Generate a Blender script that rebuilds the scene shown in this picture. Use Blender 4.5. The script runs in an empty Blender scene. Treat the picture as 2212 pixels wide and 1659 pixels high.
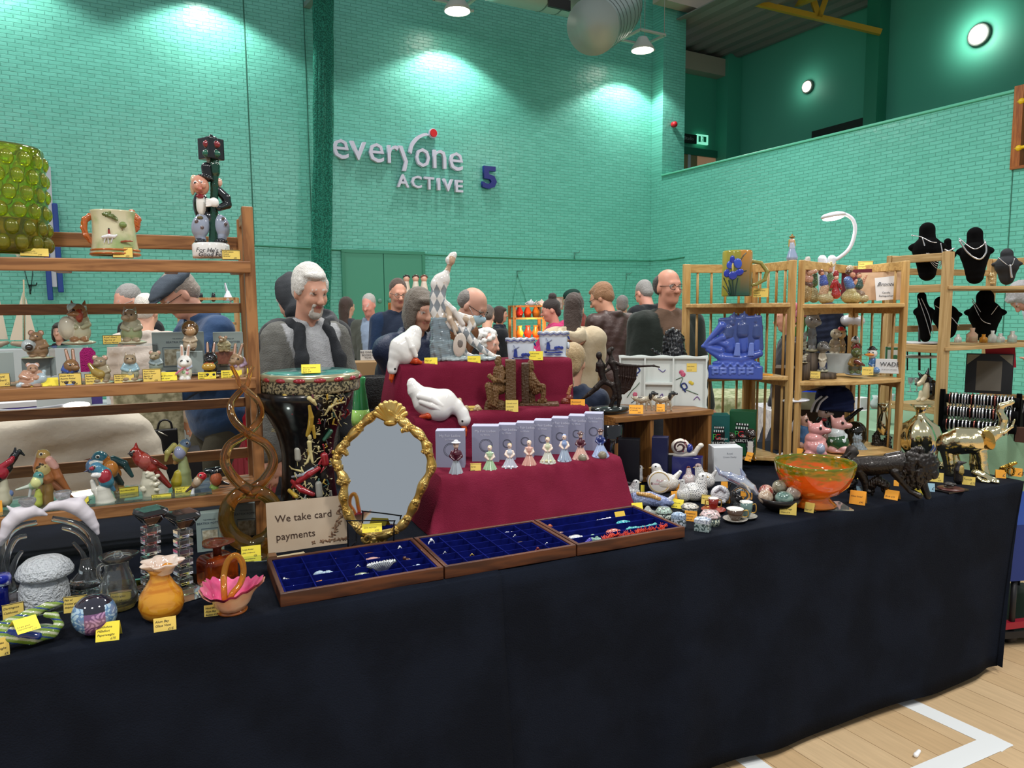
import bpy,math,random
import numpy as np
from mathutils import Vector,Matrix
random.seed(7);rng=np.random.default_rng(7)
scn=bpy.context.scene;COL=scn.collection
# ---------------- camera (world frame: X along the stall, Y away from its front edge) ----------------
FPX=1568.0;PITCH=math.radians(6.03);ROLL=math.radians(-.53);HEAD=math.radians(65.16)
CAM=np.array([0,0,1.5])
_fh=np.array([math.cos(HEAD),math.sin(HEAD),0]);_r=np.array([math.sin(HEAD),-math.cos(HEAD),0]);_z=np.array([0,0,1.0])
VF=_fh*math.cos(PITCH)-_z*math.sin(PITCH);_u=np.cross(_r,VF)
VX=math.cos(ROLL)*_r+math.sin(ROLL)*_u;VY=-math.sin(ROLL)*_r+math.cos(ROLL)*_u
cd=bpy.data.cameras.new('camera');cam=bpy.data.objects.new('camera',cd);COL.objects.link(cam)
cd.sensor_width=36;cd.lens=FPX/2212*36;cd.clip_start=.05;cd.clip_end=200
cam.matrix_world=Matrix(((VX[0],VY[0],-VF[0],CAM[0]),(VX[1],VY[1],-VF[1],CAM[1]),(VX[2],VY[2],-VF[2],CAM[2]),(0,0,0,1)))
scn.camera=cam
def ray(x,y):return VF+VX*(x-1106)/FPX-VY*(y-829.5)/FPX
def onz(x,y,z):d=ray(x,y);return CAM+d*(z-CAM[2])/d[2]
def ony(x,y,Y):d=ray(x,y);return CAM+d*Y/d[1]
def atd(x,y,t):return CAM+ray(x,y)*t
# ---------------- world, exposure, hall and fill lights ----------------
w=bpy.data.worlds.new('hall');scn.world=w;w.use_nodes=True
w.node_tree.nodes['Background'].inputs[0].default_value=(.86,.93,1,1);w.node_tree.nodes['Background'].inputs[1].default_value=.42
scn.view_settings.view_transform='Standard';scn.view_settings.look='None';scn.view_settings.gamma=1;scn.view_settings.exposure=0
scn.view_settings.use_curve_mapping=False
scn.cycles.use_denoising=True;scn.cycles.sample_clamp_indirect=6;scn.cycles.max_bounces=8;scn.cycles.transmission_bounces=8
scn.cycles.caustics_refractive=True;scn.cycles.caustics_reflective=False
LIGHTS=[]
def area(x,y,z,size,power,color=(1,.97,.92)):
 l=bpy.data.lights.new('hall_and_fill_lamp','AREA');l.shape='DISK';l.size=size;l.energy=power;l.color=color
 o=bpy.data.objects.new('hall_and_fill_lamp',l);COL.objects.link(o);o.location=(x,y,z);return o
def spot(p,power,ang=125,blend=.35,size=.12,tilt=(0,0,0),color=(1,.98,.93)):
 l=bpy.data.lights.new('spot_lamp','SPOT');l.energy=power;l.spot_size=math.radians(ang);l.spot_blend=blend;l.shadow_soft_size=size;l.color=color
 o=bpy.data.objects.new('spot_lamp',l);COL.objects.link(o);o.location=p;o.rotation_euler=tilt;return o
for gx,gy in((-3.5,.5),(-.6,-.9),(2.2,-.2),(5.2,1.2),(-2.2,4.2),(.8,4.6),(3.6,4.8),(6.3,5.6),(6.8,8.2)):
 area(gx,gy,4.9,.6,112 if gx<6 else 48)  # weaker far-right pair are added fill lights brightening the right wall
 # ---------------- small library ----------------
def lin(h):
 if not isinstance(h,str):return tuple(h)[:3]
 h=h.lstrip('#');c=[int(h[i:i+2],16)/255 for i in(0,2,4)]
 return tuple(v/12.92 if v<=.04045 else((v+.055)/1.055)**2.4 for v in c)
_M={}
def newmat(key):
 m=bpy.data.materials.new(key);m.use_nodes=True;nt=m.node_tree;b=nt.nodes['Principled BSDF'];return m,nt,b
def M(c,rough=.5,metal=0,coat=0,trans=0,ior=1.45,bump=None,wood=None,emis=0,c2=None,nscale=8,spec=.5,det=4,alpha=1,contrast=(.4,.6),sheen=0):
 """bump=(scale,strength); wood=axis index of the grain; c2=second colour mixed by noise"""
 key=str((c,rough,metal,coat,trans,ior,bump,wood,emis,c2,nscale,spec,alpha,contrast,sheen))
 if key in _M:return _M[key]
 m,nt,b=newmat('mat_%03d'%len(_M));N=nt.nodes;L=nt.links;I=b.inputs
 I['Base Color'].default_value=(*lin(c),1);I['Roughness'].default_value=rough;I['Metallic'].default_value=metal
 I['Coat Weight'].default_value=coat;I['Coat Roughness'].default_value=.05;I['Transmission Weight'].default_value=trans;I['IOR'].default_value=ior
 I['Specular IOR Level'].default_value=spec;I['Alpha'].default_value=alpha
 if sheen:I['Sheen Weight'].default_value=sheen
 if emis:I['Emission Color'].default_value=(*lin(c),1);I['Emission Strength'].default_value=emis
 if c2 or wood is not None or bump:
  tc=N.new('ShaderNodeTexCoord')
 if c2 or wood is not None:
  mp=N.new('ShaderNodeMapping');L.new(tc.outputs['Object'],mp.inputs[0]);nz=N.new('ShaderNodeTexNoise');L.new(mp.outputs[0],nz.inputs[0])
  nz.inputs['Detail'].default_value=det;nz.inputs['Scale'].default_value=nscale
  if wood is not None:
   s=[9,9,9];s[wood]=.7;mp.inputs['Scale'].default_value=s;nz.inputs['Scale'].default_value=5;nz.inputs['Distortion'].default_value=1.2
  rp=N.new('ShaderNodeValToRGB');L.new(nz.outputs[0],rp.inputs[0]);L.new(rp.outputs[0],I['Base Color'])
  rp.color_ramp.elements[0].position=contrast[0];rp.color_ramp.elements[1].position=contrast[1]
  rp.color_ramp.elements[0].color=(*lin(c),1);rp.color_ramp.elements[1].color=(*lin(c2 or c),1)
 if bump:
  n2=N.new('ShaderNodeTexNoise');n2.inputs['Scale'].default_value=bump[0];n2.inputs['Detail'].default_value=5;L.new(tc.outputs['Object'],n2.inputs[0])
  bp=N.new('ShaderNodeBump');bp.inputs['Strength'].default_value=bump[1];bp.inputs['Distance'].default_value=.01
  L.new(n2.outputs[0],bp.inputs['Height']);L.new(bp.outputs[0],I['Normal'])
 _M[key]=m;return m
def V(rough=.1,metal=0,coat=0,trans=0,bump=None,spec=.5,ior=1.45,sss=0,sheen=0):
 """material whose colour comes from the mesh colour attribute (paint, glaze, cloth colours)"""
 key='v'+str((rough,metal,coat,trans,bump,spec,ior,sss,sheen))
 if key in _M:return _M[key]
 m,nt,b=newmat('glaze_%03d'%len(_M));I=b.inputs
 a=nt.nodes.new('ShaderNodeAttribute');a.attribute_name='Col';nt.links.new(a.outputs[0],I['Base Color'])
 I['Roughness'].default_value=rough;I['Metallic'].default_value=metal;I['Coat Weight'].default_value=coat;I['Coat Roughness'].default_value=.04
 I['Transmission Weight'].default_value=trans;I['Specular IOR Level'].default_value=spec;I['IOR'].default_value=ior;I['Sheen Weight'].default_value=sheen
 if sss:I['Subsurface Weight'].default_value=sss;I['Subsurface Radius'].default_value=(.01,.005,.003);I['Subsurface Scale'].default_value=1
 if bump:
  tc=nt.nodes.new('ShaderNodeTexCoord');n2=nt.nodes.new('ShaderNodeTexNoise');n2.inputs['Scale'].default_value=bump[0];n2.inputs['Detail'].default_value=5
  bp=nt.nodes.new('ShaderNodeBump');bp.inputs['Strength'].default_value=bump[1];bp.inputs['Distance'].default_value=.01
  nt.links.new(tc.outputs['Object'],n2.inputs[0]);nt.links.new(n2.outputs[0],bp.inputs['Height']);nt.links.new(bp.outputs[0],I['Normal'])
 _M[key]=m;return m
GLAZE=lambda:V(.12,coat=.6);SATIN=lambda:V(.35);CLOTH=lambda:V(.85,bump=(220,.25),spec=.2);SKIN=lambda:V(.5,sss=.08)
def tag(o,label=None,cat=None,group=None,kind=None):
 if label:o['label']=label
 if cat:o['category']=cat
 if group:o['group']=group
 if kind:o['kind']=kind
 return o
def link(name,me,mat=None,parent=None,loc=None,smooth=False):
 o=bpy.data.objects.new(name,me);COL.objects.link(o)
 if mat is not None:
  for mm in(mat if isinstance(mat,(list,tuple))else[mat]):me.materials.append(mm)
 if parent is not None:o.parent=parent
 if loc is not None:o.location=[float(v)for v in loc]
 if smooth:me.shade_smooth()
 return o
def empty(name,loc,rz=0):
 o=bpy.data.objects.new(name,None);COL.objects.link(o);o.location=[float(v)for v in loc];o.rotation_euler=(0,0,rz);o.empty_display_size=.05;return o
def thing(name,loc,label,cat,group=None,rz=0):return tag(empty(name,loc,rz),label,cat,group)
def mesh(verts,faces,name='mesh'):
 me=bpy.data.meshes.new(name);me.from_pydata([tuple(map(float,v))for v in verts],[],[tuple(map(int,f))for f in faces]);me.update();return me
def fastquads(v,q):
 me=bpy.data.meshes.new('sculpt');me.vertices.add(len(v));me.vertices.foreach_set('co',v.astype(np.float32).ravel())
 me.loops.add(q.size);me.loops.foreach_set('vertex_index',q.astype(np.int32).ravel())
 me.polygons.add(len(q));me.polygons.foreach_set('loop_start',np.arange(0,q.size,4,dtype=np.int32));me.update(calc_edges=True);return me
def setcol(me,c):
 a=me.color_attributes.new('Col','FLOAT_COLOR','POINT');d=np.ones((len(c),4),np.float32);d[:,:3]=c;a.data.foreach_set('color',d.ravel())
class MB:
 """collects shapes of ONE part"""
 def __init__(s):s.v=[];s.f=[];s.sm=[]
 def add(s,v,f,sm=False):
  o=len(s.v);s.v+=[tuple(map(float,p))for p in v];s.f+=[tuple(i+o for i in ff)for ff in f];s.sm+=[sm]*len(f);return s
 def box(s,a,b,R=None,c=None):
  a=np.array(a,float);b=np.array(b,float)
  P=np.array([(x,y,z)for x in(a[0],b[0])for y in(a[1],b[1])for z in(a[2],b[2])])
  if R is not None:
   c=(a+b)/2 if c is None else np.array(c);P=(P-c)@np.array(R).T+c
  return s.add(P,[(0,1,3,2),(4,6,7,5),(0,4,5,1),(2,3,7,6),(0,2,6,4),(1,5,7,3)])
 def bar(s,p,q,w,h=None,up=(0,0,1)):
  p=np.array(p,float);q=np.array(q,float);h=h or w;d=q-p;L=np.linalg.norm(d);d/=L
  u=np.array(up,float)
  if abs(d@u)>.95:u=np.array([0,1.,0])
  a=np.cross(d,u);a/=np.linalg.norm(a);u=np.cross(a,d)
  P=[p+d*L*k+a*i*w/2+u*j*h/2 for k in(0,1)for i in(-1,1)for j in(-1,1)]
  return s.add(P,[(0,1,3,2),(4,6,7,5),(0,4,5,1),(2,3,7,6),(0,2,6,4),(1,5,7,3)])
 def tube(s,pts,r,n=10,closed=False,flat=1,cap=True):
  pts=[np.array(p,float)for p in pts];m=len(pts);rs=r if isinstance(r,(list,tuple,np.ndarray))else[r]*m
  V_=[];prev=None
  for i in range(m):
   if closed:t=pts[(i+1)%m]-pts[i-1]
   else:t=pts[min(i+1,m-1)]-pts[max(i-1,0)]
   t=t/(np.linalg.norm(t)+1e-12)
   if prev is None:
    a=np.cross(t,(0,0,1.0))if abs(t[2])<.9 else np.cross(t,(0,1.0,0))
   else:a=prev-t*(prev@t)
   a=a/(np.linalg.norm(a)+1e-12);prev=a;b=np.cross(t,a)
   for k in range(n):
    th=2*math.pi*k/n;V_.append(pts[i]+rs[i]*(math.cos(th)*a+flat*math.sin(th)*b))
  F_=[]
  for i in range(m if closed else m-1):
   for k in range(n):
    j=(i+1)%m;F_.append((i*n+k,i*n+(k+1)%n,j*n+(k+1)%n,j*n+k))
  if not closed and cap:F_+=[tuple(range(n))[::-1],tuple((m-1)*n+k for k in range(n))]
  return s.add(V_,F_,True)
 def lathe(s,prof,c=(0,0,0),n=40,mod=None,axis=None,ex=1,caps=True):
  """prof [(r,z)...]; mod(theta,i)->radius factor"""
  V_=[];m=len(prof)
  for i,(r,z)in enumerate(prof):
   for k in range(n):
    th=2*math.pi*k/n;rr=r*(mod(th,i)if mod else 1)
    p=np.array([rr*math.cos(th),rr*ex*math.sin(th),z])
    if axis is not None:p=np.array(axis)@p
    V_.append(p+np.array(c))
  F_=[(i*n+k,i*n+(k+1)%n,(i+1)*n+(k+1)%n,(i+1)*n+k)for i in range(m-1)for k in range(n)]
  if caps and prof[0][0]>1e-5:F_.append(tuple(range(n))[::-1])
  if caps and prof[-1][0]>1e-5:F_.append(tuple((m-1)*n+k for k in range(n)))
  return s.add(V_,F_,True)
 def prism(s,poly,y0,y1,fr=None):
  """poly in (x,z), extruded in y; fr=(origin,ax,ay,az) frame"""
  n=len(poly);V_=[(x,y,z)for y in(y0,y1)for x,z in poly]
  if fr is not None:V_=[np.array(fr[0])+np.array(fr[1])*a+np.array(fr[2])*b+np.array(fr[3])*c for a,b,c in V_]
  return s.add(V_,[tuple(range(n)),tuple(range(2*n-1,n-1,-1))]+[(i,i+n,(i+1)%n+n,(i+1)%n)for i in range(n)])
 def sph(s,c,r,n=16,m=10,R=None):
  r=(r,r,r)if not isinstance(r,(tuple,list,np.ndarray))else r;V_=[]
  for i in range(m+1):
   ph=math.pi*i/m
   for k in range(n):
    th=2*math.pi*k/n;p=np.array([r[0]*math.sin(ph)*math.cos(th),r[1]*math.sin(ph)*math.sin(th),r[2]*math.cos(ph)])
    if R is not None:p=np.array(R)@p
    V_.append(p+np.array(c))
  return s.add(V_,[(i*n+k,(i+1)*n+k,(i+1)*n+(k+1)%n,i*n+(k+1)%n)for i in range(m)for k in range(n)],True)
 def build(s,name,mat,parent=None,loc=None,bevel=0,solid=0):
  me=mesh(s.v,s.f,name);me.polygons.foreach_set('use_smooth',s.sm)
  o=link(name,me,mat,parent,loc)
  if solid:d=o.modifiers.new('s','SOLIDIFY');d.thickness=solid;d.offset=0
  if bevel:d=o.modifiers.new('b','BEVEL');d.width=bevel;d.segments=2;d.limit_method='ANGLE';d.harden_normals=False
  return o
def rotm(rx=0,ry=0,rz=0):return np.array(Matrix.Rotation(rz,3,'Z')@Matrix.Rotation(ry,3,'Y')@Matrix.Rotation(rx,3,'X'))
# ---------------- sculpting: smooth union of limbs and ellipsoids turned into one skin ----------------
_E=[(a,b)for a in range(8)for b in range(8)if a<b and bin(a^b).count('1')==1]
def nets(F,o,h):
 nx,ny,nz=F.shape;I=F<0
 off=[((c>>2)&1,(c>>1)&1,c&1)for c in range(8)]
 sl=lambda d:(slice(d[0],nx-1+d[0]),slice(d[1],ny-1+d[1]),slice(d[2],nz-1+d[2]))
 cnt=sum(I[sl(d)].astype(np.int8)for d in off);act=(cnt>0)&(cnt<8);idx=np.full(act.shape,-1,np.int64);ij=np.argwhere(act);idx[act]=np.arange(len(ij))
 cv=np.stack([F[sl(d)][act]for d in off],1);pos=np.zeros((len(ij),3));w_=np.zeros(len(ij));O=np.array(off,float)
 for a,b in _E:
  fa,fb=cv[:,a],cv[:,b];m=(fa<0)!=(fb<0);t=np.where(m,fa/(np.where(m,fa-fb,1)),0)
  pos+=np.where(m[:,None],O[a]+(O[b]-O[a])*t[:,None],0);w_+=m
 Vv=(ij+pos/w_[:,None])*h+o;Q=[]
 for ax in range(3):
  A=[slice(None)]*3;B=[slice(None)]*3;A[ax]=slice(0,-1);B[ax]=slice(1,None)
  s0=I[tuple(A)];s1=I[tuple(B)];ch=s0!=s1;u,v=[i for i in range(3)if i!=ax]
  e=np.argwhere(ch);e=e[(e[:,u]>0)&(e[:,v]>0)&(e[:,u]<F.shape[u]-1)&(e[:,v]<F.shape[v]-1)]
  def g(du,dv):q=e.copy();q[:,u]-=du;q[:,v]-=dv;return idx[q[:,0],q[:,1],q[:,2]]
  quad=np.stack([g(1,1),g(0,1),g(0,0),g(1,0)],1);flip=s0[e[:,0],e[:,1],e[:,2]]
  if ax==1:flip=~flip
  quad=np.where(flip[:,None],quad,quad[:,::-1]);Q.append(quad)
 return Vv,np.concatenate(Q),ij
class Sc:
 """sculpt: primitives in local metres"""
 def __init__(s,fig=None):s.p=[];s.fig=fig;s.u=fig.s if fig else 1
 def C(s,a,b,ra,rb=None,col='ffffff',k=None,sub=False):s.p.append(('c',np.array(a,float),np.array(b,float),ra,ra if rb is None else rb,lin(col),k,sub));return s
 def E(s,c,r,col='ffffff',R=None,k=None,sub=False):
  r=np.array((r,r,r)if np.isscalar(r)else r,float);s.p.append(('e',np.array(c,float),r,R,None,lin(col),k,sub));return s
 def B(s,c,hs,rd,col='ffffff',R=None,k=None,sub=False):s.p.append(('b',np.array(c,float),np.array(hs,float),R,rd,lin(col),k,sub));return s
 def c(s,x,y,x2,y2,r,r2=None,col='ffffff',d=0,d2=None,**k):return s.C(s.fig.L(x,y,d),s.fig.L(x2,y2,d if d2 is None else d2),r*s.u,(r if r2 is None else r2)*s.u,col,**k)
 def e(s,x,y,rx,ry,col='ffffff',d=0,rd=None,a=0,**k):
  R=s.fig.R@np.array(Matrix.Rotation(math.radians(a),3,'Y'));return s.E(s.fig.L(x,y,d),np.array([rx,rd or min(rx,ry),ry])*s.u,col,R=R,**k)
 def b(s,x,y,hx,hy,hd,rd=1,col='ffffff',d=0,a=0,yaw=0,**k):
  R=s.fig.R@rotm(0,math.radians(a),math.radians(yaw));return s.B(s.fig.L(x,y,d),np.array([hx,hd,hy])*s.u,rd*s.u,col,R=R,**k)
 def ch(s,pts,col='ffffff',d=0,**k):
  for a,b in zip(pts[:-1],pts[1:]):
   s.c(a[0],a[1],b[0],b[1],a[2],b[2],col,d=d+(a[3]if len(a)>3 else 0),d2=d+(b[3]if len(b)>3 else 0),**k)
  return s
 def CH(s,pts,rs,col,**k):
  for i in range(len(pts)-1):s.C(pts[i],pts[i+1],rs[i]if hasattr(rs,'__len__')else rs,rs[i+1]if hasattr(rs,'__len__')else rs,col,**k)
  return s
 def mesh(s,res,k=None,noise=None,paint=None,clip=None):
  k=res*2 if k is None else k;lo=np.full(3,1e9);hi=-lo
  for t,a,b,c,d,col,kk,sub in s.p:
   if sub:continue
   if t=='c':m0=np.minimum(a-c,b-d);m1=np.maximum(a+c,b+d)
   else:e=(np.abs(c)@b if c is not None else b)+(d or 0)*0;m0=a-e;m1=a+e
   lo=np.minimum(lo,m0);hi=np.maximum(hi,m1)
  nz_amp=noise[0]if noise else 0
  lo-=3*res+nz_amp;hi+=3*res+nz_amp;n=np.ceil((hi-lo)/res).astype(int)+1
  G=[lo[i]+res*np.arange(n[i])for i in range(3)];F=np.full(n,1e3,np.float32);ID=np.zeros(n,np.int16);BM=np.full(n,1e3,np.float32)
  for q,(t,a,b,c,d,col,kk,sub)in enumerate(s.p):
   kq=k if kk is None else kk;mar=kq+4*res
   if t=='c':m0=np.minimum(a-c,b-d)-mar;m1=np.maximum(a+c,b+d)+mar
   else:e=(np.abs(c)@b if c is not None else b)+mar;m0=a-e;m1=a+e
   i0=np.clip(np.floor((m0-lo)/res).astype(int),0,n-1);i1=np.clip(np.ceil((m1-lo)/res).astype(int)+1,1,n)
   S_=tuple(slice(i0[i],i1[i])for i in range(3));X,Y,Z=np.meshgrid(*[G[i][S_[i]]for i in range(3)],indexing='ij');P=np.stack([X,Y,Z],-1)
   if t=='c':
    ba=b-a;L2=ba@ba+1e-12;tt=np.clip((P-a)@ba/L2,0,1);D=np.linalg.norm(P-a-tt[...,None]*ba,axis=-1)-(c+(d-c)*tt)
   else:
    Q=P-a
    if c is not None:Q=Q@c
    if t=='e':k0=np.linalg.norm(Q/b,axis=-1);k1=np.linalg.norm(Q/(b*b),axis=-1)+1e-9;D=k0*(k0-1)/k1
    else:Q=np.abs(Q)-(b-d);D=np.linalg.norm(np.maximum(Q,0),axis=-1)+np.minimum(Q.max(-1),0)-d
   f=F[S_]
   if sub:
    h=np.maximum(kq-np.abs(f+D),0)/max(kq,1e-9);F[S_]=np.maximum(f,-D)+h*h*kq/4
   else:
    h=np.maximum(kq-np.abs(f-D),0)/max(kq,1e-9);F[S_]=np.minimum(f,D)-h*h*kq/4
    bm=BM[S_];m=D<bm;bm[m]=D[m];ID[S_][m]=q
  if noise:
   X,Y,Z=np.meshgrid(*G,indexing='ij');A,fq=noise[:2];rr=np.random.default_rng(int(noise[2])if len(noise)>2 else 3)
   for o_ in range(3):
    a1,a2,a3=rr.normal(size=(3,3))*fq*(1.6**o_);ph=rr.uniform(0,6,3)
    F+=(A/(1.5**o_)*(np.sin(X*a1[0]+Y*a1[1]+Z*a1[2]+ph[0])*np.sin(X*a2[0]+Y*a2[1]+Z*a2[2]+ph[1]))).astype(np.float32)
  if clip is not None:F=np.maximum(F,lo[2]+0*F+(clip-(G[2][None,None,:]))-lo[2])
  v,qd,ij=nets(F,lo,res);cols=np.array([p[5]for p in s.p])[ID[ij[:,0],ij[:,1],ij[:,2]]]
  if paint is not None:cols=paint(v,cols)
  me=fastquads(v,qd);setcol(me,cols);me.shade_smooth();return me
 def build(s,name,mat,parent=None,res=None,loc=None,px=1.0,**kw):
  if s.fig:kw['k']=(kw['k']if 'k' in kw else 2*px)*s.u;res=res or px*s.u
  if s.fig and 'noise' in kw and kw['noise']:n_=kw['noise'];kw['noise']=(n_[0]*s.u,n_[1]/s.u)+tuple(n_[2:])
  o=link(name,s.mesh(res,**kw),mat,parent)
  if loc is not None:o.location=[float(q)for q in loc]
  return o
class Fig:
 """a thing anchored where it stands: base point seen at (x,y) on a level z (or plane Y, or distance t)"""
 def __init__(s,x,y,z=None,Y=None,t=None):
  s.O=onz(x,y,z)if z is not None else ony(x,y,Y)if Y is not None else atd(x,y,t)
  h=s.O-CAM;s.D=math.hypot(h[0],h[1]);s.n=np.array([h[0]/s.D,h[1]/s.D,0]);s.s=float((s.O-CAM)@VF)/FPX;s.x=x;s.y=y
  s.ax=np.array([s.n[1],-s.n[0],0]);s.R=np.array([s.ax,s.n,(0,0,1)]).T;s.rz=math.atan2(s.ax[1],s.ax[0])
 def L(s,x,y,d=0):
  r=ray(x,y);q=CAM+r*((s.D+d*s.s)/(r@s.n));return q-s.O
 def T(s,name,label,cat,group=None):return thing(name,s.O,label,cat,group)
 def sc(s):return Sc(s)
 def one(s,o,label,cat,group=None):o.location=[float(v)for v in s.O];return tag(o,label,cat,group)
 def lat(s,prof,x=None,d=0,n=40,mod=None,ex=1,mb=None):
  """lathe from pixel profile [(radius,y)...] about the vertical through x"""
  x=s.x if x is None else x;c=s.L(x,prof[0][1],d);pr=[(max(r,.001)*s.s,(s.L(x,y,d))[2])for r,y in prof]
  mb=mb or MB();mb.lathe(pr,(c[0],c[1],0),n,mod,ex=ex);return mb
 def tube(s,pts,r,mb=None,n=10,**k):
  mb=mb or MB();rr=[q*s.s for q in r]if hasattr(r,'__len__')else r*s.s
  mb.tube([s.L(*p)for p in pts],rr,n=n,**k);return mb
def curve(pts,n=8,closed=False):
 """Catmull-Rom through points of any dimension"""
 P=[np.array(p,float)for p in pts];m=len(P);out=[]
 for i in range(m if closed else m-1):
  g=(lambda j:P[j%m])if closed else(lambda j:P[min(max(j,0),m-1)])
  a,b,c,d=g(i-1),g(i),g(i+1),g(i+2)
  for k in range(n):
   t=k/n;out.append(.5*((2*b)+(c-a)*t+(2*a-5*b+4*c-d)*t*t+(3*b-a-3*c+d)*t**3))
 if not closed:out.append(P[-1])
 return out
_txt={}
def text(s,size,parent,M4,mat,extr=.0002,align='CENTER',shear=0,name='writing',bold=0):
 """M4: 4x4 local frame (x right, y up, z out)"""
 key=(s,align,shear,bold)
 if key not in _txt:
  c=bpy.data.curves.new('t','FONT');c.body=s;c.size=1;c.align_x=align;c.shear=shear;c.extrude=.004;c.resolution_u=2;c.offset=bold
  o=bpy.data.objects.new('t',c);_txt[key]=bpy.data.meshes.new_from_object(o);bpy.data.objects.remove(o);bpy.data.curves.remove(c)
 me=_txt[key].copy();me.transform(Matrix.Diagonal((size,size,extr/.004,1)));me.transform(M4);return link(name,me,mat,parent)
def frame4(o,x,y,z=None):
 x=np.array(x,float);y=np.array(y,float);x=x/np.linalg.norm(x);y=y-x*(x@y);y=y/np.linalg.norm(y);z=np.cross(x,y)
 return Matrix(((x[0],y[0],z[0],o[0]),(x[1],y[1],z[1],o[1]),(x[2],y[2],z[2],o[2]),(0,0,0,1)))
INK=M('2a2a30',.7)
CARDC=dict(y='f4e04a',o='f0a638',b='9fc6da',t='e3c765',g='e8d84c')
def card(x,y,w,h,col,lines,label,z=None,Y=None,t=None,yaw=0,lean=14,border=False,group=None):
 """folded price card: front leaf, back leaf, handwriting"""
 f=Fig(x,y,z=z,Y=Y,t=t);w*=f.s;h*=f.s
 T=f.T('price_card',label,'price card',group);T.rotation_euler=(0,0,f.rz+math.radians(yaw))
 le=math.radians(lean);d=h*math.tan(le);th=.0006
 m=MB();m.box((-w/2,-th,0),(w/2,0,h/math.cos(le)),rotm(-le),(0,0,0))
 base=M(CARDC.get(col,col),.8);LF=m.build('front_leaf',base,T)
 m=MB();m.box((-w/2,2*d,0),(w/2,2*d+th,h/math.cos(le)),rotm(le),(0,2*d,0));m.build('back_leaf',base,T)
 up=np.array([0,math.sin(le),math.cos(le)])
 if border:
  m=MB();b=w*.025
  for a0,a1,b0,b1 in((-w/2,w/2,0,b),(-w/2,w/2,h-b,h),(-w/2,-w/2+b,b,h-b),(w/2-b,w/2,b,h-b)):m.box((a0,-.0011,b0),(a1,-th-.0001,b1),rotm(-le),(0,0,0))
  m.build('border',INK,LF)
 n=len(lines)
 if n:
  sz=min(h*.78/n,w*.9/(max(len(l)for l in lines)*.55+.1)*1.0)
  for i,l in enumerate(lines):
   hh=h*.93-(i+.8)*h*.86/n;o=up*hh+np.array([w*.3 if l.startswith('£')else-w*.44,-th-.0003,0])
   if l.startswith('£'):o[0]=w*.12
   text(l,sz,LF,frame4(o,(1,0,0),up),INK,align='LEFT',shear=.25)
 return T
def copytree(o,label=None,loc=None):
 kids=[c for c in bpy.data.objects if c.parent==o];c=o.copy();COL.objects.link(c)
 if label:c['label']=label
 if loc is not None:c.location=loc
 for k in kids:
  d=k.copy();COL.objects.link(d);d.parent=c
  for g in[q for q in bpy.data.objects if q.parent==k]:e=g.copy();COL.objects.link(e);e.parent=d
 return c
 # ---------------- the sports hall ----------------
WA=math.radians(4.73);WK=np.array([8.379,11.716,0]);WU=np.array([math.cos(WA),math.sin(WA),0]);WV=np.array([-math.sin(WA),math.cos(WA),0])
def wf(x,y,z):return WK+WU*x+WV*y+np.array([0,0,z])
def onback(x,y,off=0):
 d=ray(x,y);t=((WK+WV*off-CAM)@WV)/(d@WV);P=CAM+d*t-WK;return np.array([P@WU,P@WV,P[2]])
def onright(x,y,off=0):
 d=ray(x,y);t=((WK+WU*off-CAM)@WU)/(d@WU);P=CAM+d*t-WK;return np.array([P@WU,P@WV,P[2]])
def wput(o):o.location=[float(q)for q in WK];o.rotation_euler=(0,0,WA);return o
def brick(ax,c='6cc2b0',c2='61b6a3',rough=.33,flat=False,key=''):
 k='brick'+ax+c+key
 if k in _M:return _M[k]
 m,nt,b=newmat('painted_brick_'+str(len(_M)));N=nt.nodes;L=nt.links
 tc=N.new('ShaderNodeTexCoord');sp=N.new('ShaderNodeSeparateXYZ');cb=N.new('ShaderNodeCombineXYZ');L.new(tc.outputs['Object'],sp.inputs[0])
 L.new(sp.outputs[ax.upper()],cb.inputs[0]);L.new(sp.outputs['Z'],cb.inputs[1])
 nz=N.new('ShaderNodeTexNoise');nz.inputs['Scale'].default_value=4;nz.inputs['Detail'].default_value=3;L.new(cb.outputs[0],nz.inputs[0])
 ma=N.new('ShaderNodeVectorMath');ma.operation='SCALE';ma.inputs['Scale'].default_value=.009;L.new(nz.outputs['Color'],ma.inputs[0])
 ad=N.new('ShaderNodeVectorMath');L.new(cb.outputs[0],ad.inputs[0]);L.new(ma.outputs[0],ad.inputs[1])
 bk=N.new('ShaderNodeTexBrick');L.new(ad.outputs[0],bk.inputs['Vector']);bk.inputs['Scale'].default_value=1
 bk.inputs['Brick Width'].default_value=.165;bk.inputs['Row Height'].default_value=.0485;bk.inputs['Mortar Size'].default_value=.005;bk.inputs['Mortar Smooth'].default_value=.6;bk.inputs['Bias'].default_value=-.2
 bk.inputs['Color1'].default_value=(*lin(c),1);bk.inputs['Color2'].default_value=(*lin(c2),1);bk.inputs['Mortar'].default_value=(*lin(c2),1)
 L.new(bk.outputs['Color'],b.inputs['Base Color']);b.inputs['Roughness'].default_value=rough
 iv=N.new('ShaderNodeMath');iv.operation='MULTIPLY_ADD';iv.inputs[1].default_value=-1;L.new(bk.outputs['Fac'],iv.inputs[0])
 n3=N.new('ShaderNodeTexNoise');n3.inputs['Scale'].default_value=9;L.new(cb.outputs[0],n3.inputs[0]);L.new(n3.outputs[0],iv.inputs[2])
 bp=N.new('ShaderNodeBump');bp.inputs['Strength'].default_value=.9;bp.inputs['Distance'].default_value=.009;L.new(iv.outputs[0],bp.inputs['Height']);L.new(bp.outputs[0],b.inputs['Normal'])
 _M[k]=m;return m
PAINT=M('4fb394',.5,bump=(3,.1))
def struct(name,mb,mat,**k):o=mb.build(name,mat,**k);wput(o);o['kind']='structure';return o
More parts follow.
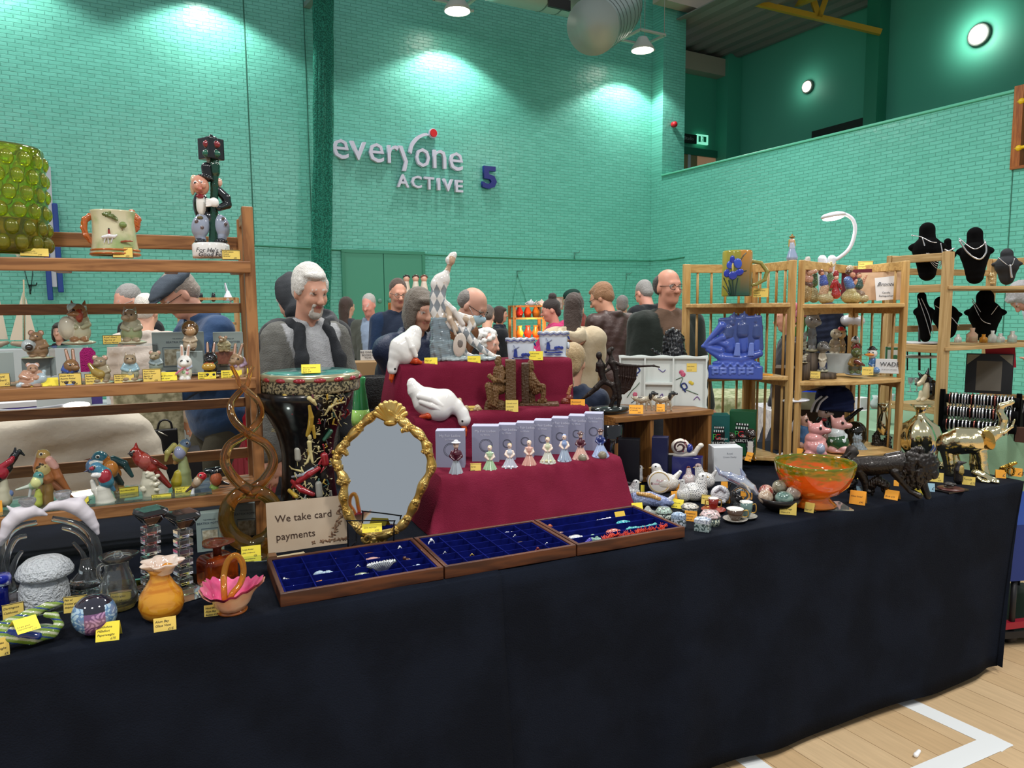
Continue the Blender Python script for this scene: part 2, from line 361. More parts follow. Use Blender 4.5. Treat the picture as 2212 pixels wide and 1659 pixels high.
m=MB();m.box((-13,0,0),(.54,.3,9));struct('wall_back',m,brick('x'))
m=MB();m.box((0,-6.345,0),(.3,0,3.90));m.box((0,-12,0),(.3,-6.345,3.04));struct('wall_right',m,brick('y'))
m=MB();m.box((0,-.311,3.90),(.54,-.001,9));struct('wall_pillar',m,brick('x',key='p'))
m=MB();m.box((-.03,-6.345,3.90),(.34,-.311,3.935));struct('trim_1',m,M('63c0a2',.35),bevel=.01)
m=MB();m.box((-.004,-6.372,0),(.004,-6.362,3.03));struct('trim_2',m,M('2b6655',.7))
m=MB();m.box((-7.31,-.006,2.4),(-7.295,.002,9));m.box((-6.48,-.006,2.4),(-6.47,.002,9));struct('trim_3',m,M('2b6655',.7))
m=MB();m.box((.54,.95,2.9),(3,1.2,9));struct('wall_gallery_end',m,PAINT)
m=MB();m.box((3,-12,2.9),(3.25,1.2,9));struct('wall_gallery_side',m,M('56b598',.55,bump=(3,.1)))
m=MB();m.box((2.6,.62,2.9),(3,.95,9));struct('wall_gallery_column',m,PAINT)
m=MB();m.box((2.72,-2.75,2.9),(3,-2.5,9));struct('trim_4',m,M('2f8a6b',.5))
m=MB();m.box((.3,-12,2.6),(3.2,1,2.9));struct('floor_gallery',m,M('555555',.8))
m=MB()
cx=[0.3+.09*i for i in range(36)]
P=[(x,z)for i,x in enumerate(cx)for z in[6.75+(.05 if(i//2)%2 else 0)]]
m.prism(P+[(x,z+.02)for x,z in P[::-1]],-12,.95);o=struct('ceiling',m,M('8d8a86',.5,metal=.3))
m=MB();m.box((-.3,-.6,6.9),(3.1,-.35,7.15));m.box((.5,.7,6.35),(3.1,.95,6.7));struct('trim_5',m,M('b9ad9b',.6))
m,nt,b=newmat('hall_floor');N=nt.nodes;L=nt.links;tc=N.new('ShaderNodeTexCoord');bk=N.new('ShaderNodeTexBrick');mp=N.new('ShaderNodeMapping');L.new(tc.outputs['Object'],mp.inputs[0]);L.new(mp.outputs[0],bk.inputs['Vector'])
mp.inputs['Rotation'].default_value=(0,0,math.radians(90));bk.inputs['Scale'].default_value=1;bk.inputs['Brick Width'].default_value=1.1;bk.inputs['Row Height'].default_value=.129;bk.inputs['Mortar Size'].default_value=.0012
bk.inputs['Color1'].default_value=(*lin('cfae83'),1);bk.inputs['Color2'].default_value=(*lin('dcbf97'),1);bk.inputs['Mortar'].default_value=(*lin('8a6a48'),1)
nz=N.new('ShaderNodeTexNoise');m2=N.new('ShaderNodeMapping');m2.inputs['Scale'].default_value=(14,1.2,1);L.new(tc.outputs['Object'],m2.inputs[0]);L.new(m2.outputs[0],nz.inputs[0]);nz.inputs['Detail'].default_value=6
mx=N.new('ShaderNodeMix');mx.data_type='RGBA';mx.blend_type='MULTIPLY';mx.inputs[0].default_value=.35;L.new(bk.outputs['Color'],mx.inputs[6]);L.new(nz.outputs[0],mx.inputs[7]);L.new(mx.outputs[2],b.inputs['Base Color']);b.inputs['Roughness'].default_value=.32
FLOORM=m;mb=MB();mb.box((-14,-14,-.1),(4.4,.3,0));struct('floor',mb,FLOORM)
def ribbon(name,segs,wd,label):
 T=thing(name,onz(*segs[0],.0),label,'floor line','painted court lines');O=onz(*segs[0],0);m=MB()
 for a,b_ in zip(segs[:-1],segs[1:]):
  p,q=onz(*a,0)-O,onz(*b_,0)-O;d=(q-p)/np.linalg.norm(q-p);m.bar(p-d*wd/2+(0,0,.0012+.0005*len(m.f)/6),q+d*wd/2+(0,0,.0012+.0005*len(m.f)/6),wd,.0012)
 m.build('painted_line',M('dfe2e3',.4),T)
ribbon('court_line',[(1950,1513),(2150,1605),(1995,1672)],.075,'white painted corner line on the pale wooden floor at lower right')
ribbon('court_line',[(1590,1622),(1660,1674)],.075,'white painted line cut off at the bottom edge beside the black cloth')
o=Sc().C((0,0,.008),(.03,.01,.008),.008,.006,'f5f5f5').build('paper_scrap',SATIN(),res=.002,loc=onz(1978,1636,0));tag(o,'small curled white paper scrap lying on the wooden floor','paper scrap')
for i,(x0,x1)in enumerate(((-6.0,-5.39),(-5.38,-4.74))):
 m=MB();m.box((x0,-.03,.02),(x1,.0,2.35));o=struct('door_%d'%(i+1),m,M('4a967c',.45),bevel=.004)
 h=MB();s_=x1-.08 if i==0 else x0+.08;h.sph((s_,-.05,1.62),(.035,.012,.035));h.build('round_plate',M('5f8f80',.4),o)
m=MB();m.box((-6.05,-.04,2.35),(-4.69,.01,2.40));m.box((-6.05,-.04,0),(-6.0,.01,2.36));m.box((-4.74,-.04,0),(-4.69,.01,2.36));struct('trim_6',m,M('3d8a6f',.45))
pts=[onback(x,y,-.012)for x,y in((0,499),(90,505),(400,522),(700,538),(912,549),(1070,556),(1245,561),(1395,563))]+[onright(x,y,-.012)for x,y in((1406,563),(1440,561),(1478,555))]
m=MB();m.tube(curve(pts,4),.012,n=6);o=wput(m.build('wall_cable',M('3c8f74',.5)));tag(o,'thin green-painted cable clipped level along the back wall','cable')
def bframe(x,y):p=onback(x,y,-.05);return p
T=thing('wall_sign',WK,'white raised lettering reading everyone ACTIVE high on the teal wall','sign');T.rotation_euler=(0,0,WA)
WHT=M('d6d3e6',.4);SX=(1,0,0)
def wl(ch,x,y,hpx,wdx,name='letter',mat=WHT,bold=.0,par=None,xh=1):
 p=onback(x,y,-.05);p2=onback(x,y-hpx,-.05);h=p2[2]-p[2];wpx=onback(x+wdx,y,-.05)[0]-p[0]
 o=text(ch,1,par or T,Matrix.Identity(4),mat,extr=.03,align='LEFT',name=name,bold=bold);me=o.data
 n=len(me.vertices);co=np.empty(n*3,np.float32);me.vertices.foreach_get('co',co);co=co.reshape(-1,3);lo,hi=co.min(0),co.max(0)
 q=(co-lo)/(hi-lo);out=np.empty_like(co);out[:,0]=p[0]+q[:,0]*wpx;out[:,2]=p[2]+q[:,1]*h;out[:,1]=-.02-.06*q[:,2]
 me.vertices.foreach_set('co',out.ravel());me.update();return o
for ch,x,y,h,wd in(('e',719,342,43,34),('v',756,344.5,40,35),('e',797,350,42,32),('r',837,352,39,24),('o',897,360,41,31),('n',935,363,40,28),('e',970,368,40,29)):wl(ch,x,y,h,wd)
for ch,x,y,h,wd in(('A',857,404,28,26),('C',888,406,27,22),('T',916,409,27,21),('I',944,411,26,6),('V',956,413,27,22),('E',983,415,26,16)):wl(ch,x,y,h,wd,bold=.02)
m=MB();yp=[onback(x,y,-.05)for x,y in((859,314.5),(868,316),(880,350),(876,370),(868,369.5),(873,350))];m.prism([(p[0],p[2])for p in yp],-.08,-.02);m.build('letter',WHT,T)
arc=curve([(885,330),(889,313),(900,299),(912,292),(923,290)],6);L1=[onback(x-3,y-2,-.05)for x,y in arc];L2=[onback(x+3,y+3,-.05)for x,y in arc]
m=MB();m.prism([(p[0],p[2])for p in L1+L2[::-1]],-.08,-.02);m.build('swoosh',WHT,T)
for nm,rr,mt,y0 in(('disc_rim',10.3,WHT,-.08),('red_disc',8.4,M('cc1e22',.4),-.10)):
 p=onback(934.5,288.5,-.05);r1=onback(934.5+rr,288.5,-.05)[0]-p[0];r2=p[2]-onback(934.5,288.5+rr,-.05)[2];m=MB();m.prism([(p[0]+r1*.86*math.cos(a),p[2]+r2*math.sin(a))for a in np.linspace(0,2*math.pi,40)[:-1]],y0,y0+.05);m.build(nm,mt,T)
o=wl('5',1041,407,49,31,'wall_number',M('16207c',.4),.035,par=T);o.parent=None;wput(o);tag(o,'dark blue raised number 5 on the teal wall beside the lettering','number sign')
pc=lambda x,y:onback(x,y,-.45)
def netfold(name,par,seed,xoff,rr,col):
 r_=random.Random(seed);path=[]
 for y in range(-30,1000,24):
  x=697+xoff+(12 if y<300 else 4)*math.sin(y*.004+seed)*.5-(y-300)*.012 if y>300 else 698+xoff
  path.append(pc(x+r_.uniform(-1,1),y))
 w_=[rr*(1.25 if p[2]>4 else 1-.12*max(0,(4-p[2])/3))for p in path]
 m=MB();m.tube(path,w_,n=8,flat=.6);return m.build(name,col,par)
NETM=M('0f5a49',.9,c2='2a8a74',nscale=60,bump=(70,1),contrast=(.42,.6));T=thing('divider_net',WK,'dark green gathered sports net hanging from ceiling track by back wall','net');T.rotation_euler=(0,0,WA)
for i,(xo,rr)in enumerate(((-14,.045),(-7,.055),(0,.06),(8,.05),(14,.05),(3,.045))):netfold('net_fold',T,i+2,xo,rr*.95,NETM)
m=MB();a=onback(664,27,-.02);m.bar((a[0],0,a[2]+.1),(a[0]+.35,-4.5,a[2]+.12),.09,.07);o=m.build('track_rail',M('9aa39d',.4,metal=.5));wput(o);tag(o,'grey ceiling track rail above the green net','rail')
def pend(x,y,label):
 p=onback(x,y,-.7);T=thing('pendant_lamp',wf(*p),label,'lamp','round hanging hall lamps',WA);s_=.2
 m=MB();m.lathe([(.19,-.02),(.205,0),(.19,.03),(.12,.13),(.08,.2),(.001,.22)],n=32,caps=False);m.build('housing',M('c9c7bd',.4),T)
 m=MB();m.lathe([(.001,-.015),(.17,-.015),(.185,-.015)],n=32,caps=False);m.build('diffuser',M('fff6e8',.5,emis=22),T)
 m=MB()
 for a in range(4):
  c,s2=[(-1,-1),(1,-1),(1,1),(-1,1)][a];c2_,s3=[(-1,-1),(1,-1),(1,1),(-1,1)][(a+1)%4];m.bar((c*.27,s2*.27,.2),(c2_*.27,s3*.27,.2),.05,.03)
 m.build('square_frame',M('b6b3a8',.5),T)
 m=MB();[m.tube([(c*.26,d*.26,.2),(c*.26,d*.26,2.2)],.006,n=6)for c,d in((-1,-1),(1,-1),(1,1),(-1,1))];m.build('hanging_wires',M('a8a79f',.4),T)
 m=MB();m.tube([(.19,0,.02),(.27,0,.04)],.02);m.build('sensor',M('d5d2c8',.5),T);return p
p1=pend(988,22,'round white hall lamp hanging cut off at the top centre of photo');p2=pend(1388,107,'round white hall lamp on thin wires beside silver duct')
for hx,hy in((440,45),(960,140),(1345,205),(-60,-60)):
 p=onback(hx,hy,0);spot(wf(p[0],-.56,p[2]+.46),165,130,.3,.07)
T=thing('air_duct',WK,'fat silver-grey round ventilation duct bending under the ceiling','duct',rz=WA);q=lambda x,y,o_=-1.6:onback(x,y,o_)
pth=curve([q(1060,-62),q(1170,-36),q(1262,-16),q(1316,-4),q(1334,8,-1.7),q(1326,28,-1.95),q(1300,46,-2.25),q(1280,58,-2.5)],6);m=MB();m.tube(pth,.37,n=28);m.build('duct_pipe',M('aab5ad',.4,metal=.35),T)
m=MB()
for i in range(6,len(pth),2):a=pth[i];b_=pth[min(i+1,len(pth)-1)];d_=(b_-a);d_=d_/(np.linalg.norm(d_)+1e-9);m.tube([a-d_*.01,a+d_*.01],.374,n=28)
m.build('duct_seams',M('6f776f',.4,metal=.6),T)
a=q(1208,8,-2.05);m=MB();m.box(a-(.18,.02,.07),a+(.18,.02,.07));m.build('duct_label',M('26241f',.5),T)
YEL=M('c9a02a',.45)
def yb(name,pts,w_,label):
 T=thing(name,wf(*pts[0][0]),label,'beam','yellow roof steel',WA);O=np.array(pts[0][0]);m=MB()
 for a,b_ in pts:m.bar(np.array(a)-O,np.array(b_)-O,w_)
 m.build('steel_member',YEL,T)
a=onright(1903,70,2.7);b_=onright(1590,-4,.9)
ee=lambda k:a+(b_-a)*k
def web(k0,k1,up):p,q_=ee(k0),ee(k1)+np.array([0,0,up]);return(p,q_)
yb('roof_truss',[(a,b_),(ee(.42),ee(.32)+(0,0,.8)),(ee(.42),ee(.55)+(0,0,.8)),(ee(.95),ee(.8)+(0,0,.8))],.09,'yellow roof truss running up over the viewing gallery')
yb('roof_purlin',[(onright(1622,50,2.9),onright(1790,-20,1.2))],.1,'yellow round purlin beside the grey corrugated roof')
yb('roof_purlin',[(onback(1484,17,.7),onback(1560,-8,.3))],.1,'short yellow purlin above the teal pillar')
for x,y,r_,e_,lb in((1747,188,.125,1.6,'small dim round wall light in the green gallery'),(2117,76,.17,9,'large bright round wall light at the upper right')):
 p=onright(x,y,3);T=thing('wall_light',wf(*p),lb,'wall light','round gallery wall lights',WA);l_=spot(wf(*(p-np.array((.25,0,0)))),e_*2.2,170,.5,.15);l_.rotation_euler=(0,-math.radians(90),WA)
 R=rotm(0,-math.pi/2,0);m=MB();m.lathe([(r_,0),(r_,.05),(r_*.9,.06)],axis=R);m.build('lamp_base',M('6f7a72',.5),T);m=MB();m.lathe([(r_*.88,.05),(r_*.7,.085),(.001,.1)],axis=R);m.build('lamp_glass',M('fff3df',.4,emis=e_),T)
p0,p1_=onback(1478,327,.94),onback(1551,338,.94)
m=MB();m.box((p0[0]-.3,.88,p1_[2]-.05),(p1_[0]+.05,.96,p1_[2]+.1));m.box((p1_[0]-.03,.88,2.9),(p1_[0]+.05,.96,p1_[2]));struct('trim_7',m,M('2c7a62',.5))
m=MB();m.box((p0[0]-.2,.90,2.9),(onback(1503,350,.94)[0],.95,p1_[2]-.05));o=struct('door_3',m,M('9a8a63',.5));a=onback(1488,345,.9);mm=MB();mm.box((a[0]-.03,.885,a[2]-.4),(a[0]+.04,.90,a[2]+.12));mm.build('vision_panel',M('c9ccd8',.3),o)
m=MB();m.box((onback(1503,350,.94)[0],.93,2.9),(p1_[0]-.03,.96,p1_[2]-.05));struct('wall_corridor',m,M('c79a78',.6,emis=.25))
def wthing(name,x,y,hw,hh,off,mat,label,cat,dep=.04):
 p=onback(x,y,off);T=thing(name,wf(*p),label,cat,rz=WA);m=MB();m.box((-hw,-dep,-hh),(hw,0,hh));m.build('panel',mat,T);return T
T=wthing('direction_sign',1487,300,.2,.09,.9,M('18211f',.5),'black direction sign beside the green exit sign','sign');text('Studio',.1,T,frame4((-.02,-.043,-.03),(1,0,0),(0,0,1)),M('9aa5a2',.5))
T=wthing('exit_sign',1515,302,.16,.1,.9,M('7fd9b8',.5,emis=1.1),'lit green exit sign above the gallery doorway','exit sign')
m=MB();R=frame4((0,-.045,0),(1,0,0),(0,0,1));m.box((-.12,-.045,-.06),(-.06,-.041,.06));m.box((.02,-.045,-.05),(.1,-.041,.06));m.bar((-.03,-.043,-.06),(0,-.043,.02),.02,.004);m.sph((0,-.043,.05),(.014,.003,.014));m.build('pictogram',M('12714f',.5,emis=.2),T)
p=onright(1805,272,2.9);m=MB();m.bar(onright(1757,295,2.95),onright(1882,262,2.95),.1,.18);o=m.build('dark_vent',M('15221e',.6));wput(o);tag(o,'long dark slot vent low on the green gallery wall','vent')
p=onback(1453,270,-.33);T=thing('alarm_sounder',wf(*p),'small red round alarm on the teal brick pillar','alarm',rz=WA);m=MB();m.lathe([(.05,0),(.055,.03),(.05,.08),(.03,.1),(.001,.105)],axis=rotm(math.pi/2));m.build('body',M('b5202a',.35),T)
T=thing('climbing_frame',wf(0,-6.35,3.06),'varnished wooden panel with yellow bars at the upper right edge','wall frame',rz=WA)
m=MB();m.box((-.04,-.10,0),(.12,0,.9));m.build('wooden_post',M('8a4b22',.35,wood=2,c2='a7642f'),T);m=MB();m.box((-.04,-.6,-.03),(.12,0,0));m.build('bottom_rail',M('8a4b22',.35,wood=1,c2='a7642f'),T)
for z in(.2,.72):m=MB();m.tube([(-.02,-.03,z),(-.05,-.3,z+.01)],.02);m.sph((-.03,-.08,z),.035);m.build('yellow_bar',M('e8c020',.35),T)
m=MB();m.tube([(-.05,-.2,.05),(-.05,-.2,.9)],.02);m.build('yellow_upright',M('e8c020',.35),T)
T=thing('goal_post',WK,'white post with blue pads on the wall behind the left shelf top','goal post',rz=WA);bq=lambda x,y:onback(x,y,-.12);a,b_=bq(103,360),bq(107,480);m=MB();m.bar((a[0],a[1],a[2]),(b_[0],b_[1],b_[2]-.8),.06,.06);m.bar((a[0],a[1],a[2]-.03),(a[0]-.5,a[1],a[2]-.03),.05,.05);m.build('white_post',M('b9bfc9',.5),T)
for x in(95,118):a=bq(x,440 if x>100 else 456);MB().box(a-(.03,.05,1.1),a+(.03,.05,0)).build('blue_pad',M('1a3f8c',.5),T,bevel=.01)
for i,(x,y,lb)in enumerate(((1122,592,'small wall hook with two thin cords, nearest the masked man'),(1357,597,'small wall hook with one cord, right of the hooded woman'),(1245,552,'small metal clip on the cable above the pink hoodie'),(73,625,'black plug hanging from thin wires at the far left'))):
 p=onback(x,y,-.02);T=thing('wall_hook',wf(*p),lb,'hook',rz=WA);m=MB();m.tube([(-.05,0,.05),(.03,-.03,.05),(.04,-.05,.08)],.008);m.tube([(-.04,0,.05),(-.04,0,-.06)],.008);m.build('hook',M('4c8878' if i<3 else '16211f',.4),T)
 if i<2 or i==3:
  m=MB();m.tube([(-.04,0,-.02),(-.2 if i!=3 else-.1,0,-.8 if i!=3 else .35)],.004,n=5)
  if i!=1:m.tube([(-.03,0,-.02),(.25 if i!=3 else .02,0,-.8 if i!=3 else .35)],.004,n=5)
  m.build('cord',M('3c8f74' if i<3 else '16211f',.5),T)
  # ---------------- tables, cloths and shelving of the stall ----------------
TZ=.75
for i,(x0,x1)in enumerate(((-1.3,.85),(.9,3.15))):
 T=thing('trestle_table',((x0+x1)/2,2.33,0),('left' if i==0 else 'right')+' trestle table hidden under the black cloth','table','trestle tables under the black cloth');c=(x0+x1)/2
 m=MB();m.box((x0-c,-.5,.70),(x1-c,.64,.74));m.build('tabletop',M('a58a5c',.5),T)
 for sx in(x0-c+.25,x1-c-.25):
  for sy in(-.28,.38):m=MB();m.tube([(sx,sy,0),(sx,sy,.70)],.015);m.build('leg',M('55585c',.4,metal=.8),T)
BLK=M('0d111a',.9,bump=(260,.35),spec=.12,c2='121722',nscale=5)
def cloth(name,x0,x1,label,end=False,seed=0,yb=3.0,zoff=0):
 nx=int((x1-x0)/.02);prof=[]
 for k in range(16):t=k/15;prof.append((1.812-.10*t**1.3,.75-.72*t,t))
 prof=prof[::-1]+[(1.825,.752,-1)]+[(1.9+(yb-1.9)*k/6,.752,-1)for k in range(7)]
 r=random.Random(seed);fo=[(r.uniform(x0,x1),r.uniform(.04,.16),r.uniform(-.035,.045),r.uniform(-.25,.25))for _ in range(9)]
 v=[];f=[]
 for i in range(nx+1):
  X=x0+(x1-x0)*i/nx
  for(y,z,t)in prof:
   if t>=0:dy=sum(a*math.exp(-((X-c-s*t)/w_)**2)for c,w_,a,s in fo)*t**1.2;v.append((X-(.24*t*max(0,(X-(x1-.5))/.5)if end else 0),y-dy-zoff,z+zoff*.5+(.004*math.sin(X*9)if t>.95 else 0)))
   else:v.append((X,y,z+zoff+.0012*math.sin(X*23+y*5)))
 n=len(prof);f=[(i*n+k,(i+1)*n+k,(i+1)*n+k+1,i*n+k+1)for i in range(nx)for k in range(n-1)]
 if end:
  b=len(v);ys=[1.812,2.0,2.2,2.4,2.7,3.0]
  for j,y in enumerate(ys):
   for k in range(6):t=k/5;v.append((x1-.24*t+.015*math.sin(j*2)*t,y-(.1*t**1.3 if j==0 else 0),.752-.722*t))
  f+=[(b+j*6+k,b+j*6+k+1,b+(j+1)*6+k+1,b+(j+1)*6+k)for j in range(5)for k in range(5)]
 me=mesh(v,f);me.shade_smooth();o=link(name,me,BLK);d=o.modifiers.new('s','SOLIDIFY');d.thickness=.002;d.offset=-1;tag(o,label,'tablecloth','black cloths over the stall tables')
cloth('tablecloth',-1.35,.80,'black cloth over the left tables, its edge hanging at the centre seam',seed=4,zoff=.003)
cloth('tablecloth',.74,3.21,'black cloth over the right tables reaching the table end',end=True,seed=12)
# ---- folding bookshelf, left ----
W1=lambda ax:M('7c5230',.4,wood=ax,c2='a27246');BX,BY0,BY1=.24,2.42,2.68
T=thing('folding_bookshelf',(-.35,2.55,TZ),'brown wooden folding bookshelf with three slatted shelves, standing left on the table','bookshelf');O=np.array((-.35,2.55,TZ))
def pb(name,a,b,ax,par=T,O=O,mat=None,bev=.003):m=MB();m.box(np.array(a)-O,np.array(b)-O);return m.build(name,mat or W1(ax),par,bevel=bev)
for X in(BX-.025,-1.0):
 pb('post',(X-.008,BY0,TZ+.004),(X+.025,BY0+.035,1.818),2);pb('post',(X-.005,BY1-.03,TZ+.004),(X+.022,BY1,1.805),2)
 pb('side_rail',(X,BY0+.035,1.775),(X+.02,BY1-.03,1.81),1);pb('side_rail',(X,BY0+.035,.78),(X+.02,BY1-.03,.82),1)
for z in(1.65,1.288,.925):
 pb('shelf_front_rail',(-1.0,BY0-.012,z-.036),(BX-.015,BY0+.022,z),0)
 m=MB()
 for k in range(4):y=BY0+.03+k*.056;m.box(np.array((-1.0,y,z-.016))-O,np.array((BX-.02,y+.047,z))-O)
 m.build('shelf_slats',W1(0),T,bevel=.002)
 for X in(-.72,-.3,.0,.2):pb('bracket',(X-.02,BY0+.02,z-.032),(X+.02,BY1-.03,z-.017),1)
for z0,z1 in((1.70,1.745),(1.49,1.523),(1.165,1.197),(.985,1.02),(1.255,1.288),(.84,.875)):pb('back_rail',(-1.0,BY1-.02,z0),(BX-.01,BY1-.002,z1),0)
m=MB();m.box((-1.0,BY0+.0,.9262),(.08,BY1-.03,.9302));o=m.build('glass_sheet',M('d8efe6',.02,trans=.92,ior=1.5),None);tag(o,'clear glass sheet lying on the lowest bookshelf level under the birds','glass sheet')
# ---- burgundy stepped riser ----
T=thing('display_steps',(1.17,2.6,TZ),'three burgundy cloth-covered display steps in the middle of the stall','display steps');O=np.array((1.17,2.6,TZ))
RED=M('66142a',.9,bump=(240,.3),spec=.15,c2='701a32',nscale=6)
pr=curve([(2.17,.758),(2.20,.80),(2.27,.90)],4)+[np.array(p)for p in((2.285,.921),(2.30,.929),(2.40,.930),(2.56,.930),(2.588,.936),(2.594,.96),(2.60,1.06),(2.607,1.08),(2.625,1.088),(2.76,1.088),(2.788,1.095),(2.793,1.12),(2.798,1.25),(2.805,1.268),(2.825,1.276),(2.99,1.276),(3.01,1.262),(3.02,.76))]
v=[];nx=44;m_=len(pr);r=random.Random(3);fo=[(r.uniform(.75,1.55),r.uniform(.03,.09),r.uniform(-.012,.014))for _ in range(10)]
for i in range(nx+1):
 u=i/nx
 for k,(y,z)in enumerate(pr):
  xl=.79+.02*min(max((y-2.2)/.6,0),1);xr=1.50+.09*min(max((y-2.2)/.6,0),1);X=xl+(xr-xl)*u
  low=max(0,(.93-z)/.17)if y<2.3 else 0;dy=sum(a*math.exp(-((X-c)/w_)**2)for c,w_,a in fo)*(.3+low)
  v.append((X+(-.03*low*(1-u)),y-dy*(1 if z<1.27 and y<2.9 else 0),z+(.0012*math.sin(X*31+y*40))))
f=[(i*m_+k,i*m_+k+1,(i+1)*m_+k+1,(i+1)*m_+k)for i in range(nx)for k in range(m_-1)]
for side,base in((-1,0),(1,nx*m_)):
 b=len(v);nn=9
 for k,(y,z)in enumerate(pr):
  p=v[base+k]
  for j in range(nn):
   t=j/(nn-1);zz=p[2]+(.757-p[2])*t;wv=.022*math.sin(y*38+1.5)*min(1,3*t)
   v.append((p[0]+side*(.055*t**.8*(1 if side<0 else .1)+abs(wv)*(1 if side<0 else .25)),p[1]-.07*t*(1 if side<0 else 0)*(1 if y<2.7 else .5),zz))
 f+=[(b+k*nn+j,b+(k+1)*nn+j,b+(k+1)*nn+j+1,b+k*nn+j+1)if side<0 else(b+k*nn+j,b+k*nn+j+1,b+(k+1)*nn+j+1,b+(k+1)*nn+j)for k in range(m_-1)for j in range(nn-1)]
me=mesh(np.array(v)-O,f);me.shade_smooth();o=link('burgundy_cloth',me,RED,T)
m=MB()
for y0,y1,z in((2.31,3.0,.922),(2.62,3.0,1.078),(2.82,3.0,1.266)):m.box(np.array((.82,y0,TZ+.006))-O,np.array((1.50,y1,z))-O)
m.build('step_boxes',M('6b5636',.8),T)
# ---- brown cubby unit ----
T=thing('cubby_cabinet',(1.8,2.66,TZ),'low brown wooden cubby unit with open compartments, right of the burgundy steps','cabinet');O=np.array((1.8,2.66,TZ));W2=lambda ax:M('6a4421',.4,wood=ax,c2='8d6131')
cb=lambda n,a,b,ax:pb(n,a,b,ax,T,O,W2(ax),.002)
cb('cabinet_top',(1.625,2.50,1.022),(2.135,2.84,1.044),0);cb('cabinet_base',(1.625,2.505,.757),(2.13,2.83,.775),0);cb('side_panel',(2.11,2.505,.775),(2.13,2.83,1.022),2);cb('side_panel',(1.625,2.505,.775),(1.643,2.83,1.022),2)
cb('divider',(1.80,2.506,.775),(1.82,2.83,1.022),2)
# ---- pine corner shelves ----
W3=lambda ax:M('b08a52',.42,wood=ax,c2='c9a56a')
def corner_unit(name,L,Rr,K,zs,ztop,label,mid=1.0):
 O=np.array([K[0],K[1],TZ]);T=thing(name,O,label,'shelving unit','pine corner shelving units');P3=lambda p,z:np.array([p[0],p[1],z])-O
 for A,B in((L,K),(Rr,K)):
  A=np.array(A,float);B=np.array(B,float);d=(B-A)/np.linalg.norm(B-A)
  for q in(A+d*.015,B-d*.02):
   m=MB();m.bar(P3(q,TZ+.004),P3(q,ztop),.036,.022,up=(d[1],-d[0],0));m.build('post',W3(2),T,bevel=.004)
  lv=sorted([ztop-.022]+[z-.03 for z in zs])
  for z in lv:m=MB();m.bar(P3(A+d*.03,z),P3(B-d*.03,z),.018,.04);m.build('rail',W3(0),T,bevel=.002)
  n=4 if not(A[0]==L[0]and K[0]>3)else 0
  for z0,z1 in zip(lv[:-1],lv[1:]):
   for i in range(n):q=A+(B-A)*(i+1)/(n+1);m=MB();m.tube([P3(q,z0+.015),P3(q,z1-.015)],.006,n=8);m.build('slat',W3(2),T)
 for z in zs:
  A=np.array(L);B=np.array(Rr);C_=np.array(K);pts=[]
  for t in np.linspace(0,1,15):q=A+(B-A)*t;n_=np.array([B[1]-A[1],-(B[0]-A[0])]);n_/=np.linalg.norm(n_);pts.append(q+n_*.055*math.sin(math.pi*t))
  poly=[A+(C_-A)*.05]+pts+[C_+(B-C_)*.9,C_+(A-C_)*.03+(B-C_)*.03]
  m=MB();n=len(poly);vv=[(p[0]-O[0],p[1]-O[1],zz-O[2])for zz in(z-.02,z)for p in poly];m.add(vv,[tuple(range(n))[::-1],tuple(range(n,2*n))]+[(i,(i+1)%n,(i+1)%n+n,i+n)for i in range(n)])
  m.build('shelf',W3(0),T,bevel=.004)
 for z in(zs[0]+.12,zs[-1]+.1):
  m=MB();q=np.array(K)+(np.array(L)-np.array(K))*.03;m.box(P3(q,z)-(.012,.02,.022),P3(q,z)+(.012,-.012,.022));m.build('hinge',M('b39a5a',.3,metal=.9),T)
 return T
corner_unit('corner_shelf_unit',(2.25,2.87),(2.535,2.45),(2.61,2.79),(.80,1.176,1.509),1.70,'left pine corner shelf unit, holding the blue ceramic ship')
corner_unit('corner_shelf_unit',(2.572,2.45),(3.12,2.33),(3.27,2.75),(.80,1.150,1.503),1.70,'right pine corner shelf unit, holding the pigs and animal figures')
# ---- neighbouring stall: green cloth table and jewellery shelves ----
T=thing('side_table',(4.7,3.1,0),'table under pale green cloth behind the right end of the stall','table');m=MB();m.box((-.9,-.45,.70),(1.2,.5,.74));m.build('tabletop',M('a58a5c',.5),T)
for sx in(-.7,1.0):
 for sy in(-.3,.35):m=MB();m.tube([(sx,sy,0),(sx,sy,.7)],.015);m.build('leg',M('55585c',.4,metal=.8),T)
v=[];nx=60
for i in range(nx+1):
 X=-.93+2.2*i/nx
 for t,y,z in((1,-.50,.1),(.6,-.49,.35),(.2,-.475,.62),(0,-.465,.735),(-1,-.45,.744),(-1,.5,.744)):v.append((X+4.7,3.1+y-(.02*math.sin(X*30)if t>0 else 0)*t,z))
b=len(v)
for j in range(7):
 for t in(0,.3,.6,1):v.append((4.7-.93-.03*t+.02*math.sin(j*2.2)*t,3.1-.465+.16*j,.744-.64*t))
f=[(i*6+k,(i+1)*6+k,(i+1)*6+k+1,i*6+k+1)for i in range(nx)for k in range(5)]+[(b+j*4+k,b+j*4+k+1,b+(j+1)*4+k+1,b+(j+1)*4+k)for j in range(6)for k in range(3)]
me=mesh(v,f);me.shade_smooth();o=link('green_tablecloth',me,M('7fa085',.9,bump=(200,.2),spec=.2));tag(o,'pale green tablecloth on the table behind the brass elephant','tablecloth')
JO=np.array((4.3,2.95,.745));T=thing('jewellery_shelf',JO,'pale wooden folding shelf with black jewellery busts, at the right edge','shelving unit');W4=lambda ax:M('a48454',.5,wood=ax,c2='bb9c6c')
jb=lambda n,a,b,ax:pb(n,a,b,ax,T,JO,W4(ax),.003)
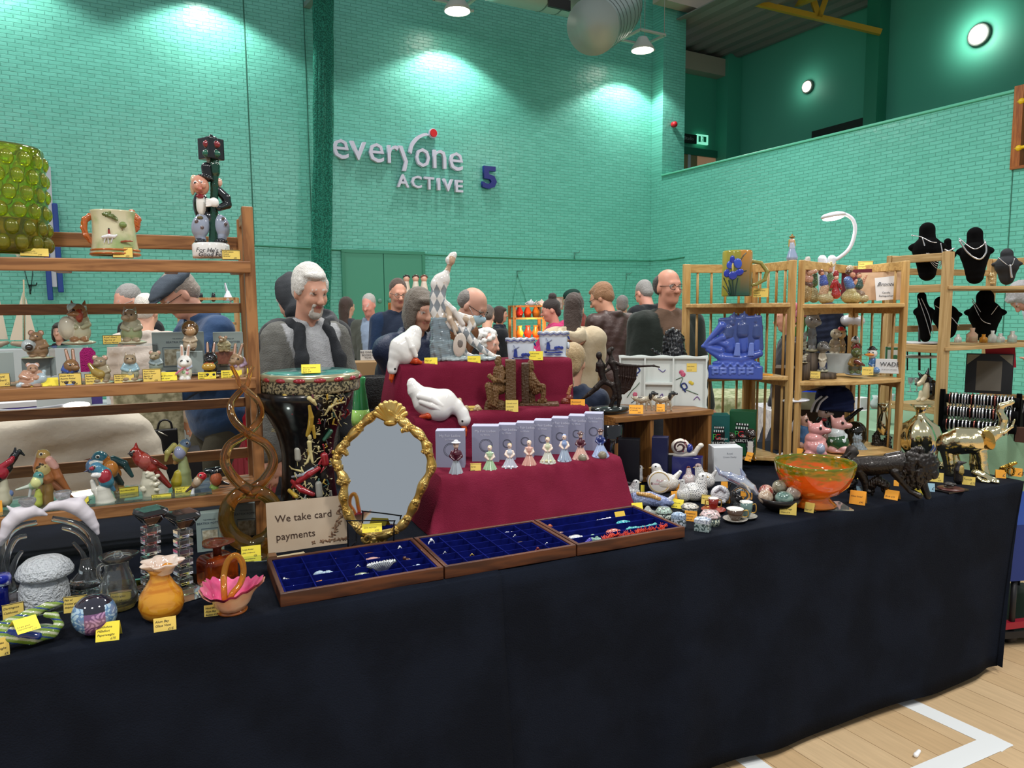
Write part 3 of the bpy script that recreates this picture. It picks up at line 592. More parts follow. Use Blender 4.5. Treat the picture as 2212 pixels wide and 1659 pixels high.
for X in(4.02,5.0):
 jb('post',(X,2.76,.747),(X+.07,2.79,1.795),2);jb('post',(X,3.12,.747),(X+.07,3.15,1.795),2)
 for z in(1.745,1.565,1.21,.85):jb('side_rail',(X+.01,2.79,z),(X+.05,3.12,z+.045),1)
for z in(1.60,1.245,.88):jb('shelf',(4.04,2.75,z-.02),(5.04,3.14,z),0)
for z in(1.68,1.32):jb('back_rail',(4.04,3.13,z),(5.04,3.145,z+.04),0)
# ---- velvet jewellery trays ----
VEL=M('0b1250',.95,spec=.05,c2='0e1760',nscale=40);TW=lambda ax:M('3a1d10',.45,wood=ax,c2='5a3018')
def tray(x0,x1,y0,y1,cols,rows,label,h=.036):
 c=np.array(((x0+x1)/2,(y0+y1)/2,.7545));T=thing('jewellery_tray',c,label,'display tray','velvet jewellery trays along the front edge');hx,hy=(x1-x0)/2,(y1-y0)/2;w=.012
 for a,b,ax in(((-hx,-hy,0),(hx,-hy+w,h),0),((-hx,hy-w,0),(hx,hy,h),0),((-hx,-hy+w,0),(-hx+w,hy-w,h),1),((hx-w,-hy+w,0),(hx,hy-w,h),1)):
  m=MB();m.box(a,b);m.build('frame_side',TW(ax),T,bevel=.002)
 m=MB();m.box((-hx+w,-hy+w,.001),(hx-w,hy-w,.008));a=hx-w;b=hy-w;q=.0025
 for s in(-1,1):m.box((s*(a-q)-q,-b,.008),(s*(a-q)+q,b,h-.004));m.box((-a,s*(b-q)-q,.008),(a,s*(b-q)+q,h-.004))
 m.build('velvet_lining',VEL,T);m=MB()
 for i in range(1,cols):m.box((-a+2*a*i/cols-.0015,-b,.008),(-a+2*a*i/cols+.0015,b,h-.006))
 for j in range(1,rows):m.box((-a,-b+2*b*j/rows-.0015,.008),(a,-b+2*b*j/rows+.0015,h-.008))
 m.build('velvet_dividers',VEL,T)
 return lambda i,j,u=.5,v=.5:np.array((x0+w+2*a*(i+u)/cols,y0+w+2*b*(j+v)/rows,.7545+.0085))
t1=tray(.205,.638,1.838,2.128,5,5,'left velvet tray of brooches, in front of the gold mirror')
t2=tray(.642,1.058,1.838,2.128,6,5,'middle velvet tray of earrings and rings')
t3=tray(1.062,1.462,1.838,2.128,1,4,'right velvet tray holding the coral necklace')
def jew(pos,kind,col,label,grp,rot=0,s=1.0,metal=.0):
 r_=random.Random(hash(label)%1000 if False else int(pos[0]*1e4));m=MB();mt=M(col,.22,metal=metal,coat=.3)
 if kind=='brooch':m.sph((0,0,.005*s),(.013*s,.009*s,.005*s),14,8);[m.sph((.013*s*math.cos(a),.009*s*math.sin(a),.004*s),.0032*s,8,5)for a in np.linspace(0,6.28,10)[:-1]]
 elif kind=='ring':m.tube([(.009*s*math.cos(a),0,.009*s+.009*s*math.sin(a))for a in np.linspace(0,6.28,16)[:-1]],.0016*s,closed=True,n=6);m.sph((0,0,.019*s),.0045*s,8,6)
 elif kind=='earring':[(m.tube([(x+.004*s*math.cos(a),0,.004*s+.004*s*math.sin(a))for a in np.linspace(0,6.28,10)[:-1]],.001*s,closed=True,n=5),m.sph((x,-.006*s,.004*s),.004*s,8,6))for x in(-.008*s,.008*s)]
 elif kind=='chain':[m.sph((.016*s*math.cos(a)*(1+.3*math.sin(3*a)),.008*s*math.sin(a)+.003*math.sin(7*a),.003*s),.003*s,7,5)for a in np.linspace(0,6.28,22)[:-1]]
 elif kind=='shell':[m.tube([(0,-.004,.004),(.028*s*math.sin(a),.006,.012*s+.012*s*math.cos(a*.8)),(.036*s*math.sin(a),.008,.02*s+.008*math.cos(a))],[.002*s,.004*s,.0045*s],n=7)for a in np.linspace(-1.1,.9,12)]
 elif kind=='bird':m.sph((0,0,.006*s),(.014*s,.006*s,.005*s),12,7,rotm(0,.5,0));m.sph((-.013*s,0,.013*s),.005*s,8,6);m.bar((.008*s,0,.004*s),(.026*s,0,.002*s),.006*s,.002*s)
 elif kind=='bow':[m.sph((x*.011*s,0,.006*s),(.011*s,.005*s,.006*s),10,6,rotm(0,x*.4,0))for x in(-1,1)];m.sph((0,0,.006*s),.005*s,8,6)
 elif kind=='tag':m.box((-.009*s,-.001,0),(.009*s,.001,.012*s),rotm(-.5))
 o=m.build(kind if kind in('brooch','ring','chain')else dict(earring='earrings',shell='shell_brooch',bird='bird_brooch',bow='bow_brooch',tag='price_tag')[kind],mt,None,pos);o.rotation_euler=(0,0,rot)
 return tag(o,label,'price tag' if kind=='tag' else 'jewellery',grp)
rowsn=('front row','second row','third row','fourth row','back row');coln=('first','second','third','fourth','fifth','sixth')
SIL='c9ccd0';G1='brooches in the left tray';G2='earrings and rings in the middle tray';G3='necklaces in the right tray'
for i,j,kd,c,nm,s,mt in((0,0,'ring',SIL,'silver ring',.7,1),(0,1,'chain','8a8d92','dark silver chain brooch',1.2,1),(0,2,'bird',SIL,'silver bird brooch',1.1,1),(0,3,'chain','d8d8d8','thin silver chain',.9,1),(0,4,'brooch','9a9690','grey lizard-like brooch',1.1,.8),(1,1,'tag','f0a040','orange tag',1,0),(1,1,'brooch','c5b27a','pale gold brooch',.9,.5),(1,2,'bow','a9c0d2','pale blue bow brooch',1.5,0),(1,3,'chain','d0d3d8','silver spray brooch',1.0,1),(1,0,'chain','b9bcc0','thin silver bracelet',.9,1),(2,0,'bow',SIL,'silver cross brooch',1.1,1),(2,1,'brooch','9aa58a','oval green mosaic brooch',1.5,.3),(2,2,'ring',SIL,'silver triangle brooch',.9,1),(2,4,'tag','f0b030','small orange tag',.9,0),(2,4,'chain','e2e4e8','sparkling row brooch',1.0,1),(3,1,'shell','c2c4c6','large silver shell brooch',1.35,.9),(3,3,'brooch','d6a8a4','pink cameo brooch',1.6,0),(3,4,'brooch','4a2c26','dark brown brooch',1.4,0),(3,0,'chain','d2d4d8','long silver bar brooch',1.1,1),(3,0,'tag','d9c478','cream tag',1.1,0),(4,0,'earring','e8e6ea','pearl cluster earrings',1.0,.2),(4,1,'bow','aec3d6','pale blue dove brooch',1.0,0),(4,2,'bird','4b2a20','brown leaf brooch',1.2,0),(4,3,'chain','dcdde2','silver link bracelet',1.1,1),(4,4,'ring','e6e6ea','white hoop',.9,.2)):
 jew(t1(i,j,.35+.3*((i*7+j*3)%3)/2 if kd!='tag' else .22,.45),kd,c,f'{nm} in the left tray, {rowsn[j]}, {coln[i]} compartment',G1,.4*((i+j)%3-1),s,mt)
for i,j,kd,c,nm,s,mt in((0,0,'bow','9c9d96','silver bar brooch',1.1,1),(1,0,'chain','e6e6ea','pearl strand',1.0,0),(1,1,'ring','c9a24a','gold ring',.8,1),(2,1,'earring','c9a24a','gold earrings',.9,1),(3,0,'brooch','dfe1e4','round silver brooch',1.0,1),(3,1,'earring','e6e6ea','white earrings',.8,.2),(4,0,'ring','6a2028','dark red stone ring',1.1,.3),(2,2,'chain','d6d8dc','silver buckle',.7,1),(0,2,'ring','d6d8dc','thin silver ring',.8,1),(1,3,'earring','d6d8dc','silver stud earrings',.8,1),(2,3,'chain','dcdde2','silver chain earrings',.8,1),(3,3,'earring','e9e9ee','pearl drop earrings',.9,.2),(3,2,'chain','e9e9ee','long pearl earrings',.9,.2),(4,2,'brooch','7b6a52','brown oval brooch',1.1,0),(4,3,'ring',SIL,'silver band',.8,1),(4,4,'bow',SIL,'silver leaf brooch',1.0,1),(5,1,'ring','d6d8dc','plain silver ring',.7,1),(0,4,'ring','ececf0','white looped ring',1.2,.2),(0,3,'chain','77797e','dull grey chain',1.0,1)):
 jew(t2(i,j,.4+.1*((i+j)%3),.5),kd,c,f'{nm} in the middle tray, {rowsn[j]}, {coln[i]} compartment',G2,.3*((i+2*j)%3-1),s,mt)
r_=random.Random(5);m=MB();p0=t3(0,0,.30,.55)
path=curve([t3(0,0,.28,.4),t3(0,0,.42,.75),t3(0,0,.58,.55),t3(0,0,.72,.8),t3(0,0,.88,.6),t3(0,0,.95,.95)],10)
for p in path:
 for _ in range(5):
  a=r_.uniform(0,6.28);L_=r_.uniform(.01,.022);q=p-p0+(0,0,.008);m.tube([q,q+np.array((math.cos(a)*L_*.8,math.sin(a)*L_*.7,r_.uniform(0,.018)))],[.0018,.0008],n=5)
o=m.build('coral_necklace',M('c2391f',.35),None,p0);tag(o,'orange-red branching coral necklace in the right velvet tray','necklace')
def beads(pts,r,cols,label,met=0):
 p0=np.array(pts[0]);P_=curve(pts,6);m=MB()
 for k,p in enumerate(P_):m.sph(p-p0+(0,0,r),r*(1 if k%3 else 1.25),8,6)
 o=m.build('bead_necklace',M(cols,.2,metal=met,coat=.5),None,p0);tag(o,label,'necklace',G3)
beads([t3(0,1,.62,.3),t3(0,1,.68,.6),t3(0,1,.8,.45),t3(0,1,.95,.6)],.006,'4fa3a6','turquoise bead necklace behind the coral in the right tray')
beads([t3(0,0,.10,.4),t3(0,0,.16,.7),t3(0,0,.2,.9)],.007,'2a1f86','deep violet bead necklace at the left of the right tray')
beads([t3(0,0,.22,.9),t3(0,0,.27,.7),t3(0,1,.27,.3)],.007,'6f8f86','grey-green bead necklace beside the violet beads')
beads([t3(0,0,.16,.12),t3(0,0,.22,.1)],.004,'e8e6ea','small white pearl cluster at the front of the right tray')
beads([t3(0,2,.3,.3),t3(0,2,.45,.4),t3(0,2,.6,.35)],.0035,'dcdce0','thin white bead string in the third row of the right tray',.5)
beads([t3(0,3,.5,.4),t3(0,3,.62,.55),t3(0,3,.7,.6)],.0045,'e8e8ee','black and white striped bead string at the back of the right tray')
for a,lb,c in(((.12,1,'d0d4dc'),'large silver filigree pendant in the right tray',SIL),((.5,1,'c88f88'),'spiky pink shell necklace above the coral','b86a60'),((.72,2,'3f9fa8'),'turquoise oval pendant in the right tray','3f9fa8')):jew(t3(0,a[1],a[0],.5),'brooch',c,lb,G3,0,1.7,.3)
jew(t3(0,3,.06,.4),'bird','a8552e','orange-brown hooked pendant at the back left of the right tray',G3,1,1.5);jew(t3(0,2,.06,.4),'brooch','b98f62','tan oval stone in the right tray',G3,0,1.3)
jew(t3(0,3,.8,.5),'tag','e6c24a','pale yellow paper tag lying in the back row of the right tray',G3,0,2.2)
# ---------------- people ----------------
def RX(a):return rotm(math.radians(a))
def RY(a):return rotm(0,math.radians(a))
def RZ(a):return rotm(0,0,math.radians(a))
def ik(a,b,l1,l2,pole):
 a=np.array(a,float);b=np.array(b,float);d=b-a;L=np.linalg.norm(d);L2=min(L,(l1+l2)*.999);d=d/(L+1e-9);b=a+d*L2
 x=(l1*l1-l2*l2+L2*L2)/(2*L2);h=math.sqrt(max(l1*l1-x*x,0));p=np.array(pole,float);p=p-d*(p@d);p/=np.linalg.norm(p)+1e-9;return a+d*x+p*h,b
def person(label,x,ytop,t,face=0,h=None,lean=0,side=0,pitch=0,yaw=0,roll=0,skin='c99a82',hair=('short','6b5a4a'),coat=dict(c='333333'),shirt=None,legs='2b2f3a',shoes='1c1a1a',lh=None,rh=None,glasses=None,seat=False,beard=None,mask=False,extra=(),res=.011,slim=1.0,fat=0,ears=1,mouth='a4605a'):
 top=atd(x,ytop,t);v=top-CAM;az=math.atan2(v[1],v[0]);fdir=az+math.pi+math.radians(face)
 Rt=RZ(0)@RY(side)@RX(-lean);Rh=Rt@RX(0)@RZ(yaw)@RX(-pitch)@RY(roll)
 NW=np.array((.87,1,1))
 def skel(S):
  up=lambda p:Rt@(np.array(p)*S);ht=up((0,.0,.53))+Rh@(np.array((0,.02,.29))*S);return up,ht
 S=(h or 1.75)/1.75;up,ht=skel(S);need=top[2]-ht[2]
 if not seat and h is None:S=top[2]/(ht[2]/S+.925);up,ht=skel(S);need=.925*S
 pelz=need if seat or h else .925*S;pelz=min(pelz,.935*S)
 O3=RZ(math.degrees(fdir)-90);off=O3@np.array([ht[0],ht[1],0]);root=np.array([top[0]-off[0],top[1]-off[1],0])
 T=thing('person',root,label,'person',None,0);T.rotation_euler=(0,0,fdir-math.pi/2)
 P0=np.array([0,0,pelz]);U=lambda p:P0+up(p);nb=U((0,-.012,.53));HC=nb+Rh@(np.array((0,.02,.17))*S);hd=lambda p:HC+Rh@(np.array(p)*NW*S)
 s=S;b=Sc();w=slim
 SH=[U((sx*.158*w,-.01,.465))for sx in(-1,1)];HN=[]
 for i,tgt in enumerate((lh,rh)):
  sx=(-1,1)[i];tg=np.array(tgt)*s+(0,0,pelz)if tgt is not None else P0+np.array((sx*.235*w,.08,-.10))*s+up((0,0,.0))
  EL,WR=ik(SH[i],tg,.28*s,.25*s,(sx*.5,-.8,-.3));HN.append((EL,WR))
 lo=[]
 for sx in(-1,1):
  hip=P0+np.array((sx*.09,0,-.02))*s;foot=np.array((sx*.1*s,.02 if not seat else .42*s,.09*s));kn,an=ik(hip,foot,.44*s,.43*s,(0,1,.2));lo.append((hip,kn,an))
 def body(B_,inf,skinc,parts):
  k_=.03*s
  if 'torso' in parts:
   c=parts['torso'];r=.115*s*w+inf;e=lambda p,rr:B_.E(U(p),np.array(rr)*s+inf,c,R=Rt,k=.06*s)
   e((0,0,.05),(.15*w+fat*.6,.105+fat,.15));e((0,.01,.2),(.13*w+fat,.10+fat*1.2,.17));e((0,0,.35),(.148*w,.105,.15));B_.C(SH[0]*.88+SH[1]*.12,SH[1]*.88+SH[0]*.12,.05*s+inf,None,c,k=.05*s)
  for i in(0,1):
   if 'arms' in parts:c=parts['arms'];EL,WR=HN[i];B_.C(SH[i],EL,.052*s+inf,.040*s+inf*.8,c,k=.014*s);B_.C(EL,WR,.040*s+inf*.8,.031*s+inf*.6,c,k=.012*s)
   if 'legs' in parts:
    c=parts['legs'];hip,kn,an=lo[i];B_.C(hip,kn,.085*s+inf,.06*s+inf,c,k=.03*s);B_.C(kn,an,.06*s+inf,.045*s+inf,c,k=.03*s)
 body(b,-.008*s,skin,dict(torso=skin,arms=skin,legs=skin))
 b.C(U((0,-.015,.47)),hd((0,-.015,-.07)),.058*s,.053*s,skin,k=.04*s)
 E=lambda p,r,c=skin,**k:b.E(hd(p),np.array(r)*NW*s,c,R=Rh,**k)
 E((0,-.015,.03),(.074,.094,.08),k=.02);E((0,.02,-.03),(.06,.066,.078),k=.03*s);E((0,.055,-.085),(.03,.026,.022),k=.03*s)
 b.C(hd((-.03,.077,.024)),hd((.03,.077,.024)),.011*s,.011*s,skin,k=.02*s);E((-.035,.062,-.025),(.022,.02,.02),k=.02*s);E((.035,.062,-.025),(.022,.02,.02),k=.02*s)
 for sx in(-1,1):
  E((sx*.03,.094,.004),(.016,.014,.010),skin,k=.012*s,sub=True)
  E((sx*.03,.077,.004),(.0115,.010,.0052),'cfc6bf',k=.001);E((sx*.03,.084,.003),(.0055,.0042,.0050),'2e221a',k=.0005);b.C(hd((sx*.042,.08,.013)),hd((sx*.018,.087,.012)),.0042*s,.0042*s,skin,k=.004)
  b.C(hd((sx*.045,.078,.026)),hd((sx*.017,.09,.027)),.0028*s,.0026*s,hair[1],k=.003)
  if ears:E((sx*.077,-.01,-.012),(.011,.019,.031),k=.012*s)
  E((sx*.011,.098,-.03),(.008,.009,.007),k=.01*s)
 b.C(hd((0,.084,.01)),hd((0,.107,-.026)),.0085*s,.0125*s,skin,k=.015*s)
 b.C(hd((-.019,.083,-.052)),hd((.019,.083,-.052)),.0035*s,.0035*s,mouth,k=.004*s);b.C(hd((-.016,.083,-.059)),hd((.016,.083,-.058)),.004*s,.004*s,mouth,k=.004*s)
 for i in(0,1):
  EL,WR=HN[i];d=(WR-EL);d/=np.linalg.norm(d);sx=(-1,1)[i];sd=np.cross(d,(0,1.0,0))if abs(d[1])<.85 else np.cross(d,(0,0,1.0));sd/=np.linalg.norm(sd);nn=np.cross(sd,d)
  pc_=WR+d*.045*s;b.C(WR-d*.01,WR+d*.02*s,.03*s,.03*s,skin,k=.02);b.E(pc_+d*.01*s,np.array((.042,.016,.046))*s,skin,R=np.array([sd,nn,d]).T,k=.02*s)
  for q in range(4):
   a0=pc_+d*.04*s+sd*(q-1.5)*.019*s;L_=(.032,.038,.036,.028)[q]*s;a1=a0+d*L_+nn*.008*s*(-sx);a2=a1+(d*.75-nn*.6*sx)*L_*.85;b.C(a0-d*.01,a1,.0092*s,.0085*s,skin,k=.004);b.C(a1,a2,.0085*s,.0072*s,skin,k=.004)
  th=pc_-d*.015*s-sd*.034*s;b.C(th,th-sd*.018*s+d*.03*s,.0115*s,.010*s,skin,k=.01);b.C(th-sd*.018*s+d*.03*s,th-sd*.012*s+d*.058*s,.010*s,.008*s,skin,k=.004)
 b.build('body',SKIN(),T,res=res,k=.01)
 q=Sc();body(q,.014*s,0,dict(legs=legs));q.E(U((0,0,.02)),np.array((.165*w,.12+fat*.5,.12))*s+.01,legs,R=Rt,k=.06);q.build('trousers',CLOTH(),T,res=.016,noise=(.004,14))
 q=Sc()
 for hip,kn,an in lo:q.C(an+(0,-.03*s,-.05*s),an+(0,.14*s,-.055*s),.042*s,.036*s,shoes)
 q.build('shoes',V(.5),T,res=.014,clip=.002)
 c=coat['c'];q=Sc();inf=coat.get('inf',.022)*s;body(q,inf,0,dict(torso=c,arms=coat.get('sleeve',c)))
 if coat.get('long'):q.E(P0+(0,0,-.12*s),np.array((.165*w,.135+fat,.32*coat['long']))*s,c,k=.05*s)
 else:q.E(U((0,0,-.02)),np.array((.15*w+fat*.6,.115+fat,.13))*s+inf,c,R=Rt,k=.05*s)
 if coat.get('collar',1):q.CH([U((sx*.072*math.cos(a),-.012+.075*math.sin(a),.53+.012*abs(math.cos(a))))for sx,a in((1,a)for a in np.linspace(-4.2,1.05,9))],.02*s,coat.get('colc',c),k=.02*s)
 if coat.get('hood'):q.E(U((0,-.13,.5)),np.array((.12,.07,.10))*s,coat.get('hoodc',c),R=Rt,k=.03*s);q.E(U((0,-.15,.56)),np.array((.07,.05,.05))*s,c,R=Rt,k=.03*s,sub=True)
 shc=shirt;iR=Rt.T
 def paint(vv,cc):
  L_=(vv-P0)@Rt/s
  if shc:
   wd=coat.get('open',.05);m=(L_[:,1]>.02)&(np.abs(L_[:,0]+coat.get('ox',0))<wd*(.35+1.3*np.clip((L_[:,2])/.5,0,1)))&(L_[:,2]>coat.get('oz',-.1));cc=cc.copy();cc[m]=lin(shc)
  if coat.get('quilt'):
   a=np.abs(np.sin((L_[:,2]*coat['quilt'])*math.pi))<.12;cc=cc.copy();cc[a]*=.8
  if coat.get('paint'):cc=coat['paint'](L_,cc)
  return cc
 q.build(coat.get('name','jacket'),coat.get('mat')or V(.85,bump=(15,.9),spec=.2,sheen=.15),T,res=res*1.1,paint=paint,noise=(coat.get('fold',.0045)*s,coat.get('ff',20),int(x)))
 kind,hc=hair[0],hair[1];q=Sc();Hh=lambda p,r,**k:q.E(hd(p),np.array(r)*NW*s,hc,R=Rh,**k)
 if kind!='bald':
  if kind in('short','thick'):
   Hh((0,-.03,.045),(.081,.092,.08)if kind=='short' else(.083,.096,.085));Hh((0,-.06,-.01),(.07,.055,.06),k=.02*s)
   if kind=='thick':Hh((.012,.04,.085),(.055,.04,.02),k=.02*s);Hh((-.074,-.005,.02),(.016,.04,.04),k=.02*s);Hh((.074,-.005,.02),(.016,.04,.04),k=.02*s)
  elif kind=='fringe':Hh((0,-.055,.0),(.083,.068,.06));Hh((0,-.05,.035),(.08,.06,.045),k=.03*s)
  elif kind=='long':Hh((0,-.03,.04),(.088,.1,.09));Hh((0,-.075,-.06),(.085,.05,.12),k=.03*s);Hh((0,-.09,-.2),(.08,.035,.12),k=.03*s)
  elif kind=='bob':Hh((0,-.02,.035),(.09,.1,.09));Hh((-.072,.0,-.045),(.026,.06,.085),k=.03*s);Hh((.072,.0,-.045),(.026,.06,.085),k=.03*s);Hh((0,-.075,-.045),(.075,.045,.085),k=.03*s);Hh((0,.06,.07),(.06,.03,.02),k=.02*s)
  elif kind=='curly':
   r_=random.Random(2)
   for _ in range(60):a=r_.uniform(0,6.28);z_=r_.uniform(-.6,1);rr=math.sqrt(1-z_*z_);p=(rr*math.cos(a)*.085,-.025+rr*math.sin(a)*.095,.03+z_*.085);(p[1]<.05 or p[2]>.06)and q.E(hd(p),.024*s,hc,k=.006)
  elif kind=='bun':Hh((0,-.025,.04),(.083,.1,.083));Hh((0,-.06,.135),(.045,.045,.042),k=.015*s);Hh((0,-.07,-.03),(.06,.045,.06),k=.02*s)
  elif kind=='pony':Hh((0,-.03,.035),(.09,.105,.092));Hh((0,-.07,-.03),(.075,.05,.06),k=.02*s);q.CH([hd((0,-.115,-.04)),hd((.005,-.155,-.06)),hd((.015,-.165,-.14)),hd((.02,-.15,-.23))],[.022*s,.03*s,.036*s,.014*s],hc,k=.01)
  if kind not in('long','bob','curly','pony'):q.E(hd((0,.085,-.035)),np.array((.066,.075,.085))*s,hc,R=Rh,sub=True,k=.012*s)
  else:q.E(hd((0,.1,-.035)),np.array((.052,.07,.085))*s,hc,R=Rh,sub=True,k=.012*s)
  hn=(.0035*s,60,5)if kind=='curly' else(.0022*s,70,5);hm=V(.6,bump=(150,.6),sheen=.2)
  q.build('hair',hm,T,res=.006*max(1,t/5),noise=hn)
 if beard:q=Sc();q.E(hd((0,.058,-.09)),np.array((.032,.028,.028))*s,beard,R=Rh);q.C(hd((-.024,.08,-.043)),hd((.024,.08,-.043)),.006*s,.006*s,beard,k=.004);q.C(hd((-.026,.079,-.045)),hd((-.026,.07,-.08)),.006*s,.008*s,beard,k=.01);q.C(hd((.026,.079,-.045)),hd((.026,.07,-.08)),.006*s,.008*s,beard,k=.01);q.build('beard',V(.8),T,res=.004,noise=(.0012,150))
 if glasses:
  m=MB()
  for sx in(-1,1):m.tube([hd((sx*.032+.023*math.cos(a),.098-.008*abs(math.cos(a)),.003+.017*math.sin(a)))for a in np.linspace(0,6.28,17)[:-1]],.0019*s,closed=True,n=6);m.tube([hd((sx*.055,.09,.008)),hd((sx*.08,.0,.006)),hd((sx*.08,-.02,-.005))],.0018*s,n=6)
  m.tube([hd((-.009,.099,.006)),hd((.009,.099,.006))],.0018*s,n=6);m.build('glasses',M(glasses,.3),T)
 if mask:
  q=Sc();q.E(hd((0,.055,-.055)),np.array((.062,.06,.055))*s,'a9c6d2',R=Rh);q.E(hd((0,.03,-.05)),np.array((.062,.06,.07))*s,'a9c6d2',R=Rh,sub=True);q.E(hd((0,.11,-.03)),np.array((.014,.02,.02))*s,'a9c6d2',R=Rh,k=.02);q.build('face_mask',CLOTH(),T,res=.004)
  m=MB();[m.tube([hd((sx*.055,.06,-.035)),hd((sx*.082,-.015,.012))],.0018*s,n=5)or m.tube([hd((sx*.05,.055,-.085)),hd((sx*.082,-.018,-.03))],.0018*s,n=5)for sx in(-1,1)];m.build('mask_loops',M('e2e2e2',.7),T)
 for fn in extra:fn(T,U,hd,s,Rt,Rh,HN)
 return T
def scarf(T,U,hd,s,Rt,Rh,HN):
 q=Sc();c='23262b'
 q.CH([U((.085*math.cos(a),-.01+.085*math.sin(a),.515+.02*math.cos(2*a)))for a in np.linspace(-3.9,.75,10)],.03*s,c)
 for sx in(-1,1):q.CH([U((sx*.075,.075,.50)),U((sx*.095,.12,.38)),U((sx*.10,.145,.22)),U((sx*.11,.15,.03)),U((sx*.12,.145,-.14))],[.026*s,.030*s,.032*s,.032*s,.032*s],c)
 q.build('scarf',V(.95,bump=(300,.5)),T,res=.009,noise=(.003,50))
def jumper(col,wd=.1):
 def f(T,U,hd,s,Rt,Rh,HN):
  q=Sc();q.E(U((0,.03,.2)),np.array((wd,.135,.25))*s,col,R=Rt);q.E(U((0,.06,.44)),np.array((.06,.06,.05))*s,col,R=Rt,k=.03);q.build('jumper',CLOTH(),T,res=.01,noise=(.003,14))
 return f
def flatcap(T,U,hd,s,Rt,Rh,HN):
 q=Sc();c='4b545f';q.E(hd((0,-.02,.075)),np.array((.092,.115,.045))*s,c,R=Rh);q.E(hd((0,.06,.062)),np.array((.075,.07,.024))*s,c,R=Rh,k=.03);q.E(hd((0,.11,.045)),np.array((.06,.045,.008))*s,'3b434d',R=Rh,k=.01);q.E(hd((0,-.02,.02)),np.array((.076,.10,.045))*s,c,R=Rh,sub=True,k=.004)
 q.build('flat_cap',CLOTH(),T,res=.006,noise=(.0015,40))
def ballcap(T,U,hd,s,Rt,Rh,HN):
 q=Sc();c='1d3a34';q.E(hd((0,-.015,.06)),np.array((.086,.105,.07))*s,c,R=Rh);q.E(hd((0,.11,.04)),np.array((.055,.06,.008))*s,c,R=Rh,k=.01);q.build('cap',CLOTH(),T,res=.009)
def hoodup(T,U,hd,s,Rt,Rh,HN):
 q=Sc();q.E(hd((0,-.045,.01)),np.array((.1,.098,.125))*s,'393c40',R=Rh);q.E(hd((0,-.05,-.11)),np.array((.1,.08,.06))*s,'34373b',R=Rh,k=.04);q.E(hd((0,.08,-.01)),np.array((.08,.1,.1))*s,'393c40',R=Rh,sub=True);q.build('hood',CLOTH(),T,res=.009,noise=(.003,30))
def backpack(T,U,hd,s,Rt,Rh,HN):
 q=Sc();c='7a4a2c';q.B(U((0,-.21,.32)),np.array((.095,.05,.12))*s,.035*s,c,R=Rt);q.B(U((0,-.25,.28)),np.array((.075,.025,.06))*s,.02*s,'6d4126',R=Rt,k=.004);b=q.build('backpack',V(.4),T,res=.008)
 m=MB()
 for sx in(-1,1):m.tube(curve([U((sx*.03,-.21,.42)),U((sx*.09,-.17,.44)),U((sx*.12,-.06,.50)),U((sx*.125,.06,.46))],5),.011*s,n=6,flat=1)
 m.tube([U((.02*math.cos(a),-.2,.44+.025*math.sin(a)))for a in np.linspace(0,3.14,9)],.005*s,n=6);m.build('straps',M('6b3f26',.5),b)
SUIT=lambda c,**k:dict(c=c,**k)
person('person in grey wool coat and dark scarf with white hair and goatee, looking down',680,574,3.25,face=28,pitch=16,roll=0,skin='c6937c',hair=('thick','c9c6c0'),coat=SUIT('63635f',name='coat',inf=.03,long=1,colc='4b4b4a',mat=V(.95,bump=(150,.6)),open=.085,oz=-.25),shirt='9b9da0',legs='33363c',beard='b9b4ac',extra=(scarf,),res=.0085,lh=(-.25,.1,-.1),rh=(.25,.1,-.1),fat=.0,slim=.86)
person('person in black hooded jacket with white hair, seen from behind at left',612,611,3.9,face=-150,hair=('thick','d6d3cc'),pitch=25,lean=12,coat=SUIT('26282b',hood=1,hoodc='393c40',inf=.035,long=.9),legs='23252a',slim=1.1,extra=(hoodup,))
person('person with long dark hair and grey coat with dark waistcoat, near the green doors',752,642,8.3,face=140,hair=('long','3a2820'),coat=SUIT('3c3f45',sleeve='5a5e66',long=.8),legs='26282c',res=.014)
person('person in olive coat with grey hair and pink face, near the green doors',792,636,7.4,face=-22,pitch=14,skin='cf8f80',hair=('short','a9a7a3'),coat=SUIT('4c4f48',open=.05,long=.8,colc='33352f'),shirt='8292a8',legs='2d2f33',res=.014)
person('person in navy jacket with round glasses and short brown hair, facing the camera',862,603,5.9,face=12,pitch=12,skin='c8917a',hair=('short','3f2c20'),coat=SUIT('1a2436',sleeve='182c48',inf=.03,hood=0),glasses='4a4038',legs='24262b',res=.010)
person('person in navy padded coat bending forward, chin on hand, grey-brown bob',916,626,3.9,face=38,lean=32,pitch=-16,side=4,yaw=-8,skin='b98a74',hair=('bob','5d5348'),coat=SUIT('1f2a44',name='coat',inf=.04,long=1.1,quilt=7,mat=V(.5,bump=(90,.3))),legs='20232b',rh=(-.02,.43,.30),lh=(-.26,.3,-.05),res=.008,slim=1.0)
person('person in brown coat bending down, wearing glasses and a pale blue face mask',1046,630,4.7,face=62,lean=34,pitch=2,skin='c4937e',hair=('fringe','6f6a66'),coat=SUIT('6e4528',inf=.034,long=1,colc='5b3a22',mat=V(.9,bump=(160,.4))),glasses='2b2522',mask=True,legs='23262b',res=.009)
person('person in black coat standing behind the masked person',1056,664,7.0,face=170,hair=('short','5a5048'),coat=SUIT('14161a',inf=.035,long=1),pitch=20,lean=8,res=.014)
person('person in navy zip top with short dark hair, holding small items by the far wall',1083,661,9.6,face=75,h=1.62,skin='c79078',hair=('bob','33221c'),coat=SUIT('1b2333',inf=.02),lh=(-.08,.34,.12),rh=(.1,.33,.12),legs='20232b',res=.015)
person('person with white curly hair seated low behind the porcelain harlequin',1063,713,5.7,face=60,h=1.6,seat=True,pitch=12,hair=('curly','d5d4d2'),skin='cf9d8b',coat=SUIT('8c99a4'),res=.012)
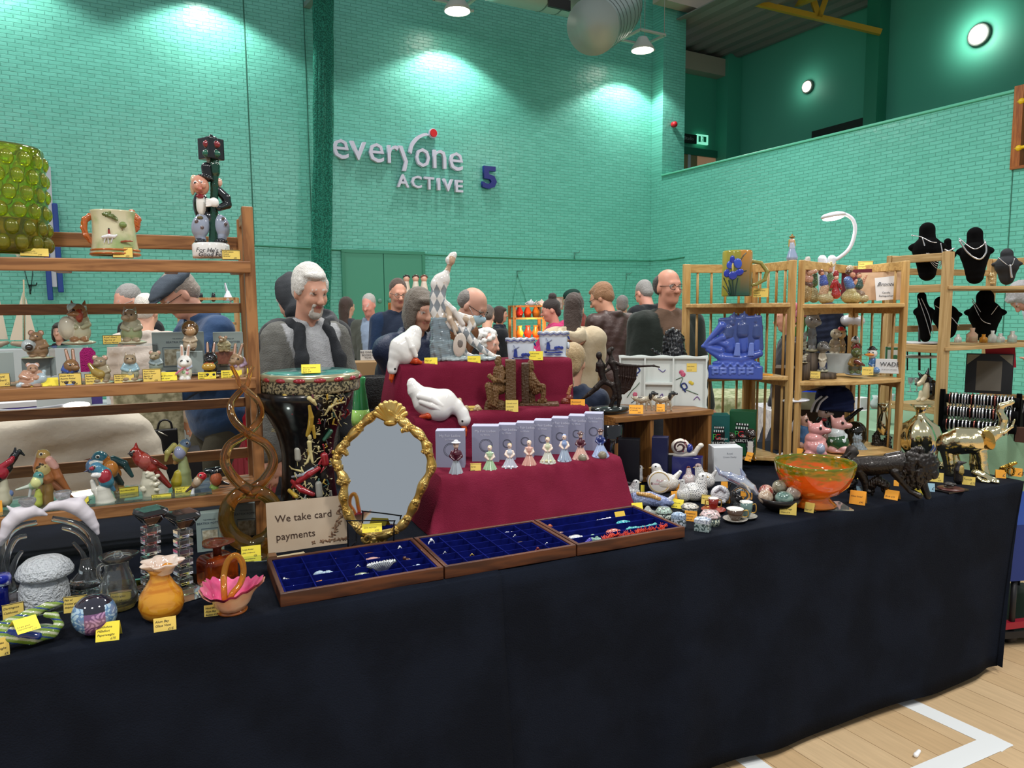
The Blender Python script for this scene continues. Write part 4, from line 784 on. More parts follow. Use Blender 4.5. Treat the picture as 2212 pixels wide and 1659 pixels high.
person('person in bright pink hoodie with dark hair in a bun',1180,647,7.2,face=-80,pitch=14,h=1.63,skin='c98a78',hair=('bun','241a18'),coat=SUIT('b32a63',hood=1,hoodc='b32a63',inf=.035),lh=(-.1,.36,.1),rh=(.1,.36,.05),legs='24262b',res=.012)
person('person in cream hooded coat with long brown hair and brown backpack, back turned',1242,636,5.2,face=172,pitch=10,hair=('long','36261e'),coat=SUIT('b7a88e',hood=1,hoodc='c0b298',inf=.045,long=1.1,name='coat'),legs='8f8474',extra=(backpack,),res=.010,lh=(-.12,.3,.05),rh=(.12,.3,.05))
person('person in dark green cap beside the cream-coated person, far back',1228,627,8.2,face=-110,hair=('short','6b5040'),pitch=12,coat=SUIT('7c2a22',inf=.03),extra=(ballcap,),res=.016)
person('person in dark brown leather jacket and jeans with light brown hair, back turned',1284,617,6.0,face=-145,pitch=22,lean=6,yaw=35,skin='c99378',hair=('thick','8a6444'),coat=SUIT('3a2622',inf=.035,mat=V(.45,bump=(60,.2))),legs='34496b',glasses='2a2624',res=.010,lh=(-.12,.3,.08),rh=(.12,.3,.08),slim=1.05)
person('person in navy jacket with cropped grey hair seen between two others',1345,638,8.0,face=175,hair=('short','6e6a68'),coat=SUIT('262c38',inf=.03),res=.015)
person('person in black coat with grey hair and glasses, turned away beside orange bag',1380,611,7.2,face=-140,pitch=22,lean=6,skin='c99280',hair=('short','8d8b89'),coat=SUIT('15181d',inf=.045,long=1.1),legs='2a2c31',glasses='2b2b2b',res=.011,slim=1.05)
person('person in dark green waxed jacket and brown jumper with glasses, looking right',1449,578,4.5,face=32,pitch=3,skin='c68c75',hair=('fringe','2e2622'),coat=SUIT('1e2521',inf=.04,long=1,colc='0f1010',open=.06,ox=-.01,oz=-.3),shirt='5b4638',legs='26282c',glasses='1c1a1a',res=.009,slim=1.1)
person('child in navy jacket with blond ponytail, back turned beside the bronze dancers',1243,743,3.7,face=165,h=1.42,seat=True,hair=('pony','a58d66'),coat=SUIT('2a3347',inf=.03),res=.010,pitch=12)
person('person in flat cap and blue jumper bending over, seen behind the bookshelf',345,598,3.75,face=-72,lean=10,pitch=28,skin='c08d78',hair=('short','8d8177'),coat=SUIT('2b4365',inf=.03,name='jumper'),glasses='3a302a',legs='4a473c',extra=(flatcap,),res=.009,slim=1.1,fat=.03,lh=(-.2,.42,.1),rh=(.18,.4,.06))
person('person in black with thin grey hair and glasses behind the bookshelf',255,619,5.2,face=-60,pitch=25,skin='c4917e',hair=('short','8a8886'),coat=SUIT('15161a',inf=.025),shirt='dcdce2',glasses='999999',res=.012)
person('person in pale quilted jacket hidden behind the flat-capped person',322,640,4.7,face=160,pitch=20,hair=('short','cfcac2'),coat=SUIT('bdb2a8',inf=.035,quilt=9,fold=.006),res=.012)
person('person with dark wavy hair in black top, small at the far left',126,696,8.3,face=-20,h=1.62,seat=True,skin='cfa08c',hair=('bob','2c211c'),coat=SUIT('17171b'),res=.014)
person('person in pale blue top with long grey hair, bending behind the jewellery shelf',2176,627,5.9,face=-62,lean=30,pitch=30,skin='b98474',hair=('bob','9a989a'),coat=SUIT('9fb3bd',inf=.035),legs='3a4350',res=.010,lh=(-.2,.35,.1))
person('person with dark hair seen through the slats of the left corner shelf',1692,655,5.2,face=-75,skin='c08a74',hair=('short','211a17'),coat=SUIT('23252c'),pitch=10,res=.014)
person('person in lilac-white top seated behind the grey-coated person',722,700,5.4,face=100,h=1.6,seat=True,hair=('short','5a4638'),coat=SUIT('c9c3d4',inf=.03),res=.014)
# ---------------- left bookshelf: top level ----------------
GL=lambda c,r=.02,t=.95,**k:M(c,r,trans=t,ior=1.5,**k)
f=Fig(6,549,Y=2.53);c=f.L(6,549)
m=MB();f.lat([(2,548),(80,549),(86,545),(89,500),(90,430),(90,350),(89,326),(87,321),(84,326),(83,350),(82,430),(80,520),(60,536),(2,540)],n=64,mb=m)
T=f.T('bubble_glass_vase','large green and amber bubbled glass vase at the left end of the top shelf','vase');m.build('vase_wall',M('cfe85c',.03,trans=.95,ior=1.45),T)
m=MB();r0=90*f.s
for j,yy in enumerate((352,388,424,460,496,528)):
 for i in range(16):a=2*math.pi*(i+.5*(j%2))/16;z=f.L(6,yy)[2];m.sph((c[0]+r0*math.cos(a)*.93,c[1]+r0*math.sin(a)*.93,z),(.0185,.0185,.023),14,9)
m.build('raised_bubbles',M('e6ea4a',.03,trans=.9,ior=1.5),T)
m=MB();m.lathe([(.001,f.L(6,545)[2]),(78*f.s,f.L(6,545)[2]),(79*f.s,f.L(6,478)[2]),(.001,f.L(6,474)[2])],(c[0],c[1],0),40);m.build('amber_layer',M('f5a428',.05,trans=.9,ior=1.35),T)
f=Fig(250,556,Y=2.50);s=f.sc()
f_=lambda p:p
T=f.T('hunting_jug','cream pottery jug with painted hunting scene and orange branch handle','jug')
m=MB();f.lat([(2,554),(46,554),(48,548),(46,540),(44,530),(42,505),(39,480),(41,460),(42,457),(39,457),(36,480),(38,520),(2,530)],n=48,mb=m,mod=lambda th,i:1+(.06*math.cos(2*th)if i>5 else 0));m.build('jug_body',M('cfc9a8',.15,coat=.5,c2='8fa36b',nscale=9,contrast=(.45,.62)),T)
m=MB()
for y0,y1,r_ in((552,548,49.2),(544,540,48)):f.lat([(r_,y0),(r_+.8,(y0+y1)/2),(r_,y1)],mb=m)
m.build('orange_base_bands',M('b0622a',.15,coat=.5),T)
q=f.sc();q.ch([(212,468,5),(196,466,6),(184,474,6.5),(181,492,6),(186,508,5.5),(196,520,5),(208,533,5)],'b5602a');q.build('branch_handle',GLAZE(),T,noise=(.8,.25))
q=f.sc();q.e(289,478,8,18,'b5602a',d=-4,a=8);q.ch([(284,458,6),(297,474,7),(295,492,6),(287,505,4)],'a9552a',d=0);q.build('mask_spout',GLAZE(),T,noise=(.9,.5))
q=f.sc();q.ch([(212,462,4,-20),(228,463,4.5,-34),(243,468,4.5,-40),(252,474,3,-41)],'5d6b38');q.ch([(218,458,3,-20),(236,459,3.5,-36)],'76814a');q.build('leaf_trim',GLAZE(),T,noise=(1,.5))
q=f.sc()
for pts,cc in(([(222,512,3,-42),(236,510,4.5,-44),(246,511,3.5,-43),(252,508,2,-42)],'d8d8dc'),([(228,513,1.3,-43),(225,524,1.2,-43)],'c8c8d0'),([(233,514,1.3,-44),(235,526,1.2,-44)],'c8c8d0'),([(243,514,1.3,-44),(240,524,1.2,-44)],'c8c8d0'),([(236,506,2.5,-45),(235,498,2,-44)],'8a2a24'),([(235,495,1.8,-44),(235,494,1.8,-44)],'201c1c'),([(262,522,1.8,-44),(272,521,2.2,-43),(286,521,1.4,-40)],'8e4426'),([(264,498,1,-43),(265,488,1,-43)],'6d5a36'),([(265,486,7,-40),(266,486,7,-40)],'6f8246')):q.ch(pts,cc)
q.build('painted_scene',GLAZE(),T,px=.7)
f=Fig(455,559,Y=2.52);T=f.T('gentleman_decanter','glazed figure of a top-hatted gentleman hugging a green lamp post','figurine')
m=MB();f.lat([(2,558),(37,558),(38,553),(38,530),(35,526),(2,525)],x=457,mb=m);o=m.build('round_plinth',M('e4e4e2',.12,coat=.6),T)
up=np.array((0,0,1.0));pf=lambda x,y,d:f.L(x,y,d)
text("For He's a jolly",.0185,T,frame4(pf(423,544,-40),f.ax,up),INK,align='LEFT',shear=.2,bold=.01);text("Good Fellow",.0185,T,frame4(pf(428,553.5,-40.5),f.ax,up),INK,align='LEFT',shear=.2,bold=.01)
q=f.sc();q.ch([(461,524,10),(462,480,8.5),(463,400,8),(463,362,8.5),(463,350,9.5)],'0f3a2a',d=-6);q.c(463,372,463,358,11.5,11.5,'0f3a2a',d=-6);q.build('lamp_post',GLAZE(),T,noise=(.3,.4))
q=f.sc();q.c(457,352,457,345,10,10,'a79c84');q.b(456,323,19,22,19,2,'101416',yaw=38,d=-2);q.e(456,300,14,6,'101416');q.e(456,295,4,5,'101416')
for x,y,cc,dd in((445,311,'7a1f26',-20),(444,331,'1f5a46',-20),(469,312,'7a1f26',-19),(469,332,'1f5a46',-19)):q.e(x,y,6.5,7,cc,d=dd,rd=5)
q.build('lantern_head',GLAZE(),T)
q=f.sc();sk='c98f78'
q.e(433,400,17,21,sk,d=-14,rd=16,a=-12);q.e(424,402,5,7,sk,d=-28);q.e(440,400,5,7,sk,d=-30);q.e(432,408,4.5,4,'b9705e',d=-32);q.c(425,415,437,415,1.3,1.3,'7a2f2a',d=-31)
for x in(421,436):q.e(x,395,3,3.4,'e8e4e0',d=-28);q.e(x,395,1.4,1.6,'1c1a1a',d=-31)
q.e(419,388,7,10,'d0bda0',d=-14);q.e(416,405,5,16,'b9a486',d=-8)
q.e(436,448,17,34,'14171a',d=2,rd=15,a=-5);q.e(434,440,9,24,'e3e2de',d=-12,rd=8);q.e(432,424,8,4,'8f2430',d=-20);q.e(432,470,6,4,'5a5236',d=-20)
q.ch([(472,412,9),(488,428,10),(491,442,9),(474,449,7,-16)],'14171a');q.e(462,437,10,10,'eceae8',d=-22,rd=6)
for k in range(4):q.c(454,432+4*k,446,430+5*k,2.6,2.2,'eceae8',d=-24)
q.e(474,394,6,9,'d9ab98',d=-2);q.e(433,490,18,26,'8e98ac',d=-8,rd=15,a=10);q.e(479,490,16,26,'8e98ac',d=-6,rd=14,a=-8);q.e(455,470,22,14,'20242a',d=2)
for x,y in((424,478),(436,492),(482,472),(488,484)):q.e(x,y,3.5,3.5,'5a4a4a',d=-21)
q.ch([(432,512,10),(436,518,9)],'8e98ac',d=-8);q.ch([(480,512,10),(479,518,9)],'8e98ac',d=-8);q.e(433,522,12,6,'15161a',d=-14,rd=12);q.e(477,522,14,6,'15161a',d=-14,rd=12)
q.build('gentleman',GLAZE(),T,px=1.1)
q=f.sc();q.c(449,382,446,362,11,11,'101214',d=-12);q.e(445,384,17,5,'101214',d=-12,rd=15,a=18);q.build('top_hat',GLAZE(),T)
card(75,553,52,17,'t',['Amber studio','decorative vase','£35'],'yellow card in front of the bubbled glass vase',Y=2.44,lean=35)
card(266,557,40,24,'t',['Arthur Wood','Foxhound','Stirrup jug','£25'],'yellow bordered card against the hunting jug',Y=2.435,border=True)
card(500,561,38,21,'t',['Staffordshire','musical','decanter','£55'],'yellow bordered card beside the lamp-post gentleman',Y=2.435,border=True)
# ---------------- middle level: glazed animals ----------------
Z2=1.2885
def an(name,x0,x1,y0,yb,label,body,head,ear,pose='sit',coat=None,z=Z2,Y=None,extra=None,grp='glazed animal figures on the middle shelf',look=1,base='b9b79c',parts=None,mat=None,cat='figurine',hat=None,arm=None,z_=None):
 """generic clothed animal figure: rounded base, body, coat, arms, head with snout, ears"""
 f=Fig((x0+x1)/2,yb,z=z)if Y is None else Fig((x0+x1)/2,yb,Y=Y)
 if Y is None and z==Z2 and f.O[1]<2.46:f=Fig((x0+x1)/2,yb,Y=2.46)
 W=(x1-x0)/2;H=yb-y0;cx=(x0+x1)/2;q=f.sc();hh=H*.19
 eh={'rabbit':.30,'mouse':.14,'cat':.12,'fox':.14,'dog':.04,'none':0,'duck':0,'badger':.05}[ear]*H;hy=y0+eh+hh*.9;hx=cx-look*W*.12;bc=coat or body
 if base:q.e(cx,yb-H*.04,W*.95,H*.06,base,rd=W*.8)
 q.e(cx,yb-H*.26,W*.66,H*.24,body if pose!='coat' else bc,rd=W*.55);q.e(cx,yb-H*.48,W*.5,H*.22,bc,rd=W*.45)
 for sx in(-1,1):
  q.ch([(cx+sx*W*.42,yb-H*.56,W*.16,-2),(cx+sx*W*.6,yb-H*.42,W*.15,-W*.25),(cx+sx*W*.22,yb-H*.36,W*.12,-W*.5)],arm or bc);q.e(cx+sx*W*.32,yb-H*.09,W*.26,H*.07,head if pose!='coat' else '3a2f28',d=-W*.4,rd=W*.4)
 q.e(hx,hy,hh*.95,hh*.95,head,d=-W*.1,rd=hh);sn={'duck':(1.5,.28,'d88a3a'),'fox':(1.25,.3,head)}.get(ear,(.85,.42,head))
 q.e(hx-look*hh*.6,hy+hh*.25,hh*.62*sn[0],hh*sn[1],sn[2],d=-W*.3-hh*.5,rd=hh*.5);q.e(hx-look*hh*(1.05*sn[0]-.0),hy+hh*.12,hh*.13,hh*.12,'2a2222',d=-W*.3-hh*.75)
 for sx in(-1,1):q.e(hx-look*hh*.25+sx*hh*.4,hy-hh*.12,hh*.14,hh*.16,'1c1818',d=-W*.1-hh*.88)
 for sx in(-1,1):
  ex=hx+sx*hh*.6
  if ear=='rabbit':q.ch([(hx+sx*hh*.35,hy-hh*.6,hh*.26),(hx+sx*hh*.5+look*hh*.3,y0+3,hh*.2)],head);q.c(hx+sx*hh*.38,hy-hh*.8,hx+sx*hh*.5+look*hh*.3,y0+5,hh*.12,hh*.08,'c9a493',d=-hh*.2)
  elif ear=='mouse':q.e(ex*1+sx*hh*.2,hy-hh*.75,hh*.48,hh*.52,head,rd=hh*.16);q.e(ex+sx*hh*.2,hy-hh*.72,hh*.3,hh*.33,'c79a88',d=-hh*.14,rd=hh*.1)
  elif ear in('cat','fox'):q.ch([(ex,hy-hh*.5,hh*.34),(ex+sx*hh*.15,hy-hh*1.25,hh*.06)],head)
  elif ear=='dog':q.ch([(ex,hy-hh*.4,hh*.25),(ex+sx*hh*.35,hy+hh*.5,hh*.28)],head)
 if hat:q.e(hx,hy-hh*.85,hh*1.0,hh*.22,hat,rd=hh);q.e(hx,hy-hh*1.1,hh*.6,hh*.42,hat,rd=hh*.6)
 if extra:extra(q,f,cx,W,H,yb,hx,hy,hh)
 o=q.build(name,mat or GLAZE(),None,px=max(.55,H/90));f.one(o,label,cat,grp);return f,o
card(7,835,26,28,'t',['Royal','Albert','£25'],'yellow bordered card cut by the left edge of the middle shelf',z=Z2,border=True)
def box(name,x,y,w,h,d,mat,label,cat='box',z=None,Y=None,t=None,yaw=0,grp=None,txt=(),inset=None,top=None):
 f=Fig(x,y,z=z,Y=Y,t=t);T=f.T(name,label,cat,grp);T.rotation_euler=(0,0,f.rz+math.radians(yaw));a,b,c=w*f.s/2,d*f.s,h*f.s;m=MB();m.box((-a,0,0),(a,b,c));CN=m.build('carton',mat,T,bevel=.0008)
 if top:m=MB();m.box((-a*.99,.001,c),(a*.99,b*.99,c+.0008));m.build('lid',top,T)
 for s_,sz,xx,yy,mt in txt:text(s_,sz*c,CN,frame4((xx*a,-.0006,yy*c),(1,0,0),(0,0,1)),mt)
 if inset:inset(CN,a,b,c)
 return T
GREYB=M('8f9c9b',.7);BPT=M('42505c',.7)
def bpin(T,a,b,c):m=MB();[m.box((u0*a,-.0006,v0*c),(u1*a,-.0002,v1*c))for u0,u1,v0,v1 in((-.62,.62,.60,.615),(-.62,.62,.10,.115),(-.62,-.6,.1,.615),(.6,.62,.1,.615))];m.build('printed_border',BPT,T);m=MB();m.box((-.56*a,-.0006,.14*c),(.56*a,-.0003,.56*c));m.build('printed_picture',M('8a8168',.7,c2='b9b6a2',nscale=60),T)
bt=lambda s_=.07:[('BEATRIX POTTER',.075,0,.72,BPT),('THE WORLD OF',.038,0,.82,BPT)]
box('figurine_box',389,800,102,82,40,GREYB,'grey-green figurine box standing behind the hedgehog figure',Y=2.60,txt=bt(),inset=bpin,grp='grey figurine boxes on the middle shelf')
box('figurine_box',496,800,60,82,40,GREYB,'grey-green figurine box behind the figure on the brick wall',Y=2.60,txt=bt(),inset=bpin,grp='grey figurine boxes on the middle shelf')
box('figurine_box',8,826,42,64,30,GREYB,'plain grey figurine box at the left edge of the middle shelf',Y=2.50,grp='grey figurine boxes on the middle shelf')
box('figurine_box',86,812,62,38,34,GREYB,'low grey box under the brown mouse with a jug',Y=2.54,grp='grey figurine boxes on the middle shelf')
box('figurine_box',412,806,52,46,34,GREYB,'small grey box under the hedgehog figure',Y=2.535,grp='grey figurine boxes on the middle shelf')
zb=onz(86,812,1.29);zt=float(ony(86,774,2.54)[2])
f=Fig(232,806,Y=2.58);T=f.T('clear_riser','clear plastic riser under the fox and cat figures','riser');m=MB();zr=ony(232,745,2.58)[2]-f.O[2];m.box((-100*f.s,-.05,zr-.004),(100*f.s,.05,zr));m.box((-100*f.s,-.05,0),(-98*f.s,.05,zr-.004));m.box((98*f.s,-.05,0),(100*f.s,.05,zr-.004));m.build('acrylic',M('e6ecec',.03,trans=.95,ior=1.3),T);ZR=f.O[2]+zr
br='8a6f52'
def fx(q,f,cx,W,H,yb,hx,hy,hh):q.e(cx-W*.75,yb-H*.35,W*.5,H*.25,'c9c6b4',d=-6);q.ch([(cx-W*.5,yb-H*.5,7),(cx-W*.42,yb-H*.72,6)],'d8d8d0',d=-8);q.e(cx-W*.42,yb-H*.78,11,10,'9fb5b4',d=-8);q.e(cx-W*.15,yb-H*.73,8,3.5,'c9822f',d=-14);q.e(cx,yb-H*.6,W*.22,H*.14,'8f3a26',d=-W*.62)
an('fox_and_duck_figurine',137,205,642,744,'glazed fox in pale coat with blue-bonneted goose, on the clear riser','b9b79c','8b6442','fox',coat='a9ab8c',Y=2.57,extra=fx,look=.6)
an('cat_figurine',252,316,658,743,'glazed cat in green trousers holding a basket, right on the clear riser','8f9b72','9c8a70','cat',coat='a7a68e',Y=2.57)
an('mouse_figurine',50,113,708,775,'glazed brown mouse holding a pale jug, on a low grey box',br,br,'mouse',z=zt,extra=lambda q,f,cx,W,H,yb,hx,hy,hh:q.e(cx-W*.65,yb-H*.42,W*.4,H*.2,'a9b5b8',d=-14)and q.e(cx-W*.6,yb-H*.36,7,7,'2c2420',d=-24),Y=2.54)
def shoe(q,f,cx,W,H,yb,hx,hy,hh):q.ch([(cx+W*.5,yb-H*.34,W*.34),(cx,yb-H*.2,W*.33),(cx-W*.75,yb-H*.08,W*.16)],'a9bcc6',d=-8);q.ch([(cx+W*.7,yb-H*.6,W*.12),(cx+W*.45,yb-H*.2,W*.2)],'9fb4bd',d=-4);q.e(hx,hy-hh*.5,hh*.9,hh*.6,'e2d6d8',d=-2)
an('mouse_figurine',32,106,779,838,'glazed mouse in white cap sitting in a pale blue shoe','b9917a','a5826a','mouse',extra=shoe,base=None,look=-.3)
an('rabbit_figurine',126,176,753,833,'glazed brown rabbit in a blue coat, long ears laid back','2f4a92','80603f','rabbit',coat='2f4a92',pose='coat',look=-1,base='7a8fb8')
an('mouse_figurine',192,246,762,829,'glazed grey mouse with an ochre leaf parasol, beside the magenta tag','9d937a','8d7f68','mouse',extra=lambda q,f,cx,W,H,yb,hx,hy,hh:q.ch([(cx-W*.95,yb-H*.62,4,-6),(cx-W*.5,yb-H*.38,8,-10),(cx-W*.1,yb-H*.3,9,-14)],'96803f'))
an('cat_figurine',254,308,758,825,'glazed tabby cat in light blue jacket, plump and seated','9fa48f','94836a','cat',coat='8fb0bd',look=.1)
an('squirrel_figurine',316,358,753,806,'glazed mouse-eared figure in grey-blue shawl with a basket, raised behind the cards','8c9a92','93886f','mouse',coat='8fa0a4',Y=2.52)
an('rabbit_figurine',378,421,744,826,'white and pastel floral rabbit playing a pink pipe','d8dcc8','e0dfda','rabbit',coat='aebfd8',look=.2,base='c9b68a',extra=lambda q,f,cx,W,H,yb,hx,hy,hh:q.ch([(cx-W*.9,hy+hh*1.6,2,-12),(hx,hy+hh*.6,2,-16)],'d47f98')and[q.e(cx+rng.uniform(-W*.4,W*.4),yb-H*rng.uniform(.15,.55),2.6,2.6,c_,d=-W*.52)for c_ in('d9d25a','d58fa8','7fae7a','d9d25a','c87f9c','86b084')])
an('rabbit_figurine',434,476,737,816,'glossy black rabbit with a yellow basket','17181b','17181b','rabbit',coat='2c4436',look=.2,base='b9a06a',extra=lambda q,f,cx,W,H,yb,hx,hy,hh:q.e(cx-W*.2,yb-H*.3,14,8,'b28f3a',d=-W*.7)and q.e(cx-W*.2,yb-H*.37,11,4,'a9492f',d=-W*.7))
an('rabbit_figurine',488,541,741,820,'glazed brown rabbit in a mauve jacket, leaning forward at the shelf end','b9a48f','93795c','rabbit',coat='a893ac',look=1,base='9c9a86')
an('hedgehog_figurine',389,432,700,760,'round hedgehog figure with spiny brown back on a small grey box','b5a48c','5a4632','none',Y=2.535,extra=lambda q,f,cx,W,H,yb,hx,hy,hh:q.e(cx,hy,W*.8,H*.3,'5a4226',rd=W*.6)and q.e(cx,hy+hh*.5,W*.5,H*.16,'b08e6a',d=-W*.5),base=None)
an('mouse_figurine',464,504,722,762,'small mouse peering over a red brick wall block','a59a72','9c8462','mouse',Y=2.56,base=None)
box('brick_wall_ornament',484,786,38,26,20,M('7c4a38',.3,c2='8d5a46',nscale=70,coat=.3),'small glazed red brick wall block under the mouse','ornament',Y=2.55)
f=Fig(192,803,Y=2.505);T=f.T('gift_tag','bright magenta knitted-look tag hanging beside the blue-coated rabbit','tag');m=MB();w_=15*f.s;h_=52*f.s;m.prism([(-w_,0),(w_,0),(w_,h_*.8),(w_*.5,h_),(-w_*.5,h_),(-w_,h_*.8)],-.002,.002);m.build('tag_board',M('a8186a',.9,bump=(300,.8),c2='b5207a'),T);m=MB();m.tube([(0,0,h_*.9),(0,0,h_*1.05)],.001);m.build('tag_string',M('d8d0c8',.8),T);T.rotation_euler=(0,0,f.rz)
for a in((94,838,56,20,'y',['Model of the','Fox mouse','£22'],'yellow tilted card in front of the blue shoe',35,0),(153,834,42,28,'t',['Royal Albert','Beatrix Potter','Figurine of','£28'],'yellow bordered card in front of the blue-coated rabbit',10,1),(205,833,36,26,'t',['Royal Albert','Figurine of','Appley Dapply','£20'],'yellow bordered card in front of the parasol mouse',10,1),(269,829,40,21,'t',['Royal Albert','Model of the','tabby cat','£24'],'yellow bordered card in front of the tabby cat',10,1),(329,826,36,29,'t',['Royal Albert','Beatrix Potter','figurine of','Mrs Tiggy','£24'],'yellow bordered card below the shawled figure',10,1),(360,827,42,22,'y',['Royal Doulton','Rabbit piper','£28'],'bright yellow tent card left of the floral rabbit',30,0),(448,824,36,20,'y',['Royal Albert','Little Black','Rabbit','£25'],'bright yellow card in front of the black rabbit',10,0),(501,822,42,22,'y',['Beswick','Rabbit in','mauve coat','£24'],'bright yellow card in front of the mauve-jacketed rabbit',10,0),(243,744,36,20,'t',['Royal Albert','Figurine of','Hunca Munca'],'yellow bordered card between the figures on the clear riser',10,1)):
 card(a[0],a[1],a[2],a[3],a[4],a[5],a[6],Y=2.435 if a[1]>800 else 2.545,lean=a[7],border=bool(a[8]))
card(541,822,12,26,'y',['£2'],'bright yellow card edge-on by the bookshelf post',Y=2.50)
# ---------------- lower level: birds ----------------
Z3=.9305
def bird(name,label,beak,head,chest,belly,tail,cols,perch,yb,Y=2.5,extra=None,k=2.5):
 """beak,head,chest,belly,tail: (x,y,r[,d]) pixel blobs; cols: head,breast,back,tail,beak"""
 f=Fig(belly[0],yb,Y=Y);q=f.sc();g=lambda a:a[3]if len(a)>3 else 0
 q.ch([(head[0],head[1],head[2],g(head)),(chest[0],chest[1],chest[2],g(chest)),(belly[0],belly[1],belly[2],g(belly))],cols[2]);q.e(head[0],head[1],head[2]*1.05,head[2],cols[0],d=g(head)-1)
 q.e((chest[0]*2+belly[0])/3,(chest[1]*2+belly[1])/3,chest[2]*.85,chest[2]*1.1,cols[1],d=-chest[2]*.45,rd=chest[2]*.75)
 q.ch([(belly[0],belly[1],belly[2]*.6,0),(tail[0],tail[1],tail[2],g(tail))],cols[3]);dx=1 if beak[0]>head[0]else-1
 q.c(head[0]+dx*head[2]*.6,head[1],beak[0],beak[1],head[2]*.32,.6,cols[4],d=g(head)-2);q.e(head[0]+dx*head[2]*.35,head[1]-head[2]*.2,head[2]*.22,head[2]*.22,'e8e4d8',d=g(head)-head[2]*.9);q.e(head[0]+dx*head[2]*.35,head[1]-head[2]*.2,head[2]*.13,head[2]*.14,'141010',d=g(head)-head[2]*1.05)
 for p in perch:q.ch(p[0],p[1])
 if extra:extra(q,f)
 pt=None
 o=q.build(name,GLAZE(),None,px=.8,k=k,noise=None);f.one(o,label,'figurine','ceramic birds on the lowest shelf');return f
def wing(q,pts,c):q.ch(pts,c)
bird('swallow_figurine','black and red ceramic swallow with raised forked tail, cut by left edge',(-40,1045),(-18,1035,14),(0,1025,14),(14,1010,12),(30,985,7),('14181c','9c2232','14181c','14181c','3a2a2a'),[([(8,1040,8),(6,1060,12),(8,1080,16)],'b9b59c'),([(20,1066,8),(5,1066,9),(22,1074,4)],'6f86b8')],1088,extra=lambda q,f:(q.ch([(24,998,7),(42,975,4),(52,983,2)],'14181c'),q.ch([(30,990,6),(33,968,2)],'14181c'),q.ch([(2,1010,7,-8),(22,996,6,-8),(26,990,4,-8)],'9c2232')))
bird('thrush_figurine','tall speckled brown thrush figure on a tree stump perch',(83,972),(93,984,13),(90,1008,16),(98,1032,18),(160,1080,4),('a98c52','b5a56a','a0673c','8d5a3c','c9b26a'),[([(98,1040,14),(98,1060,15),(97,1090,17)],'8c6d3c')],1090,Y=2.52,extra=lambda q,f:(q.ch([(112,1000,9,-6),(126,1030,9,-6),(150,1062,4,-4)],'a3653c'),q.ch([(106,994,9,-8),(118,1008,8,-8)],'c9988c'),[q.e(90+rng.uniform(-12,10),1024+rng.uniform(-22,22),1.5,1.8,'3c321c',d=-16)for _ in range(22)]))
bird('finch_figurine','small pale yellow and green bird with a long thin tail',(94,1030),(83,1028,9),(80,1040,11),(72,1048,9),(35,1058,2),('4f8a86','d9dc96','a9c6a0','c3cec0','3f6a86'),[([(82,1060,5),(83,1070,7),(80,1086,11)],'a5ad4c'),([(68,1050,4),(62,1078,2)],'b9bfc0')],1092,Y=2.47)
bird('kingfisher_figurine','large orange and blue kingfisher with long beak and spread wing, standing behind',(180,994),(216,990,15,20),(236,1008,17,22),(246,1024,15,22),(262,1044,6,20),('2c6678','b87834','a86a2c','2a3c40','6a4230'),[([(256,1040,8,24),(258,1066,14,24),(262,1096,18,24)],'8a6a3c')],1098,Y=2.56,extra=lambda q,f:(q.ch([(244,992,8,18),(268,1002,8,18),(285,1028,4,18)],'24484c'),q.e(196,1008,10,14,'5b7fa6',d=14),q.e(208,1000,14,6,'d8dcd8',d=8)))
bird('kingfisher_figurine','small blue kingfisher with crimson breast on a white rocky base, in front',(180,1020),(208,1012,13),(224,1024,15),(230,1040,15),(246,1058,4),('4a7f9c','a52f3c','3f7f94','3a6a86','3a3c60'),[([(222,1058,13),(226,1076,17),(230,1094,25)],'c9c8bc'),([(200,1040,5),(204,1058,6),(214,1070,8)],'dcdad0')],1104,Y=2.46,extra=lambda q,f:(q.e(212,1026,14,6,'e6e4e0',d=-10),q.e(198,1012,5,4,'9c3040',d=-12)))
bird('cardinal_figurine','dark red crested cardinal figure perched on cream leafy base',(275,981),(292,978,11),(306,992,16),(326,1008,16),(366,1050,5),('8a2a22','9c4a40','8c2c22','7a221c','3a2220'),[([(320,1022,12),(322,1044,17),(326,1068,16)],'c6c2ac'),([(300,1090,16),(330,1092,18),(345,1090,12)],'d6d0c2')],1099,Y=2.48,extra=lambda q,f:(q.ch([(293,974,7),(294,957,1.5)],'8a2218'),q.e(284,980,5,5,'1c1416',d=-7),q.ch([(312,988,7,-8),(336,1000,7,-8),(358,1012,4,-4)],'6c1c16'),[q.e(322+rng.uniform(-20,20),1040+rng.uniform(-22,22),5,4,'d2ceb8',d=-14)for _ in range(14)]))
bird('bluetit_figurine','blue-headed tit with yellow wing clinging to a mossy post',(403,946),(400,960,11),(390,975,13),(385,985,12),(378,1000,4),('5a6f86','8c94b0','a9a468','a07a4a','3a3c46'),[([(395,992,9,4),(398,1020,13,4),(402,1056,14,4)],'8e9a6a'),([(385,1024,9),(382,1040,12),(380,1052,8)],'a89a2a')],1064,Y=2.52,extra=lambda q,f:q.ch([(376,962,6),(362,978,6),(358,995,3)],'a8a25c'))
bird('goldfinch_figurine','small red-headed goldfinch on a white flower base',(426,1030),(436,1029,9),(428,1038,9),(422,1046,8),(402,1062,2),('b02432','b8a48c','9a7a58','4a3a34','8a7a6a'),[([(418,1056,3),(416,1064,3),(416,1076,10)],'dcdce0')],1080,Y=2.44)
